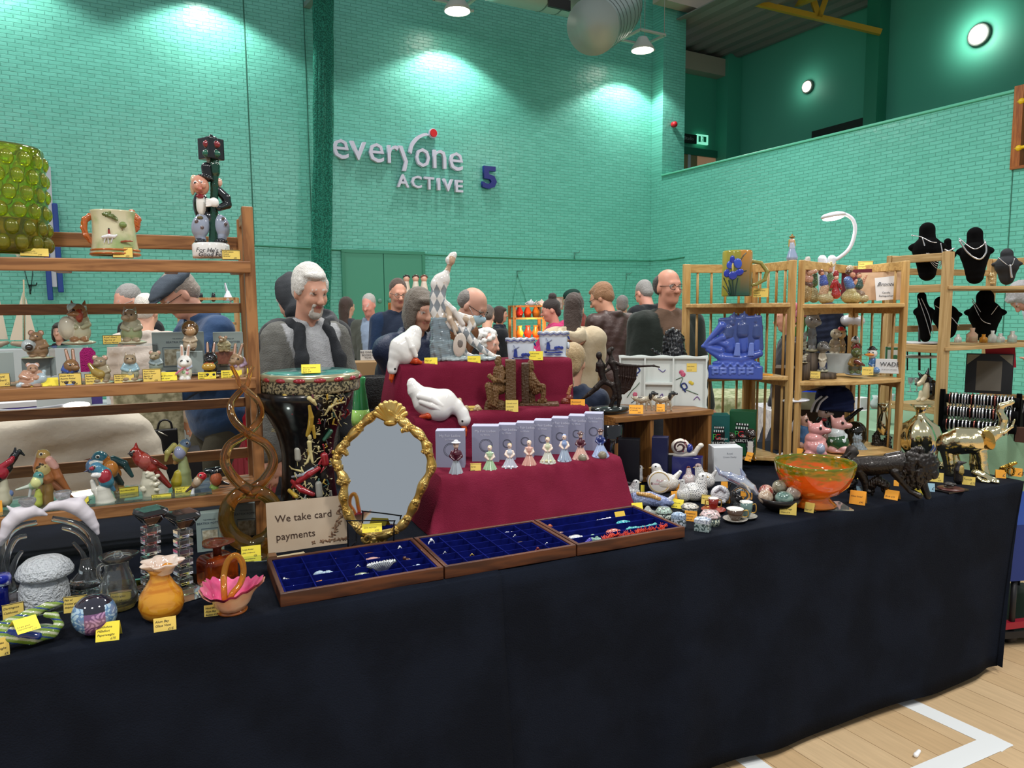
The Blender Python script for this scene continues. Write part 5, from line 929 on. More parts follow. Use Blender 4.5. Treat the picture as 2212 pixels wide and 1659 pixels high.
bird('chaffinch_figurine','black-capped orange-breasted finch on a green clump',(488,1018),(464,1020,10),(466,1032,13),(468,1040,11),(494,1046,2),('141a1e','a85c3c','1c2226','141a1e','1c1c1c'),[([(462,1050,7),(462,1056,10),(462,1060,16)],'7a9a4a')],1066,Y=2.50,extra=lambda q,f:q.ch([(446,1018,6),(478,1014,7)],'141a1e'))
for a in((280,1084,38,32,'g',['Goss Bloomfield','Beswick model','of a Kingfisher','£45'],'yellow bordered card right of the kingfishers',0,1,2.54),(281,1100,40,18,'g',['£28'],'lower yellow card under the kingfisher card',0,0,2.55),(350,1089,40,22,'g',['Model of a','Northern Cardinal','Beswick model','£48'],'yellow bordered card in front of the cardinal',0,1,2.435),(396,1070,34,19,'g',['Model of','Bluetit','Beswick'],'yellow bordered card under the bluetit',0,1,2.47),(437,1082,16,14,'t',['Gold','£8'],'tiny yellow card beside the goldfinch',0,0,2.425),(183,1098,17,24,'g',['£'],'yellow card tilted behind the frosted dolphin',0,0,2.45),(145,1076,12,12,'g',[],'small yellow card behind the thrush tail',0,0,2.6),(1,1118,10,36,'o',[],'orange card standing edge-on at the far left of the lowest shelf',0,0,2.46)):
 card(a[0],a[1],a[2],a[3],a[4],a[5],a[6],Y=a[9],lean=8,border=bool(a[8]))
box('figurine_box',456,1192,54,86,30,M('7f8f8b',.7),'grey-green figurine box behind the amber bottle on the table',z=.7525,txt=bt(),inset=bpin,yaw=-4)
box('figurine_box',534,1172,60,86,30,GREYB,'grey-green figurine box seen through the twisted glass ring',Y=2.50,txt=bt(),inset=bpin,yaw=-4)
# ---------------- glass and ornaments on the table, left ----------------
CL=GL('f6fafa',t=.98);TT=.7525
CLB=M('f4f7f9',.03,trans=.9,ior=1.5,bump=(60,1.0));FROST=M('e6e0e8',.45,trans=.15,ior=1.4)
GG='glass mirror plate'
for x,y,w,d,lb in((150,1322,300,110,'mirror tile under the dolphin candle holders and glass jug'),(395,1292,150,90,'mirror tile under the crystal candlesticks'),(545,1216,90,70,'small mirror tile under the twisted glass sculpture')):
 f=Fig(x,y,z=TT);m=MB();m.box((-w/2*f.s,0,0),(w/2*f.s,.17 if w>100 else .12,.004));o=m.build('mirror_tile',M('cfe0dc',.03,metal=1),None,f.O,bevel=.001);o.rotation_euler=(0,0,f.rz-.15);tag(o,lb,'mirror tile','mirror tiles on the table')
def dolphin(x0,flip,label,base,pts,fin,wave,Y):
 f=Fig(base[0],base[1],z=TT+.004);T=f.T('dolphin_candle_holder',label,'candle holder','frosted dolphin candle holders');q=f.sc();q.ch(pts,'ffffff');q.ch(fin,'ffffff');q.build('frosted_dolphin',FROST,T,px=1.3)
 m=MB()
 for w_ in wave:f.tube(curve(w_[0],6),[w_[1]*(1-.5*i/(6*(len(w_[0])-1)))for i in range(6*(len(w_[0])-1)+1)],mb=m,n=12)
 m.build('glass_wave',CL,T);m=MB();f.lat([(2,base[1]),(base[2],base[1]),(base[2]*.95,base[1]-8),(base[2]*.4,base[1]-30),(10,base[1]-55),(2,base[1]-56)],mb=m,n=32);m.build('glass_foot',CL,T)
 c=pts[2];m=MB();f.lat([(2,c[1]-10),(12,c[1]-12),(17,c[1]-22),(16,c[1]-27),(13,c[1]-27),(11,c[1]-17),(2,c[1]-15)],x=c[0]-4,mb=m,n=12);m.build('candle_cup',CLB,T)
dolphin(0,1,'left frosted glass dolphin leaping on a clear wave, candle cup on its back',(14,1296,48),[(100,1112,3),(86,1107,8),(64,1104,15),(40,1112,17),(20,1130,14),(8,1158,9),(2,1176,4)],[(30,1104,6),(16,1094,2)],[([(10,1285),(2,1240),(0,1200),(14,1160),(40,1138),(80,1128)],12),([(14,1285),(10,1235),(16,1195),(34,1165),(58,1158)],10),([(20,1290),(24,1240),(34,1210),(48,1190)],8)],2.2)
dolphin(0,0,'right frosted glass dolphin leaping on a clear curved wave beside the glass mushroom',(190,1262,40),[(92,1103,3),(112,1093,8),(140,1088,14),(166,1094,17),(188,1112,14),(204,1136,9),(211,1152,4)],[(160,1082,7),(186,1072,2),(172,1086,5)],[([(200,1262),(210,1220),(208,1180),(192,1150),(160,1130),(112,1120)],12),([(196,1262),(202,1215),(196,1180),(170,1152),(134,1140)],9),([(190,1262),(188,1225),(178,1195),(158,1172)],7)],2.2)
f=Fig(98,1308,z=TT+.005);T=f.T('glass_mushroom','clear crackle-glass mushroom-shaped lamp ornament','ornament');CR=M('eef4fa',.08,trans=.25,ior=1.4,bump=(130,1.5));m=f.lat([(2,1308),(44,1308),(48,1296),(46,1262),(40,1246),(2,1244)],n=40);m.build('mushroom_stem',CR,T)
m=f.lat([(2,1246),(42,1247),(54,1240),(55,1232),(48,1218),(34,1206),(16,1201),(2,1200)],n=40);m.build('mushroom_cap',CR,T)
f=Fig(258,1312,z=TT+.005);T=f.T('glass_jug','clear glass jug with ball-topped stopper and pouring lip','jug');m=f.lat([(2,1310),(30,1311),(37,1300),(38,1282),(32,1250),(24,1226),(25,1212),(34,1198),(33,1197),(22.5,1212),(22,1226),(30,1250),(35,1282),(33,1300),(2,1304)],n=44,mod=lambda th,i:1+(.35*max(0,math.cos(th-f.rz))**6 if i in(7,8)else 0));m.build('jug_body',CL,T)
m=f.lat([(2,1216),(7,1212),(5,1206),(9,1202),(9.5,1197),(6,1191),(2,1190)],n=20,x=256);m.build('stopper',CL,T);m=f.tube(curve([(234,1218,0),(216,1222,-4),(212,1240,-6),(220,1256,-4),(226,1262,0)],6),4.2);m.build('handle',CL,T)
f=Fig(40,1312,z=TT+.005);q=f.sc();[q.e(40+rng.uniform(-14,16),1296+rng.uniform(-16,10),11,8,'ffffff',d=rng.uniform(-12,12),a=rng.uniform(0,180))for _ in range(9)];o=q.build('cut_glass_ornament',M('ece6f0',.02,trans=.9,ior=1.6,bump=(70,1)),None,px=1.4);f.one(o,'small faceted clear glass lump behind the orange-labelled card at far left','ornament')
f=Fig(4,1328,z=TT+.003);T=f.T('blue_glass_vase','deep cobalt blue glass vase cut off by the left edge','vase');m=f.lat([(2,1328),(14,1328),(16,1310),(15,1280),(16,1262),(14,1262),(13,1280),(13,1310),(2,1320)],n=30);m.build('vase_wall',M('1a2aa8',.04,trans=.75,ior=1.45),T);m=f.lat([(14,1240),(17,1246),(17,1262)],n=30);m.build('vase_rim',M('2436c0',.04,trans=.6),T)
def candlestick(x,y,ytop,cx2,label):
 f=Fig(x,y,z=TT+.005);T=f.T('crystal_candlestick',label,'candlestick','stacked-block crystal candlesticks');n=0;rr=f.R@rotm(0,0,.4)
 def blk(yb,yt,hw,nm,tw=None,sh=0):m=MB();z0=f.L(x,yb)[2];z1=f.L(x,yt)[2];a=hw*f.s;b=(tw or hw)*f.s;c=f.L(x,yb)[:2];P=[(sx*r_,sy*r_,zz)for r_,zz in((a,z0),(b,z1))for sx,sy in((-1,-1),(1,-1),(1,1),(-1,1))];P=[np.array(rr)@np.array(p)+(c[0],c[1],0)for p in P];m.add(P,[(3,2,1,0),(4,5,6,7),(0,1,5,4),(1,2,6,5),(2,3,7,6),(3,0,4,7)]);m.build(nm,CL,T,bevel=.0008)
 blk(y,y-26,27,'crystal_base',25);H=y-26-(ytop+38)
 for k in range(6):
  yy=y-26-H*k/6;blk(yy,yy-H/6*.3,6,'crystal_neck');blk(yy-H/6*.3,yy-H/6,15,'crystal_block')
 blk(ytop+38,ytop+32,6,'crystal_neck');blk(ytop+32,ytop+10,13,'crystal_cup',27);blk(ytop+10,ytop,27,'crystal_rim',25)
candlestick(326,1292,1098,0,'left crystal candlestick of stacked square blocks, behind the mustard vase')
candlestick(396,1292,1105,0,'right crystal candlestick of stacked square blocks, beside the amber bottle')
f=Fig(351,1337,z=TT);T=f.T('alum_glass_vase','round mustard-yellow glass vase with ruffled pinkish rim','vase');m=f.lat([(2,1336),(26,1336),(40,1322),(46,1302),(42,1280),(28,1260),(20,1246),(20,1234),(28,1224),(26,1224),(18,1234),(18,1246),(2,1250)],n=48);m.build('vase_body',M('c98f2c',.08,coat=.6,c2='b4701a',nscale=3,wood=0),T)
v=[];m=MB();pr=[(20,1238),(26,1226),(36,1218),(41,1213),(39,1211),(33,1216),(24,1224),(18,1236)];f.lat(pr,n=60,mod=lambda th,i:1+(.13*math.cos(7*th)if 1<i<6 else 0),mb=m,caps=False)if False else None
c=f.L(351,1238);m.lathe([(r_*f.s,f.L(351,y_)[2])for r_,y_ in pr],(c[0],c[1],0),70,lambda th,i:1+(.14*math.cos(7*th)if 1<i<6 else 0),caps=False);m.build('ruffled_rim',M('dcc4b4',.12,coat=.5,trans=.2,c2='e6d8cc',nscale=20),T)
f=Fig(470,1272,z=TT);T=f.T('amber_bottle','amber and brown streaked square glass bottle with flared lip','bottle');q=f.sc();AMB=M('c4571c',.05,trans=.7,ior=1.4,c2='7a2c14',nscale=22);q.b(470,1232,36,36,34,16,yaw=25);q.build('bottle_body',AMB,T,px=1.4);m=f.lat([(9,1200),(9,1184),(14,1178),(33,1173),(33,1170),(12,1173),(6,1184),(6,1200)],n=36,mod=lambda th,i:1+(.1*math.cos(3*th)if 2<i<6 else 0));m.build('flared_lip',M('8a4a34',.05,trans=.6,ior=1.4),T)
f=Fig(502,1322,z=TT);T=f.T('glass_basket','pink and cream frilled glass basket with amber looped handle','basket');c=f.L(502,1318)
m=MB();m.lathe([(r_*f.s,f.L(502,y_)[2])for r_,y_ in((1,1320),(30,1321),(32,1316),(2,1312))],(c[0],c[1],0),40);m.build('amber_foot',M('b4642a',.08,trans=.4,coat=.5),T)
fr=lambda th,i:1+((.22*abs(math.cos(1.5*(th-f.rz+.5)))-.05)*(i in(3,4,5)))+.05*math.cos(14*th)*(i in(4,))
zf=lambda p:p
def frill(name,prof,mat,dz):
 vv=[];n=96
 for i,(r_,y_)in enumerate(prof):
  for k in range(n):th=2*math.pi*k/n;w_=(i/(len(prof)-1))**1.5;rr=r_*f.s*(1+w_*(.10*math.cos(3*th+1)+.04*math.cos(15*th)));vv.append((c[0]+rr*math.cos(th),c[1]+rr*math.sin(th),f.L(502,y_)[2]+dz+w_*f.s*(9*math.cos(2*th+.6)+3*math.cos(15*th))))
 me=mesh(vv,[(i*n+k,i*n+(k+1)%n,(i+1)*n+(k+1)%n,(i+1)*n+k)for i in range(len(prof)-1)for k in range(n)]);me.shade_smooth();return link(name,me,mat,T)
frill('cream_frilled_bowl',[(1,1310),(30,1312),(38,1300),(44,1286),(56,1272),(64,1266)],M('dba58c',.12,coat=.6,c2='e0bba2',nscale=18),0)
frill('pink_frilled_lining',[(1,1308),(28,1310),(36,1298),(42,1284),(54,1270),(61,1264)],M('c94a7c',.12,coat=.6,c2='d86a90',nscale=14),.0025)
m=f.tube(curve([(486,1300,-34),(484,1275,-30),(484,1240,-6),(492,1212,0),(508,1200,0),(522,1212,0),(526,1236,-4),(518,1262,-20),(500,1285,-36),(498,1302,-36)],8),6.5,n=12);m.build('looped_handle',M('c98a2a',.05,trans=.65,ior=1.4),T)
f=Fig(541,1183,z=TT+.005);T=f.T('twisted_glass_sculpture','tall smoky amber glass sculpture with two entwined strands above a ring','sculpture');SM=M('ecc488',.03,trans=.95,ior=1.45,c2='c08a3a',nscale=14)
ring=[(543+55*math.sin(a),1117-58*math.cos(a)+(4 if abs(math.sin(a))<.2 else 0),0)for a in np.linspace(0,2*math.pi,49)[:-1]];rad=[14+3*(1-math.cos(a))/2*1.3 for a in np.linspace(0,2*math.pi,49)[:-1]]
m=MB();m.tube([f.L(*p)for p in ring],[r_*f.s*1.02 for r_ in rad],n=18,closed=True);m.build('glass_ring',M('dda04c',.03,trans=.92,ior=1.45,c2='a89a48',nscale=9),T)
for sg,nm in((1,'glass_strand'),(-1,'glass_strand')):
 pts=[(541,1060),(541+sg*-28,1040),(541-sg*52,1000),(541-sg*40,962),(541,936),(541+sg*28,905),(541+sg*30,870),(541,838),(541-sg*8,830),(541-sg*14,812),(541-sg*24,790)]
 ctr=lambda y:541-(1060-y)*.05-(max(0,940-y)*.03)
 P_=curve([(x-541+ctr(y),y,sg*(10 if 3<i<6 else-6))for i,(x,y)in enumerate(pts)],7);f_r=np.linspace(12.5,3.6,len(P_));m=f.tube([tuple(p)for p in P_],f_r,n=14);m.build(nm,SM,T)
f=Fig(204,1371,z=TT);T=f.T('glass_paperweight','round purple, blue and black glass paperweight with silvery streaks','paperweight');q=f.sc();q.e(204,1327,44,44,'201c2c',rd=44)
def pwp(v_,c_):
 c=f.L(204,1327);d_=(v_-c)/(44*f.s);x=d_@f.ax;z=d_[:,2];n=np.sin(x*17+3*np.sin(z*9))*np.sin(z*13+2*np.sin(x*11));o=c_.copy();o[:]=lin('1a1826')
 m1=(z<.35);o[m1]=lin('6f4a74');o[m1&(n>.25)]=lin('b088b0');m2=(np.abs(x)>.45)&(z<.6)&(z>-.7);o[m2]=lin('5a7faa');o[m2&(n>.1)]=lin('a4c0d4');o[(z<-.72)]=lin('8a5a92');o[(z<-.86)]=lin('c9c0d0');return o
q.build('glass_sphere',V(.03,coat=1,spec=.8),T,px=1,paint=pwp)
f=Fig(70,1392,z=TT);T=f.T('swirled_glass_bowl','green, blue and white swirled freeform glass piece lying at lower left','bowl')
q=f.sc();q.ch([(-12,1366,15,5),(20,1350,14,10),(60,1330,12,18),(100,1310,8,24),(134,1302,4,24)],'8fae4a');q.ch([(-8,1376,14,-10),(30,1376,14,-20),(70,1378,13,-24),(112,1366,12,-20),(128,1350,8,-10),(118,1330,7,6),(100,1328,6,8)],'86a83e');q.ch([(26,1362,8,-24),(50,1370,8,-32),(80,1374,7,-34)],'1f3a9a');q.e(70,1362,40,8,'5f8a46',d=0,rd=24)
def sw(v_,c_):w_=.5+.5*np.sin(v_[:,0]*90+v_[:,1]*140+v_[:,2]*260);m1=w_>.86;c_=c_.copy();c_[m1]=lin('dfe6c6');m2=(w_<.06);c_[m2]=lin('2a4aa0');return c_
q.build('glass_swirl',V(.04,trans=.45,coat=.5),T,px=1.4,paint=sw,k=6)
for a in((30,1338,40,34,'t',['Dartington','Caithness','£15'],'yellow bordered card beside the cobalt blue vase',8,1,0),(64,1364,44,22,'y',['Large glass','paperweight','£10'],'yellow card lying tilted on the green swirled glass',55,0,15),(6,1420,26,42,'t',['Glass','weight','£5'],'ochre card cut by the left edge below the swirled glass',8,0,-5),(163,1324,46,36,'t',['Pair of','frosted glass','dolphins','£40'],'yellow bordered card between mushroom and paperweight',8,1,-14),(262,1314,42,34,'t',['Etched glass','water jug','£16'],'yellow bordered card in front of the clear glass jug',8,1,-10),(232,1386,46,38,'y',['Perthshire','Millefiori','Paperweight','£75'],'bright yellow tent card against the round paperweight',22,0,-14),(357,1365,44,30,'t',['Alum Bay','Glass Vase','£15'],'yellow card in front of the mustard vase',12,0,-4),(460,1332,34,25,'t',['Hand Blown','Alum Bay','Basket £18'],'small yellow card in front of the pink basket',10,0,-4),(543,1204,40,23,'y',['Large Amber','glass sculpture','£30'],'bright yellow card under the twisted glass ring',20,0,0)):
 card(a[0],a[1],a[2],a[3],a[4],a[5],a[6],z=TT+(.055 if 'lying' in a[6]else 0),lean=a[7],border=bool(a[8]),yaw=a[9])
f=Fig(671,1150,z=TT);T=f.T('goblet_drum','tall black goblet drum decorated with painted figures and red ovals','drum');DB=M('0b0b0d',.3,coat=.25,spec=.3,c2='231f1c',nscale=55,contrast=(.5,.7))
f.lat([(66,1149),(67,1142),(64,1110),(59,1075),(55,1040),(53,1000),(53,975),(57,950),(64,925),(76,900),(88,878),(97,858),(100,842)],x=671,n=56).build('drum_body',DB,T)
f.lat([(100,842),(102,838),(102,818),(101.5,814)],x=672,n=56).build('patterned_band',M('8d8468',.3,c2='2a2820',nscale=130,contrast=(.48,.52)),T)
f.lat([(102,818),(103.5,812),(102,806),(96,803)],x=672,n=56).build('rim_hoop',M('9c9578',.25,metal=.5),T);f.lat([(98,812),(96,804),(84,800),(2,799)],x=672,n=56).build('drum_skin',M('3f7a74',.15,coat=.6),T)
cz=f.L(672,812)
for k in range(16):a=2*math.pi*k/16;m=MB();m.sph((cz[0]+99*f.s*math.cos(a),cz[1]+99*f.s*math.sin(a),cz[2]-.002),(.012,.0215,.0085),12,8,np.array(rotm(0,0,a)));m.build('red_oval',M('8a1c26',.15,coat=.7),T)
prof=[(64,1110),(59,1075),(55,1040),(53,1000),(53,975),(57,950),(64,925),(76,900),(88,878),(97,858),(99,845)]
def drad(y):return float(np.interp(y,[p[1]for p in prof[::-1]],[p[0]for p in prof[::-1]]))
def dp(x,y):cx_=671;r_=drad(y)+2.2;dx=max(-r_*.96,min(r_*.96,x-cx_));return(x,y,-math.sqrt(r_*r_-dx*dx))
def paintfig(name,strokes):
 for col in sorted(set(s_[0]for s_ in strokes)):
  q=f.sc();[q.ch([(*dp(x,y)[:2],r_,dp(x,y)[2])for x,y,r_ in pts],col)for c_,pts in strokes if c_==col];q.build(name,V(.2,coat=.6),T,px=.75,k=1)
CR_='c9bd86';GO='b99a3c';RD='8f2028'
paintfig('painted_robed_figure',[(GO,[(668,876,4),(672,900,6),(670,920,6),(664,940,4)]),(GO,[(676,920,4),(680,945,3)]),(CR_,[(668,860,5),(676,866,5),(682,874,3)]),(GO,[(662,882,2.4),(658,890,2),(668,896,2)]),(CR_,[(655,936,2),(690,938,2)])])
paintfig('painted_seated_figure',[(RD,[(622,885,6),(634,890,8),(640,900,4)]),(CR_,[(604,896,2),(622,902,3),(628,892,2)]),(CR_,[(628,912,6),(632,930,6)]),(GO,[(617,856,6.5),(617,857,6.5)]),(RD,[(618,935,1.6),(650,938,1.6)])])
paintfig('painted_archer',[(CR_,[(702,896,2),(712,880,3.4),(724,872,3),(744,868,2)]),(CR_,[(722,870,3),(726,862,3)]),(CR_,[(716,880,2),(722,892,2),(728,904,1.6)]),('9a9488',[(740,850,1.2),(748,862,1.2),(746,874,1.2)])])
paintfig('painted_standing_figure',[(CR_,[(668,942,4.5),(669,946,4.5)]),(CR_,[(668,955,5),(670,975,4),(675,998,2.6)]),(CR_,[(672,975,3),(664,998,2.6),(660,1002,2.4)]),('9a9a90',[(643,972,7),(644,990,7)]),(RD,[(700,985,8),(702,1000,8)]),('3f7a80',[(702,994,4),(702,1000,4)]),(GO,[(719,976,4),(719,977,4)])])
paintfig('painted_wings',[(RD,[(688,1012,5),(668,1024,7),(645,1040,6),(632,1052,3)]),('8d939c',[(676,1012,3),(655,1026,4),(632,1030,3)]),(RD,[(632,1040,5),(652,1058,7),(676,1068,5)]),(CR_,[(628,1006,4),(632,1012,3),(650,1018,2.4)]),(GO,[(626,1060,5),(640,1072,5)]),('9a9a90',[(688,1046,7),(690,1070,7)]),('2f5a46',[(700,950,4),(714,932,5),(708,945,3)])])
r_=random.Random(9);paintfig('painted_flourishes',[('a59c76',[(x,y,1),(x+r_.uniform(-7,7),y+r_.uniform(-5,5),.9),(x+r_.uniform(-9,9),y+r_.uniform(-9,9),.8)])for x,y in[(r_.uniform(588,752),r_.uniform(848,930))for _ in range(110)]+[(r_.uniform(626,716),r_.uniform(940,1110))for _ in range(80)]]);paintfig('painted_motifs',[(r_.choice(('8f2028','b99a3c','9a9a90','4a4a50','2f5a56','c9bd86','5f2a3a')),[(x,y,r_.uniform(1.2,2.6)),(x+r_.uniform(-6,6),y+r_.uniform(3,11),r_.uniform(1,2.2)),(x+r_.uniform(-8,8),y+r_.uniform(8,16),.9)])for x,y in[(r_.uniform(590,750),r_.uniform(850,915))for _ in range(46)]+[(r_.uniform(626,716),r_.uniform(930,1095))for _ in range(44)]])
card(672,806,40,18,'y',['Genuine leather','drum of','Egypt £70'],'yellow tent card lying on top of the goblet drum',z=f.O[2]+f.L(672,799)[2]+.001,lean=35)
f=Fig(668,1186,z=TT);T=f.T('payment_sign','pale paper sign reading we take card payments with an oak leaf sketch','sign');T.rotation_euler=(0,0,f.rz+.10);w_=84*f.s;h_=108*f.s;R=rotm(-.14);m=MB();m.box((-w_,0,0),(w_,.002,h_),R,(0,0,0));m.build('sign_board',M('b9a48c',.85,c2='c2af98',nscale=6),T)
up2=np.array([0,math.sin(.14),math.cos(.14)]);DK=M('3a2418',.8);text('We take card',.031,T,frame4(up2*h_*.60+(-w_*.80,-.0012,0),(1,.0,0),up2),DK,align='LEFT');text('payments',.031,T,frame4(up2*h_*.25+(-w_*.80,-.0012,0),(1,0,0),up2),DK,align='LEFT')
m=MB();r_=random.Random(3)
for k in range(46):t=k/45;x=w_*(.95-.8*(1-t)**1.5*1.05)if k%2 else w_*(.60+.3*t);z=h_*(.12+.22*t*0)if k%2 else h_*(.2+.62*t);p=up2*z+(x+r_.uniform(-.01,.01),-.0014,0);a=r_.uniform(0,6.28);m.sph(p,(.008,.0005,.003),8,4,rotm(0,a,0))
m.build('oak_leaf_sketch',M('6b4a36',.8,c2='a08468',nscale=200,contrast=(.45,.55)),T)
f=Fig(625,1212,z=TT);m=MB();m.box((-.04,0,0),(.05,.03,.012));o=m.build('folded_card',M('bdae8c',.8),None,f.O);o.rotation_euler=(0,0,f.rz+.2);tag(o,'folded cream card lying below the payment sign','card')
f=Fig(590,1222,z=TT);m=MB();m.box((-.012,0,0),(.012,.03,.03));o=m.build('wooden_block',M('6a4a30',.5),None,f.O,bevel=.002);tag(o,'small brown wooden block behind the corner of the left velvet tray','block')
f=Fig(780,1002,t=3.15);o=None
f=Fig(780,918,t=3.1);T=f.T('green_glass_vase','tall tapering green glass vase behind the gold mirror','vase');f.lat([(2,917),(19,917),(20,905),(15,860),(11,830),(13,817),(11,814),(9,830),(13,860),(17,905),(2,912)],x=780,n=36).build('vase_body',M('2f8a4c',.06,coat=.7,trans=.2),T);f.lat([(2,918),(20.3,918),(20.6,905),(18,884)],x=780,n=36).build('lime_base',M('9acb62',.06,coat=.7),T)
f=Fig(806,1187,z=TT);T=f.T('gilt_mirror','ornate gold cartouche mirror with shell crest on a wire stand','mirror');GOLD=M('d0b068',.3,metal=.75,c2='b08a40',nscale=30);tilt=.22
def mp(x,y,d=0):return(x,y,d+(1180-y)*tilt*.45-((x-830)*.28))
out=[(832,885),(862,905),(885,922),(912,945),(925,975),(932,1010),(915,1045),(898,1085),(880,1120),(855,1145),(808,1158),(775,1140),(752,1110),(742,1075),(745,1040),(730,1010),(728,985),(745,958),(775,925),(800,902)]
P_=curve([mp(x,y,0)for x,y in out],6,closed=True);m=MB();m.tube([f.L(*p)for p in P_],[f.s*(12+2.2*math.sin(i*.9))for i in range(len(P_))],n=12,closed=True,flat=.8);m.build('gilt_frame',GOLD,T)
q=f.sc();cen=(832,1020)
for i,(x,y)in enumerate(out):a=out[(i+1)%len(out)];q.ch([(*mp(x,y)[:2],9,mp(x,y)[2]-6),(*mp((x*1.5+a[0]*.5)/2+(x-cen[0])*.04,(y*1.5+a[1]*.5)/2+(y-cen[1])*.03)[:2],5,mp(x,y)[2]-7),(*mp(a[0],a[1])[:2],4,mp(*a)[2]-2)],'b08f3c')
for x,y,x2,y2 in((925,962,915,975),(738,972,748,980),(735,1040,742,1048),(880,925,870,930)):q.c(x,y,x2,y2,8,5,'b08f3c',d=mp(x,y)[2]-6)
q.build('leaf_scrolls',GOLD,T,px=1.0,noise=(1.2,.45))
q=f.sc()
for k in range(9):a=math.radians(-72+18*k);q.ch([(843,912,4,mp(843,912)[2]-8),(843+34*math.sin(a),900-34*math.cos(a)+4,6.4,mp(843,880)[2]-6)],'b08f3c',k=.002 if False else None)
q.e(843,913,14,8,'b08f3c',d=mp(843,912)[2]-6);q.build('shell_crest',GOLD,T,px=.9,k=.8)
q=f.sc()
for sx in(-1,1):q.ch([(808+sx*(15+11*math.cos(t)*(1-t/9)),1163-sx*0+11*math.sin(t)*(1-t/9),3.4,mp(808,1160)[2]-8)for t in np.linspace(0,7,16)],'b08f3c');q.ch([(808+sx*4,1172,4,-4),(808+sx*10,1184,3,-4)],'b08f3c')
q.c(808,1165,808,1185,6,4,'b08f3c',d=-3);q.build('scroll_foot',GOLD,T,px=.9,k=1)
inn=[f.L(*mp(x+(cen[0]-x)*.07,y+(cen[1]-y)*.06,1))for x,y in[tuple(p[:2])for p in curve(out,3,closed=True)]];cc_=sum(inn)/len(inn);me=mesh([cc_]+inn,[(0,i+1,(i+1)%len(inn)+1)for i in range(len(inn))]);o=link('mirror_glass',me,M('dfe3e6',.03,metal=1),T);d=o.modifiers.new('s','SOLIDIFY');d.thickness=.003
m=MB();bk=[f.L(*mp(x+(cen[0]-x)*.05,y+(cen[1]-y)*.05,6))for x,y in[tuple(p[:2])for p in curve(out,3,closed=True)]];me=mesh([sum(bk)/len(bk)]+bk,[(0,i+1,(i+1)%len(bk)+1)for i in range(len(bk))]);o=link('backing_board',me,M('4a3a28',.8),T);d=o.modifiers.new('s','SOLIDIFY');d.thickness=.004
f2=Fig(802,1189,z=TT);T2=f2.T('wire_stand','thin black wire display stand holding the gold mirror','stand');m=MB();f2.tube(curve([(752,1186,-26),(751,1130,-26),(755,1125,-26),(846,1125,-26),(851,1130,-26),(850,1182,-26)],4),1.5,mb=m);f2.tube([(752,1186,-26),(770,1170,50),(770,1060,60),(836,1060,60),(836,1170,50),(850,1182,-26)],1.5,mb=m);m.build('wire_frame',M('14141a',.4,metal=.6),T2)
card(804,1150,42,16,'y',['Gilt mirror','£20'],'bright yellow card clipped on the wire stand of the gold mirror',Y=float(f.O[1])-.045,lean=35)
# ---------------- burgundy steps: geese, harlequin, jars, bookends, ladies ----------------
S1,S2,S3=.9315,1.0895,1.2775
def goose(pts,tail,head,bill,eye,feet,wing,anchor,label,feathers):
 f=Fig(anchor[0],anchor[1],Y=anchor[2]);T=f.T('goose_figurine',label,'figurine','white ceramic geese');q=f.sc();W_='e8e6e2';q.ch(pts,W_);q.ch(tail,W_);q.e(*head,W_)
 for p in wing:q.ch(p,W_,k=.0006)
 q.build('goose_body',M(W_,.1,coat=.8),T,px=1.1,k=6);q=f.sc();q.ch(bill,'d2551f');q.build('orange_bill',GLAZE(),T,px=.8);q=f.sc();q.ch(feet,'c8461a');q.build('orange_feet',GLAZE(),T,px=.9);q=f.sc();q.e(*eye,'101010',d=eye[4]if False else 0)if False else q.E(f.L(eye[0],eye[1],eye[2]),2.6*f.s,'101010');q.build('eye',GLAZE(),T,px=.5)
goose([(945,878,34),(925,868,30,2),(960,868,27),(984,878,16),(998,892,13,-2),(1003,906,14,-4)],[(915,862,26),(897,843,16),(890,829,10),(889,824,7)],(1002,910,11.5,14),[(1002,921,6,-6),(1004,930,5,-6),(1006,942,1.8,-6)],(999,909.5,-16),[(910,901,5,-8),(925,898,7,-22),(940,902,4,-10)],[[(906,856,7,-24),(930,862,8,-29),(955,876,5,-28)],[(910,868,6,-26),(932,876,7,-31),(950,884,4,-30)]],(925,903,2.64),'lower white ceramic goose on the middle step, stretching its neck down',0)
goose([(872,760,29,4),(880,745,26,4),(866,752,24),(856,768,15,-6),(850,784,11,-8),(848,800,10,-10)],[(888,735,22,6),(895,720,16,8),(897,716,12,8)],(847,794,11,15),[(847,808,6,-10),(845,818,5,-10),(846,825,2,-10)],(853,797,-18),[(888,782,4,-6),(898,779,7,-12),(908,783,4,-4)],[[(880,730,6,-16),(890,750,8,-20),(898,768,5,-16)]],(880,788,2.84),'upper white ceramic goose on the top step, bending over its edge',0)
f=Fig(1000,780,Y=2.90);T=f.T('harlequin_figurine','tall porcelain harlequin in grey and white diamonds seated on a stone block','figurine')
q=f.sc();q.b(951,713,19,27,18,3,'76858d',yaw=12);q.b(955,756,24,21,20,3,'7f8f96',yaw=8);q.e(1005,775,76,9,'98a4a6',rd=30);q.build('stone_base',V(.2,coat=.4),T,px=1.3,noise=(1.2,.18))
q=f.sc();Wt='d8d4d0'
q.ch([(972,562,10),(978,553,8),(982,549,5)],Wt);q.e(975,562,8,10,'b99a80',d=-3);q.ch([(972,570,5),(966,586,6)],'a88c74');q.ch([(966,586,6),(957,603,15),(948,615,18)],Wt)
q.ch([(950,606,15),(944,640,15),(942,670,14),(950,690,15),(957,697,15)],Wt);q.ch([(960,605,8),(954,640,8,-6),(960,668,7,-8)],Wt)
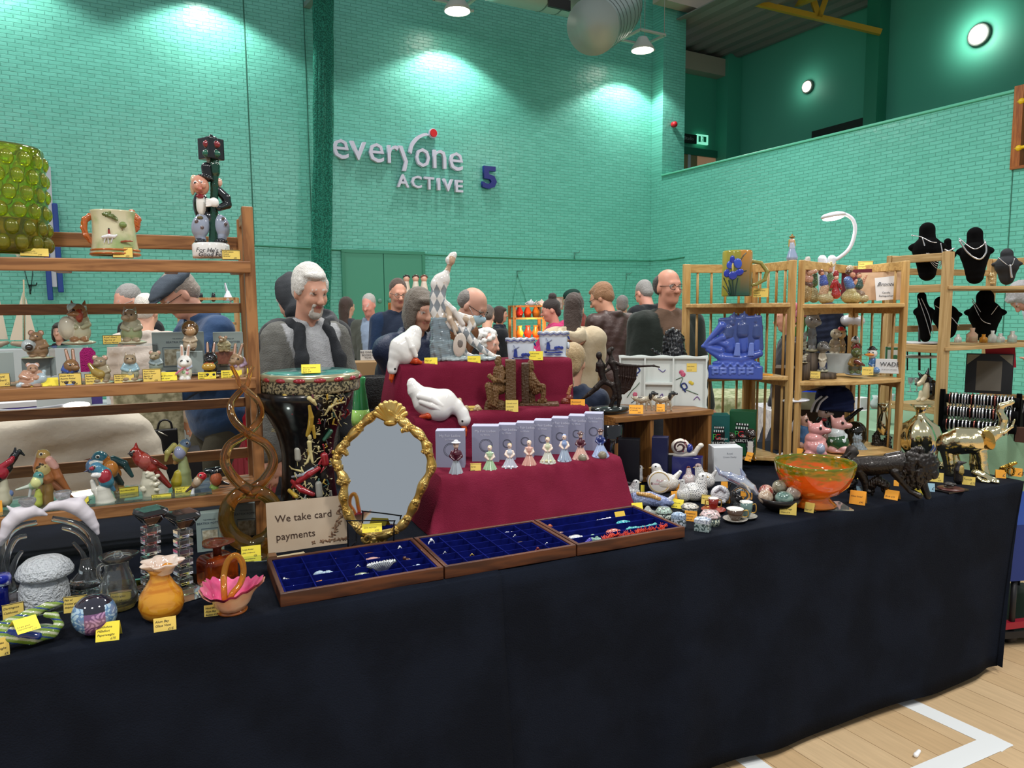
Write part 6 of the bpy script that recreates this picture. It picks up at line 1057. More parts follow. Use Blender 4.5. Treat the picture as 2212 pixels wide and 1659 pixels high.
q.ch([(955,692,14),(985,706,13,-6),(1004,718,11,-8),(1022,738,9,-6),(1040,754,7,-4),(1066,770,5,-4),(1078,771,4,-4)],Wt);q.ch([(960,684,12),(990,684,10,4),(1015,690,9,8),(1020,702,8,6),(1004,722,6,2),(998,745,6,0),(1006,765,6,-2),(1022,770,4,-6)],Wt)
q.ch([(962,655,7,-8),(980,670,6,-14),(1000,700,5,-16)],'cfc8c2');q.ch([(968,660,6,-10),(972,690,6,-18),(984,712,5,-18)],'b9a48e')
ax0=f.ax
def dia(v_,c_):
 x=v_@f.ax/f.s;z=v_[:,2]/f.s;a=np.floor((x*1.6+z*.8)/24).astype(int);b=np.floor((x*1.6-z*.8)/24).astype(int);o=c_.copy();m=(np.abs(c_-np.array(lin(Wt))).sum(1)<.02)&(((a+b)%2)==0)&(z<168);o[m]=lin('7d848a');o[m&(((a-b)%3)==0)]=lin('b9a58f');return o
q.build('harlequin',V(.1,coat=.7),T,px=1.0,paint=dia,k=3)
q=f.sc();q.e(993,745,14,26,'c4b8ac',d=-22,rd=5,a=8);q.ch([(984,722,3,-22),(974,690,2.5,-20)],'b7a898');q.e(994,742,5,8,'6f6660',d=-27,rd=2);q.build('mandolin',GLAZE(),T,px=.8)
def jar(x0,x1,y0,yb,label,Y):
 f=Fig((x0+x1)/2,yb,Y=Y);T=f.T('square_jar',label,'jar','blue and white windmill jars');T.rotation_euler=(0,0,f.rz+.02);w=(x1-x0)*.72/2*f.s;h=(yb-y0)*f.s;CW=M('c9d2de',.12,coat=.7);BL=M('24388c',.15,coat=.6)
 vv=[];pr=[(.92,0),(.95,.05),(.86,.12),(.9,.3),(.98,.75),(.96,.82),(1.06,.9),(1.1,.97)];n=40
 for r_,z in pr:
  for k in range(n):th=2*math.pi*(k+.5)/n;c,s_=math.cos(th),math.sin(th);e=(abs(c)**5+abs(s_)**5)**(-1/5);zz=z+(.025*math.cos(th*16)if z>.85 else 0);vv.append((w*r_*e*c,w+w*r_*e*s_,h*zz))
 m=MB();m.add(vv,[(i*n+k,i*n+(k+1)%n,(i+1)*n+(k+1)%n,(i+1)*n+k)for i in range(len(pr)-1)for k in range(n)]+[tuple(range(n))[::-1]],True);m.build('jar_body',CW,T)
 m=MB();m.tube([(w*1.08*(abs(math.cos(t))**5+abs(math.sin(t))**5)**(-.2)*math.cos(t),w+w*1.08*(abs(math.cos(t))**5+abs(math.sin(t))**5)**(-.2)*math.sin(t),h*(.9+.025*math.cos(16*t)))for t in np.linspace(0,2*math.pi,65)[:-1]],h*.012,closed=True,n=6);m.build('blue_rim_line',BL,T)
 for sd in(0,1):
  fr=(lambda u,z,e=.004:(u*w,-.004*0-e+w*.03,z*h))if sd==0 else(lambda u,z,e=.004:(w*.98+e,w+u*w,z*h));m=MB()
  for u,z,r1,r2 in((-.55,.25,.1,.05),(-.2,.22,.35,.03),(.35,.24,.3,.035),(0,.32,.5,.02),(.3,.42,.22,.05),(.55,.4,.12,.06),(.15,.40,.12,.06),(-.3,.15,.3,.02),(.3,.14,.25,.02)):a,b=(r1*w,.0012),0;m.sph(fr(u,z,.001),(r1*w,.0012,r2*h)if sd==0 else(.0012,r1*w,r2*h),12,6)
  if sd==0:
   m.prism([(-.52*w,.34*h),(-.22*w,.34*h),(-.28*w,.6*h),(-.46*w,.6*h)],-.0025+w*.03,w*.03+.004)
   for a in(.5,2.07,3.64,5.21):m.bar((-.37*w,w*.03-.003,.62*h),(-.37*w+.3*w*math.cos(a),w*.03-.003,.62*h+.3*w*math.sin(a)),.0035,.001)
  m.build('painted_landscape',BL,T)
 q=Sc();q.E((w*1.02,w,h*.45),(w*.12,w*.25,h*.14),'d4dbe4');q.C((w,w*.6,h*.78),(w*1.1,w*.6,h*.7),w*.08,w*.05,'24388c');q.build('side_handle',GLAZE(),T,res=.0015)
jar(1083,1137+30,730,791,'left blue and white windmill jar with scalloped rim, on the top step',2.84)
jar(1152,1240,716,775,'right and larger-looking blue and white windmill jar, at the end of the top step',2.90)
for a in((931,790,28,17,'y',['Pair of','geese £15'],'bright yellow card between the upper goose and the harlequin',S3,2.82,20),(1024,786,28,17,'y',['Lladro style','Harlequin £95'],'bright yellow card at the foot of the harlequin',S3,2.815,10),(1158,778,30,19,'y',['Delft pottery','two jars','£18'],'yellow card below the blue and white jars',S3,2.81,12),(1106,890,27,25,'t',['Carved wood','bookends','pair £55'],'yellow card in front of the left carved bookend',S2,2.62,14),(1248,879,31,16,'o',['Boxwood','figure £20'],'orange card at the right end of the middle step',S2,2.63,14),(1018,893,26,16,'t',['Figures','£12'],'yellow card behind the small ivory figures',S2,2.70,14),(1028,1027,24,25,'t',['My Fair','Ladies','by Wade £10'],'yellow bordered tent card between the first two lady figures',S1,2.325,18)):card(a[0],a[1],a[2],a[3],a[4],a[5],a[6],Y=a[8],lean=a[9],border='bordered' in a[6])
WD=V(.45,bump=(90,.7));DW='5f4426'
def bookend(label,base,panel,strokes,extra=()):
 f=Fig(base[0],base[1],Y=base[2]);T=f.T('carved_bookend',label,'bookend','carved wooden bookends');T_=[]
 q=f.sc();q.b(*base[3]);q.build('base_block',WD,T,px=1,noise=(.3,.5));q=f.sc();q.b(*panel);q.build('back_panel',WD,T,px=1,noise=(.3,.5))
 q=f.sc();[q.ch(p,c)for p,c in strokes];q.build('carved_figure',WD,T,px=.8,noise=(.9,.45));return f,T
M1='6a4c2a'
bookend('left carved wooden bookend, a seated robed figure reading a book',(1070,898,2.70,(1078,885,32,9,22,2,DW)),(1103,833,11,56,18,1.5,'5a4022'),[([(1077,775,6,-8),(1076,782,7,-8),(1078,790,5,-8)],M1),([(1079,800,13,-6),(1078,818,13,-6),(1080,838,14,-4)],M1),([(1086,806,7,-14),(1082,822,5,-20),(1066,820,4,-24)],M1),([(1058,812,5,-26),(1068,822,5,-28)],'76562f'),([(1072,838,9,-14),(1056,834,8,-24),(1058,860,6,-24),(1060,872,5,-24)],M1),([(1082,840,9,-10),(1070,842,8,-22),(1070,866,6,-22),(1068,874,5,-24)],M1),([(1060,874,12,-14),(1082,876,12,-10)],DW),([(1096,830,4,-12),(1095,874,4,-12)],DW),([(1086,826,3,-20),(1100,818,3,-12)],DW)])
bookend('right carved wooden bookend, a figure in a tall cap seated in profile',(1165,886,2.72,(1165,877,42,8,22,2,'553a20')),(1135,832,8,48,18,1.5,'4a341e'),[([(1146,784,6,-6),(1146,794,8,-6),(1146,802,6,-6)],M1),([(1146,812,10,-6),(1152,830,13,-6),(1158,842,10,-6)],M1),([(1152,818,5,-14),(1164,830,4,-16),(1172,834,4,-14)],M1),([(1156,844,8,-8),(1172,836,7,-10),(1174,852,5,-10),(1172,864,5,-10)],M1),([(1166,868,6,-8),(1176,866,6,-8)],M1),([(1148,850,8,0),(1148,868,8,0)],DW),([(1138,842,4,-8),(1158,842,4,-8)],DW)])
f=Fig(1225,882,Y=2.70);q=f.sc();q.e(1222,868,11,9,'6b2c1a',rd=10);q.e(1230,860,8,8,'742f1c');q.ch([(1228,850,4),(1232,836,3),(1236,832,2)],'a06a44');[q.ch([(x,872,3),(x+1,880,2.4)],'5a2416')for x in(1214,1220,1228)];q.ch([(1232,862,4),(1240,868,3)],'6b2c1a');o=q.build('carved_animal',V(.3,coat=.3),None,px=.7,noise=(.5,.6));f.one(o,'small reddish carved wooden animal at the right end of the middle step','figurine')
for i,(x,y,w,h,lb)in enumerate(((994,892,8,34,'tallest of the small ivory-coloured figures, behind the goose neck'),(1008,893,8,18,'squat ivory-coloured figure beside the goose bill'),(1032,893,11,19,'rounded ivory-coloured figure left of the left bookend'),(976,896,12,16,'small brownish ivory figure half hidden behind the goose neck'))):
 f=Fig(x,y,Y=2.70+.0*i);q=f.sc();q.e(x,y-h*.3,w,h*.32,'b9a27c',rd=w*.8);q.e(x-1,y-h*.72,w*.6,h*.26,'c9b692',rd=w*.6);q.e(x-w*.5,y-h*.45,w*.4,h*.2,'b09870',d=-w*.6);q.e(x+w*.4,y-h*.5,w*.4,h*.2,'a88f66',d=-w*.5);o=q.build('netsuke_figure',V(.3,coat=.3),None,px=.55,noise=(.6,.8));f.one(o,lb,'figurine','small ivory-coloured figures')
LV=M('8c8fa6',.7);LT=M('a9abc4',.7);LI=M('c9cbdc',.7)
lad=[(985,1030,635,None,'4a1626','a9b2bc',26,'dark red jacket, pale grey skirt and bonnet'),(1058,1021,0,None,'a9c4a0','9fbf98',27,'plain pale green gown'),(1101,1016,0,None,'b9bcc6','b4b6c2',29,'white-grey flounced gown'),(1143,1010,0,None,'c99a8c','c9988a',27,'salmon pink gown'),(1183,1003,0,None,'c3c9a8','c5c8bc',27,'pale yellow-green gown with fair hair'),(1219,997,0,None,'7f94bd','9aa9bd',23,'grey-blue gown with blue bodice'),(1254,993,0,None,'4a1424','d0a596',27,'maroon jacket and pink skirt with a hat'),(1297,987,0,None,'1f2f6a','9fb0d4',28,'navy jacket and pale blue skirt with a hat')]
bx=[(970,1022,62,92),(1046,1012,58,92),(1092,1007,38,90),(1131,1001,38,88),(1169,996,37,88),(1206,990,36,87),(1242,984,35,86),(1278,979,40,86)]
ords=('first','second','third','fourth','fifth','sixth','seventh','eighth')
def bins(T,a,b,c):
 m=MB();m.tube([(.05*a+.48*a*math.cos(t),-.0006,.55*c+.48*a*math.sin(t))for t in np.linspace(0,6.28,25)[:-1]],.0007,closed=True,n=4);m.tube([(.05*a+.4*a*math.cos(t),-.0006,.55*c+.4*a*math.sin(t))for t in np.linspace(0,6.28,25)[:-1]],.0004,closed=True,n=4);m.build('printed_oval',M('3a3c48',.7),T)
 text('WADE',.1*c,T,frame4((-a-.0006,b*.75,.62*c),(0,-1,0),(0,0,1)),LI)
for i,(x,y,w,h)in enumerate(bx):
 box('figurine_box',x+3,y,w,h,34,LV,f'{ords[i]} lilac-grey lady figurine box from the left on the lowest step',Y=2.45 if i else 2.42,yaw=-6,grp='lilac-grey boxes on the lowest step',top=LT,txt=[('My Fair Ladies',.085,0,.86,LI),('by Wade',.06,0,.78,LI)],inset=bins)
for i,(x,y,_,__,c1,c2,hw,ds)in enumerate(lad):
 y+=2;f=Fig(x,y,Y=2.335);q=f.sc();H=62 if i else 80;hw*=.5;hw=hw*1.35;u=H/62
 q.c(x,y-3,x,y-30*u,hw*.95,hw*.32,c2,k=.001);q.e(x,y-4,hw,4,c2,rd=hw)
 for k in range(9):a=2*math.pi*k/9;q.c(x+hw*.92*math.cos(a),y-4,x+hw*.3*math.cos(a),y-28*u,2.2,1,c2,d=hw*.92*math.sin(a),d2=hw*.3*math.sin(a),k=.0008)
 q.ch([(x,y-30*u,4.6*u),(x,y-40*u,6.5*u),(x,y-46*u,4*u)],c1);q.c(x,y-46*u,x,y-50*u,2.4*u,2.4*u,'dcc0ae');q.e(x,y-54*u,4.6*u,5.4*u,'dfc4b4')
 hc={0:'2a1c1c',3:'d8c0a8',4:'b59a5a',2:'b5a06a',5:'8fa6d4'}.get(i,'c9c08e');q.e(x,y-57*u,5*u,4.4*u,hc if i not in(6,7)else '3a2420',d=2);q.c(x-2*u,y-54*u,x-2*u,y-54*u,.7,.7,'2a2a2a',d=-5*u)
 if i in(0,6,7):q.e(x,y-59*u,8*u,1.8*u,'4a2a2a' if i else 'cfd2da',rd=8*u);q.e(x,y-61*u,4*u,3*u,'4a2a2a' if i else 'cfd2da')
 for sx in(-1,1):q.ch([(x+sx*6*u,y-43*u,3*u),(x+sx*9*u,y-36*u,2.5*u,-3),(x+sx*3*u,y-30*u,2*u,-8*u)],c1 if i in(0,6,7)else 'e2ccbe')
 if i in(2,4):[q.e(x+hw*.78*math.cos(a),y-9,3,2.6,'dcdce2' if i==2 else 'd8d8a8',d=hw*.78*math.sin(a))for a in np.linspace(0,6.28,12)[:-1]]
 if i in(1,3):q.e(x,y-44*u,9*u,3*u,c1,rd=6*u)
 if i in(6,7):q.e(x+4,y-5,9,9,'7c7460',d=-hw*.7)
 o=q.build('lady_figurine',GLAZE(),None,px=.6,k=1.5);f.one(o,f'{ords[i]} porcelain lady from the left, {ds}','figurine','small porcelain ladies on the lowest step')
 # ---------------- cubby cabinet: dish, dancers, dogs, snail ----------------
C0=1.0455
f=Fig(1430,886,Y=2.72);T=f.T('serving_dish','white divided pottery dish with painted flowers, standing upright','dish');WH=M('cdd3cf',.12,coat=.6);tl=rotm(-.12);s=f.s
T.rotation_euler=(0,0,f.rz-.05);Wd,Hd=94*s,118*s;m=MB();P_=[]
for t in np.linspace(0,1,25)[:-1]:P_.append((-Wd+2*Wd*t,-.0+.003*math.cos(t*25)))
for t in np.linspace(0,1,17)[:-1]:P_.append((Wd+.004*math.cos(t*19),Hd*t))
for t in np.linspace(0,1,25)[:-1]:P_.append((Wd-2*Wd*t,Hd+.003*math.cos(t*25)))
for t in np.linspace(0,1,17)[:-1]:P_.append((-Wd-.004*math.cos(t*19),Hd*(1-t)))
fr_=((0,0,0),tl@np.array((1,0,0)),tl@np.array((0,1,0)),tl@np.array((0,0,1)))
m.prism(P_,.002,.008,fr_)
def db(x0,x1,z0,z1,dd=-.016):m.prism([(x0*Wd,z0*Hd),(x1*Wd,z0*Hd),(x1*Wd,z1*Hd),(x0*Wd,z1*Hd)],dd,.004,fr_)
for a in((-.97,.97,.02,.06),(-.97,.97,.94,.98),(-.99,-.95,.03,.97),(.95,.99,.03,.97),(-.42,-.38,.05,.95),(.22,.26,.05,.95),(-.4,.24,.46,.51)):db(*a)
m.build('dish_body',WH,T,bevel=.002)
def fl(n,pts,c,r=.0022):m=MB();m.tube([tl@np.array((x*Wd,-.0,z*Hd))for x,z in curve(pts,5)],r,n=6);m.build(n,M(c,.3),T)
m=MB();[m.sph(tl@np.array((x*Wd,.0,z*Hd)),(.011,.0015,.011),14,6,tl)for x,z in((-.62,.28),(.42,.7),(.46,.66))];m.build('painted_rose',M('a8375a',.3,c2='c86a84',nscale=90),T)
m=MB();[m.sph(tl@np.array((x*Wd,.0,z*Hd)),(.008,.0015,.008),12,6,tl)for x,z in((-.72,.45),(.62,.52),(.66,.5))];m.build('painted_yellow_flower',M('c9b23a',.3),T)
for i,(pts,c)in enumerate((([(-.6,.66),(-.52,.72),(-.58,.78),(-.64,.72),(-.58,.62)],'1d2f6e'),([(.45,.38),(.55,.42),(.5,.5),(.42,.46),(.52,.34)],'1d2f6e'),([(-.8,.22),(-.7,.34),(-.6,.42),(-.52,.5)],'4a6650'),([(.3,.56),(.45,.6),(.4,.44),(.6,.36),(.8,.3)],'4a6650'),([(-.1,.76),(0,.7),(.06,.74)],'4a3a8a'),([(.7,.2),(.78,.26),(.84,.2)],'6a3a8a'),([(-.06,.24),(0,.3),(.02,.2)],'5a3a8a'),([(-.7,.12),(-.55,.2),(-.4,.18)],'3f5a6a'))):fl('painted_stem' if i>1 else 'painted_bluebird',pts,c,.0035 if i<2 else .0018)
m=MB();m.box((.62*Wd,-.019,.62*Hd),(.86*Wd,-.0175,.80*Hd));T2=card(1494,803,21,18,'t',['Poole Pottery','dish £18'],'small ochre card stuck to the white dish',Y=2.655,lean=3)
BZ=V(.32,metal=.55,bump=(120,.3));BC='2a2320'
f=Fig(1325,888,Y=2.62);T=f.T('bronze_dancers','dark bronze pair of dancers with flowing cloak on an oval base','sculpture');f.lat([(2,888),(42,888),(45,885),(44,879),(2,878)],x=1318,ex=.7).build('oval_base',M('1c2422',.15,coat=.5),T)
q=f.sc();q.e(1294,768,6.5,8.5,BC);q.ch([(1296,776,4),(1298,790,9),(1300,808,7),(1304,820,7)],BC);q.ch([(1292,786,4.5),(1290,800,3.5),(1308,803,3),(1320,796,2.6)],BC);q.ch([(1302,824,7),(1288,838,6),(1272,852,4.5),(1258,862,3)],BC);q.ch([(1306,824,7),(1322,832,5.5),(1328,846,4),(1324,860,3.6),(1322,878,3)],BC);q.ch([(1322,878,3),(1314,880,2.4)],BC)
q.e(1317,760,6,8,BC);q.e(1322,754,5,5,BC);q.ch([(1319,768,3.6),(1322,784,7),(1328,798,6)],BC);q.ch([(1322,780,3.6),(1340,788,3.6),(1380,791,2.8),(1412,790,2.2),(1424,793,1.6)],BC);q.ch([(1316,778,3),(1308,792,2.6),(1302,800,2.4)],BC);q.ch([(1330,800,6),(1334,830,7),(1338,860,5),(1336,878,3)],BC);q.ch([(1326,830,5),(1330,856,4),(1318,876,3)],BC)
for k in range(9):t=k/8;q.ch([(1330+44*t,792-1*t,2.4),(1332+40*t,812+6*t,2.4,-3*(k%2)),(1334+26*t,836+4*t,2.2),(1336+12*t,848+2*t,1.8)],'2c1e1a')
q.build('dancing_pair',BZ,T,px=.8,k=2)
for x,lb,hd in((1398,'left',-1),(1440,'right',-1)):
 f=Fig(x,888,Y=2.57);T=f.T('pointer_dog_figurine',f'{lb} pale spotted pointing dog figurine in front of the white dish','figurine','pointing dog figurines');X=x-1398;q=f.sc();w_='a59c88'
 q.ch([(1402+X,862,6),(1385+X,864,7),(1372+X,861,5)],w_);q.ch([(1402+X,860,6),(1410+X,852,5)],w_);q.e(1411+X,850,5.5,6,'17181a');q.c(1413+X,850,1420+X,851,3.2,2.4,'17181a');q.e(1405+X,856,3.4,8,'17181a',d=-5);q.e(1383+X,860,8,2.4,'1a1a1c',d=-3);q.c(1367+X,860,1364+X,858,2,1,w_)
 for a,b in((1377,1375),(1384,1386),(1398,1396),(1404,1408)):q.ch([(a+X,868,3,(a%3)*2-2),(b+X,878,2,(a%3)*2-2),(b+X,886,1.8,(a%3)*2-2)],w_)
 q.build('dog',GLAZE(),T,px=.6,noise=(.3,.8))
for a in((1374,894,30,18,'o',['Bronze group','of dancers','£65'],'orange tent card at the cabinet edge below the dancers',2.505,30),(1427,889,17,15,'o',['Pointer','dogs £20'],'small orange tent card between the two dogs',2.51,25)):card(a[0],a[1],a[2],a[3],a[4],a[5],a[6],Y=a[7],lean=a[8])
f=Fig(1480,1046,Y=2.53)
box('display_box',1482,1040,62,52,34,M('0f1560',.35,coat=.4),'glossy dark blue box under the patterned snail',z=.7765,yaw=-8);zs=.7765+float(52*Fig(1482,1040,z=.7765).s)
f=Fig(1482,985,z=zs+.001);T=f.T('snail_figurine','white, red and blue patterned porcelain snail','figurine');q=f.sc();q.ch([(1446,982,3),(1470,983,6),(1500,980,6),(1508,968,5),(1514,962,5)],'d4cdbf');q.e(1514,962,6,5,'ddd8cc');q.build('snail_foot',GLAZE(),T,px=.7)
q=f.sc();q.e(1470,965,20,18,'d8cfc4',rd=12);q.ch([(1469+(15-1.1*t)*math.cos(t),966-(13.5-1*t)*math.sin(t),1.7,-11.5+abs(t-6)*.5)for t in np.linspace(0,11.5,40)],'3a1c22');q.e(1489,968,8,10,'1c2a7a',rd=10,d=-1);[q.e(1478+3*math.sin(t),950+t*5,2.6,1,'8a2a34',d=-11,a=30)for t in range(6)];q.build('snail_shell',GLAZE(),T,px=.6,k=.7)
for x,y,w,h,c,lb in((1350,1040,60,92,'0d0f16','black gift box in the left cubby'),(1424,1040,34,96,'10153c','tall navy box in the middle of the cubby cabinet'),(1440,1036,24,54,'0b0c18','short black box behind the blue box')):box('gift_box',x,y,w,h,26,M(c,.4),lb,z=.7765 if x>1400 else .7765,grp='dark gift boxes inside the cubby cabinet',yaw=-6)
f=Fig(1300,1046,z=.7535,);m=f.lat([(2,1040),(20,1040),(28,1000),(33,950),(36,915),(34,914),(30,950),(2,1000)],x=1300,n=30);f=f
o=m.build('black_glass_vase',M('101014',.06,coat=.8,c2='9fd8d4',nscale=3,contrast=(.62,.66)),None);f.one(o,'black glass vase with turquoise lining behind the last lilac box','vase');o.location=[float(v_)for v_ in(f.O+np.array((.03,.0,0)))]
f=Fig(1452,892,Y=2.8);q=f.sc();H_='16181c';q.ch([(1440,860,26),(1452,810,26),(1462,765,20),(1464,735,14),(1462,722,10)],H_);q.ch([(1462,728,10),(1448,745,7),(1440,752,5)],H_);[q.ch([(1456+rng.uniform(-3,3),712+6*k,5),(1440-k*1.0,720+7*k,4),(1434+rng.uniform(-4,2),732+7*k,2)],H_)for k in range(6)];q.ch([(1452,762,7),(1432,768,4),(1414,760,3),(1409,754,2)],H_);o=q.build('horse_sculpture',V(.3,coat=.3),None,px=1.1,noise=(1.3,.3));f.one(o,'black sculpted horse rearing behind the white dish','sculpture')
# ---------------- small china in front of the cabinet ----------------
def spots(c1,n,r0):return lambda v_,c_:np.where(((np.sin(v_[:,0]*n)*np.sin(v_[:,1]*n*1.1)*np.sin(v_[:,2]*n*1.2+1))>r0)[:,None]&(np.abs(c_-np.array(lin('d9d8d6'))).sum(1)<.05)[:,None],np.array(lin(c1)),c_)
def quail(x,y,w,h,c1,head,label,n=900,r0=.22,look=1):
 f=Fig(x,y,z=TT);q=f.sc();q.e(x,y-h*.32,w,h*.33,'d9d8d6',rd=w*.75);q.ch([(x+look*w*.4,y-h*.45,w*.55),(x+look*w*.6,y-h*.8,w*.36)],'d9d8d6');q.e(x+look*w*.62,y-h*.86,w*.34,h*.13,head,rd=w*.32);q.c(x+look*w*.85,y-h*.84,x+look*w*1.15,y-h*.82,w*.12,.6,'c9a45a');q.ch([(x-look*w*.7,y-h*.45,w*.25),(x-look*w*1.1,y-h*.68,w*.14)],'d9d8d6');q.e(x+look*w*.66,y-h*.88,w*.06,w*.06,'181414',d=-w*.33)
 o=q.build('bird_paperweight',GLAZE(),None,px=.55,paint=spots(c1,n,r0));f.one(o,label,'paperweight','patterned porcelain birds')
quail(1352,1048,24,46,'8a4a58','d9d8d6','patterned porcelain hen nearest the burgundy cloth, behind the others');quail(1361,1074,21,38,'5a5a66','d9d8d6','small patterned porcelain bird in front of the left hen')
quail(1372,1046,17,42,'6a7490','d9d8d6','blue-speckled porcelain bird looking right, beside the round plaque');quail(1436,1062,30,62,'9a8a5a','dcdcdc','long-tailed white porcelain bird behind the round plaque',look=-1);quail(1490,1052,17,48,'b04a50','7a3424','red-patterned porcelain bird with brown head, in front of the blue box',look=-.2);quail(1522,1056,22,56,'4a4a4e','9a8480','speckled porcelain bird with brown-striped head, beside the white box',look=-1)
quail(1500,1082,28,62,'6f7274','dcdcda','white and grey porcelain bird with flowing lines, foremost of the group',n=500);quail(1478,1084,16,50,'6c6c70','a9a9a9','grey porcelain bird at the left of the foremost bird',look=-.4)
f=Fig(1424,1066,z=TT);T=f.T('name_plaque','round white porcelain plaque with red lettering','plaque');T.rotation_euler=(0,0,f.rz);m=MB();R=rotm(math.pi/2-.15);a=25*f.s;m.lathe([(.001,.003),(a*.9,.003),(a,0),(a,-.006),(.001,-.006)],(0,0,a),40,axis=R);m.build('plaque_disc',M('d9d5d0',.12,coat=.6),T);m=MB();m.lathe([(a*.8,.0035),(a*.84,.0045),(a*.88,.0035)],(0,0,a),40,axis=R,caps=False);m.build('gold_border',M('b59c62',.3),T);up3=(0,math.sin(.15),math.cos(.15));PK=M('b8607a',.4);text('Royal',.011,T,frame4((0,-.0075,a*1.1),(1,0,0),up3),PK,shear=.3);text('Crown Derby',.010,T,frame4((0,-.0055,a*.8),(1,0,0),up3),PK,shear=.3)
box('gift_box',1572,1040,62,74,44,M('d0d4d8',.55),'plain white gift box standing behind the glass dolphin',z=TT,yaw=18,txt=[('Royal',.08,.1,.80,M('9a9ea6',.6)),('Crown Derby',.07,.1,.70,M('9a9ea6',.6))])
f=Fig(1600,1096,z=TT);T=f.T('silver_dolphin','clear and silver glass dolphin diving over a curling wave','figurine');MG=M('dfe3ea',.06,metal=.65,coat=.8,c2='8f9cc4',nscale=16);q=f.sc();q.ch([(1546,1008,2),(1556,1022,5),(1578,1030,10),(1602,1040,13),(1624,1054,9),(1634,1066,5),(1643,1072,2)],'ffffff');q.ch([(1606,1028,6),(1600,1012,2)],'ffffff');q.ch([(1608,1046,5,-6),(1620,1064,2,-8)],'ffffff');q.build('dolphin_body',MG,T,px=.9);m=f.tube(curve([(1600,1094,0),(1586,1086,0),(1584,1068,0),(1596,1056,0),(1612,1058,0),(1618,1072,0),(1610,1080,0)],5),5.5);f.lat([(2,1096),(24,1096),(20,1090),(2,1086)],x=1604,mb=m);m.build('glass_wave',CL,T)
f=Fig(1412,1096,z=TT);q=f.sc();q.ch([(1350,1086,6,10),(1372,1078,14,4),(1404,1078,16),(1432,1084,12),(1450,1086,6)],'7f8cb4');q.ch([(1446,1080,6),(1456,1070,3)],'c9ccd8');q.ch([(1378,1066,4,-8),(1404,1070,5,-12),(1424,1078,4,-10)],'b58a4a');o=q.build('enamel_fish',V(.2,coat=.6,bump=(160,.4)),None,px=.9,noise=(.5,.4));f.one(o,'long blue, gold and silver porcelain fish lying beside the burgundy cloth','figurine')
f=Fig(1556,1090,z=TT);q=f.sc();q.e(1556,1068,20,20,'d2d2d6',rd=16);[q.e(1545+9*k,1082,5,6,'d9d9dc',d=-10)for k in range(3)];q.ch([(1546,1062,3,-13),(1556,1054,3,-15),(1566,1062,3,-14)],'9a9aa2');o=q.build('elephant_paperweight',GLAZE(),None,px=.7,noise=(.4,.6));f.one(o,'rounded white and silver porcelain animal behind the red cup','paperweight')
for x,y,s_,c,lb in((1592,1092,1,'1f1c1c','small black elephant figurine, trunk raised, left of the blue-green cup'),(1412,1064,.8,'6a5a52','tiny brown and silver looped figure in front of the plaque')):
 f=Fig(x,y,z=TT);q=f.sc();q.e(x,y-14*s_,12*s_,10*s_,c);q.e(x-9*s_,y-24*s_,7*s_,7*s_,c);q.ch([(x-14*s_,y-26*s_,3*s_),(x-18*s_,y-36*s_,2.2*s_),(x-14*s_,y-46*s_,1.6*s_)],c);[q.c(x+k*s_,y-8*s_,x+k*s_,y-2,3.4*s_,3*s_,c,d=k%3*3-3)for k in(-8,-2,6,10)];q.e(x-5*s_,y-24*s_,4*s_,7*s_,c,d=-7*s_);o=q.build('elephant_figurine',V(.25,coat=.3),None,px=.6);f.one(o,lb,'figurine')
def saucercup(x,y,r,rc,hc,cc,cs,label,hx=1,ys=None):
 f=Fig(x,y,z=TT);T=f.T('cup_and_saucer',label,'cup','small china cups on saucers');m=f.lat([(2,y),(r*.6,y),(r,y-6),(r*1.0,y-7),(r*.55,y-2.5),(2,y-2)],n=36);m.build('saucer',M(cs,.12,coat=.6,c2='9a948a' if cs!='8e2a22' else 'a84a34',nscale=120),T)
 m=f.lat([(2,y-3),(rc*.5,y-3),(rc*.55,y-5),(rc*.85,y-hc*.5),(rc,y-hc),(rc*.93,y-hc),(rc*.75,y-hc*.5),(2,y-6)],n=32);m.build('cup_bowl',M(cc,.12,coat=.6),T);m=f.lat([(rc*.97,y-hc+1),(rc*1.02,y-hc-.6),(rc*.9,y-hc-.4),(rc*.72,y-hc*.5)],n=32);m.build('white_lining',M('d9d6d0',.15,coat=.5),T)
 for sx in((hx,)if hx else(-1,1)):m=f.tube(curve([(x+sx*rc*.85,y-hc*.8,-2),(x+sx*rc*1.5,y-hc*.85,-2),(x+sx*rc*1.5,y-hc*.4,-2),(x+sx*rc*.8,y-hc*.35,-2)],5),1.3);m.build('handle',M('b59046',.3,metal=.6),T)
saucercup(1541,1106,26,11,30,'7a1c14','8e2a22','deep red two-handled cup on a red saucer',0);saucercup(1588,1126,26,18,27,'4a382c','b9b4aa','brown and white teacup with gold handle on its saucer, nearest the table edge');saucercup(1612,1120,23,13.5,36,'5c7470','a9aca6','grey-green mug with white inside on a pale saucer')
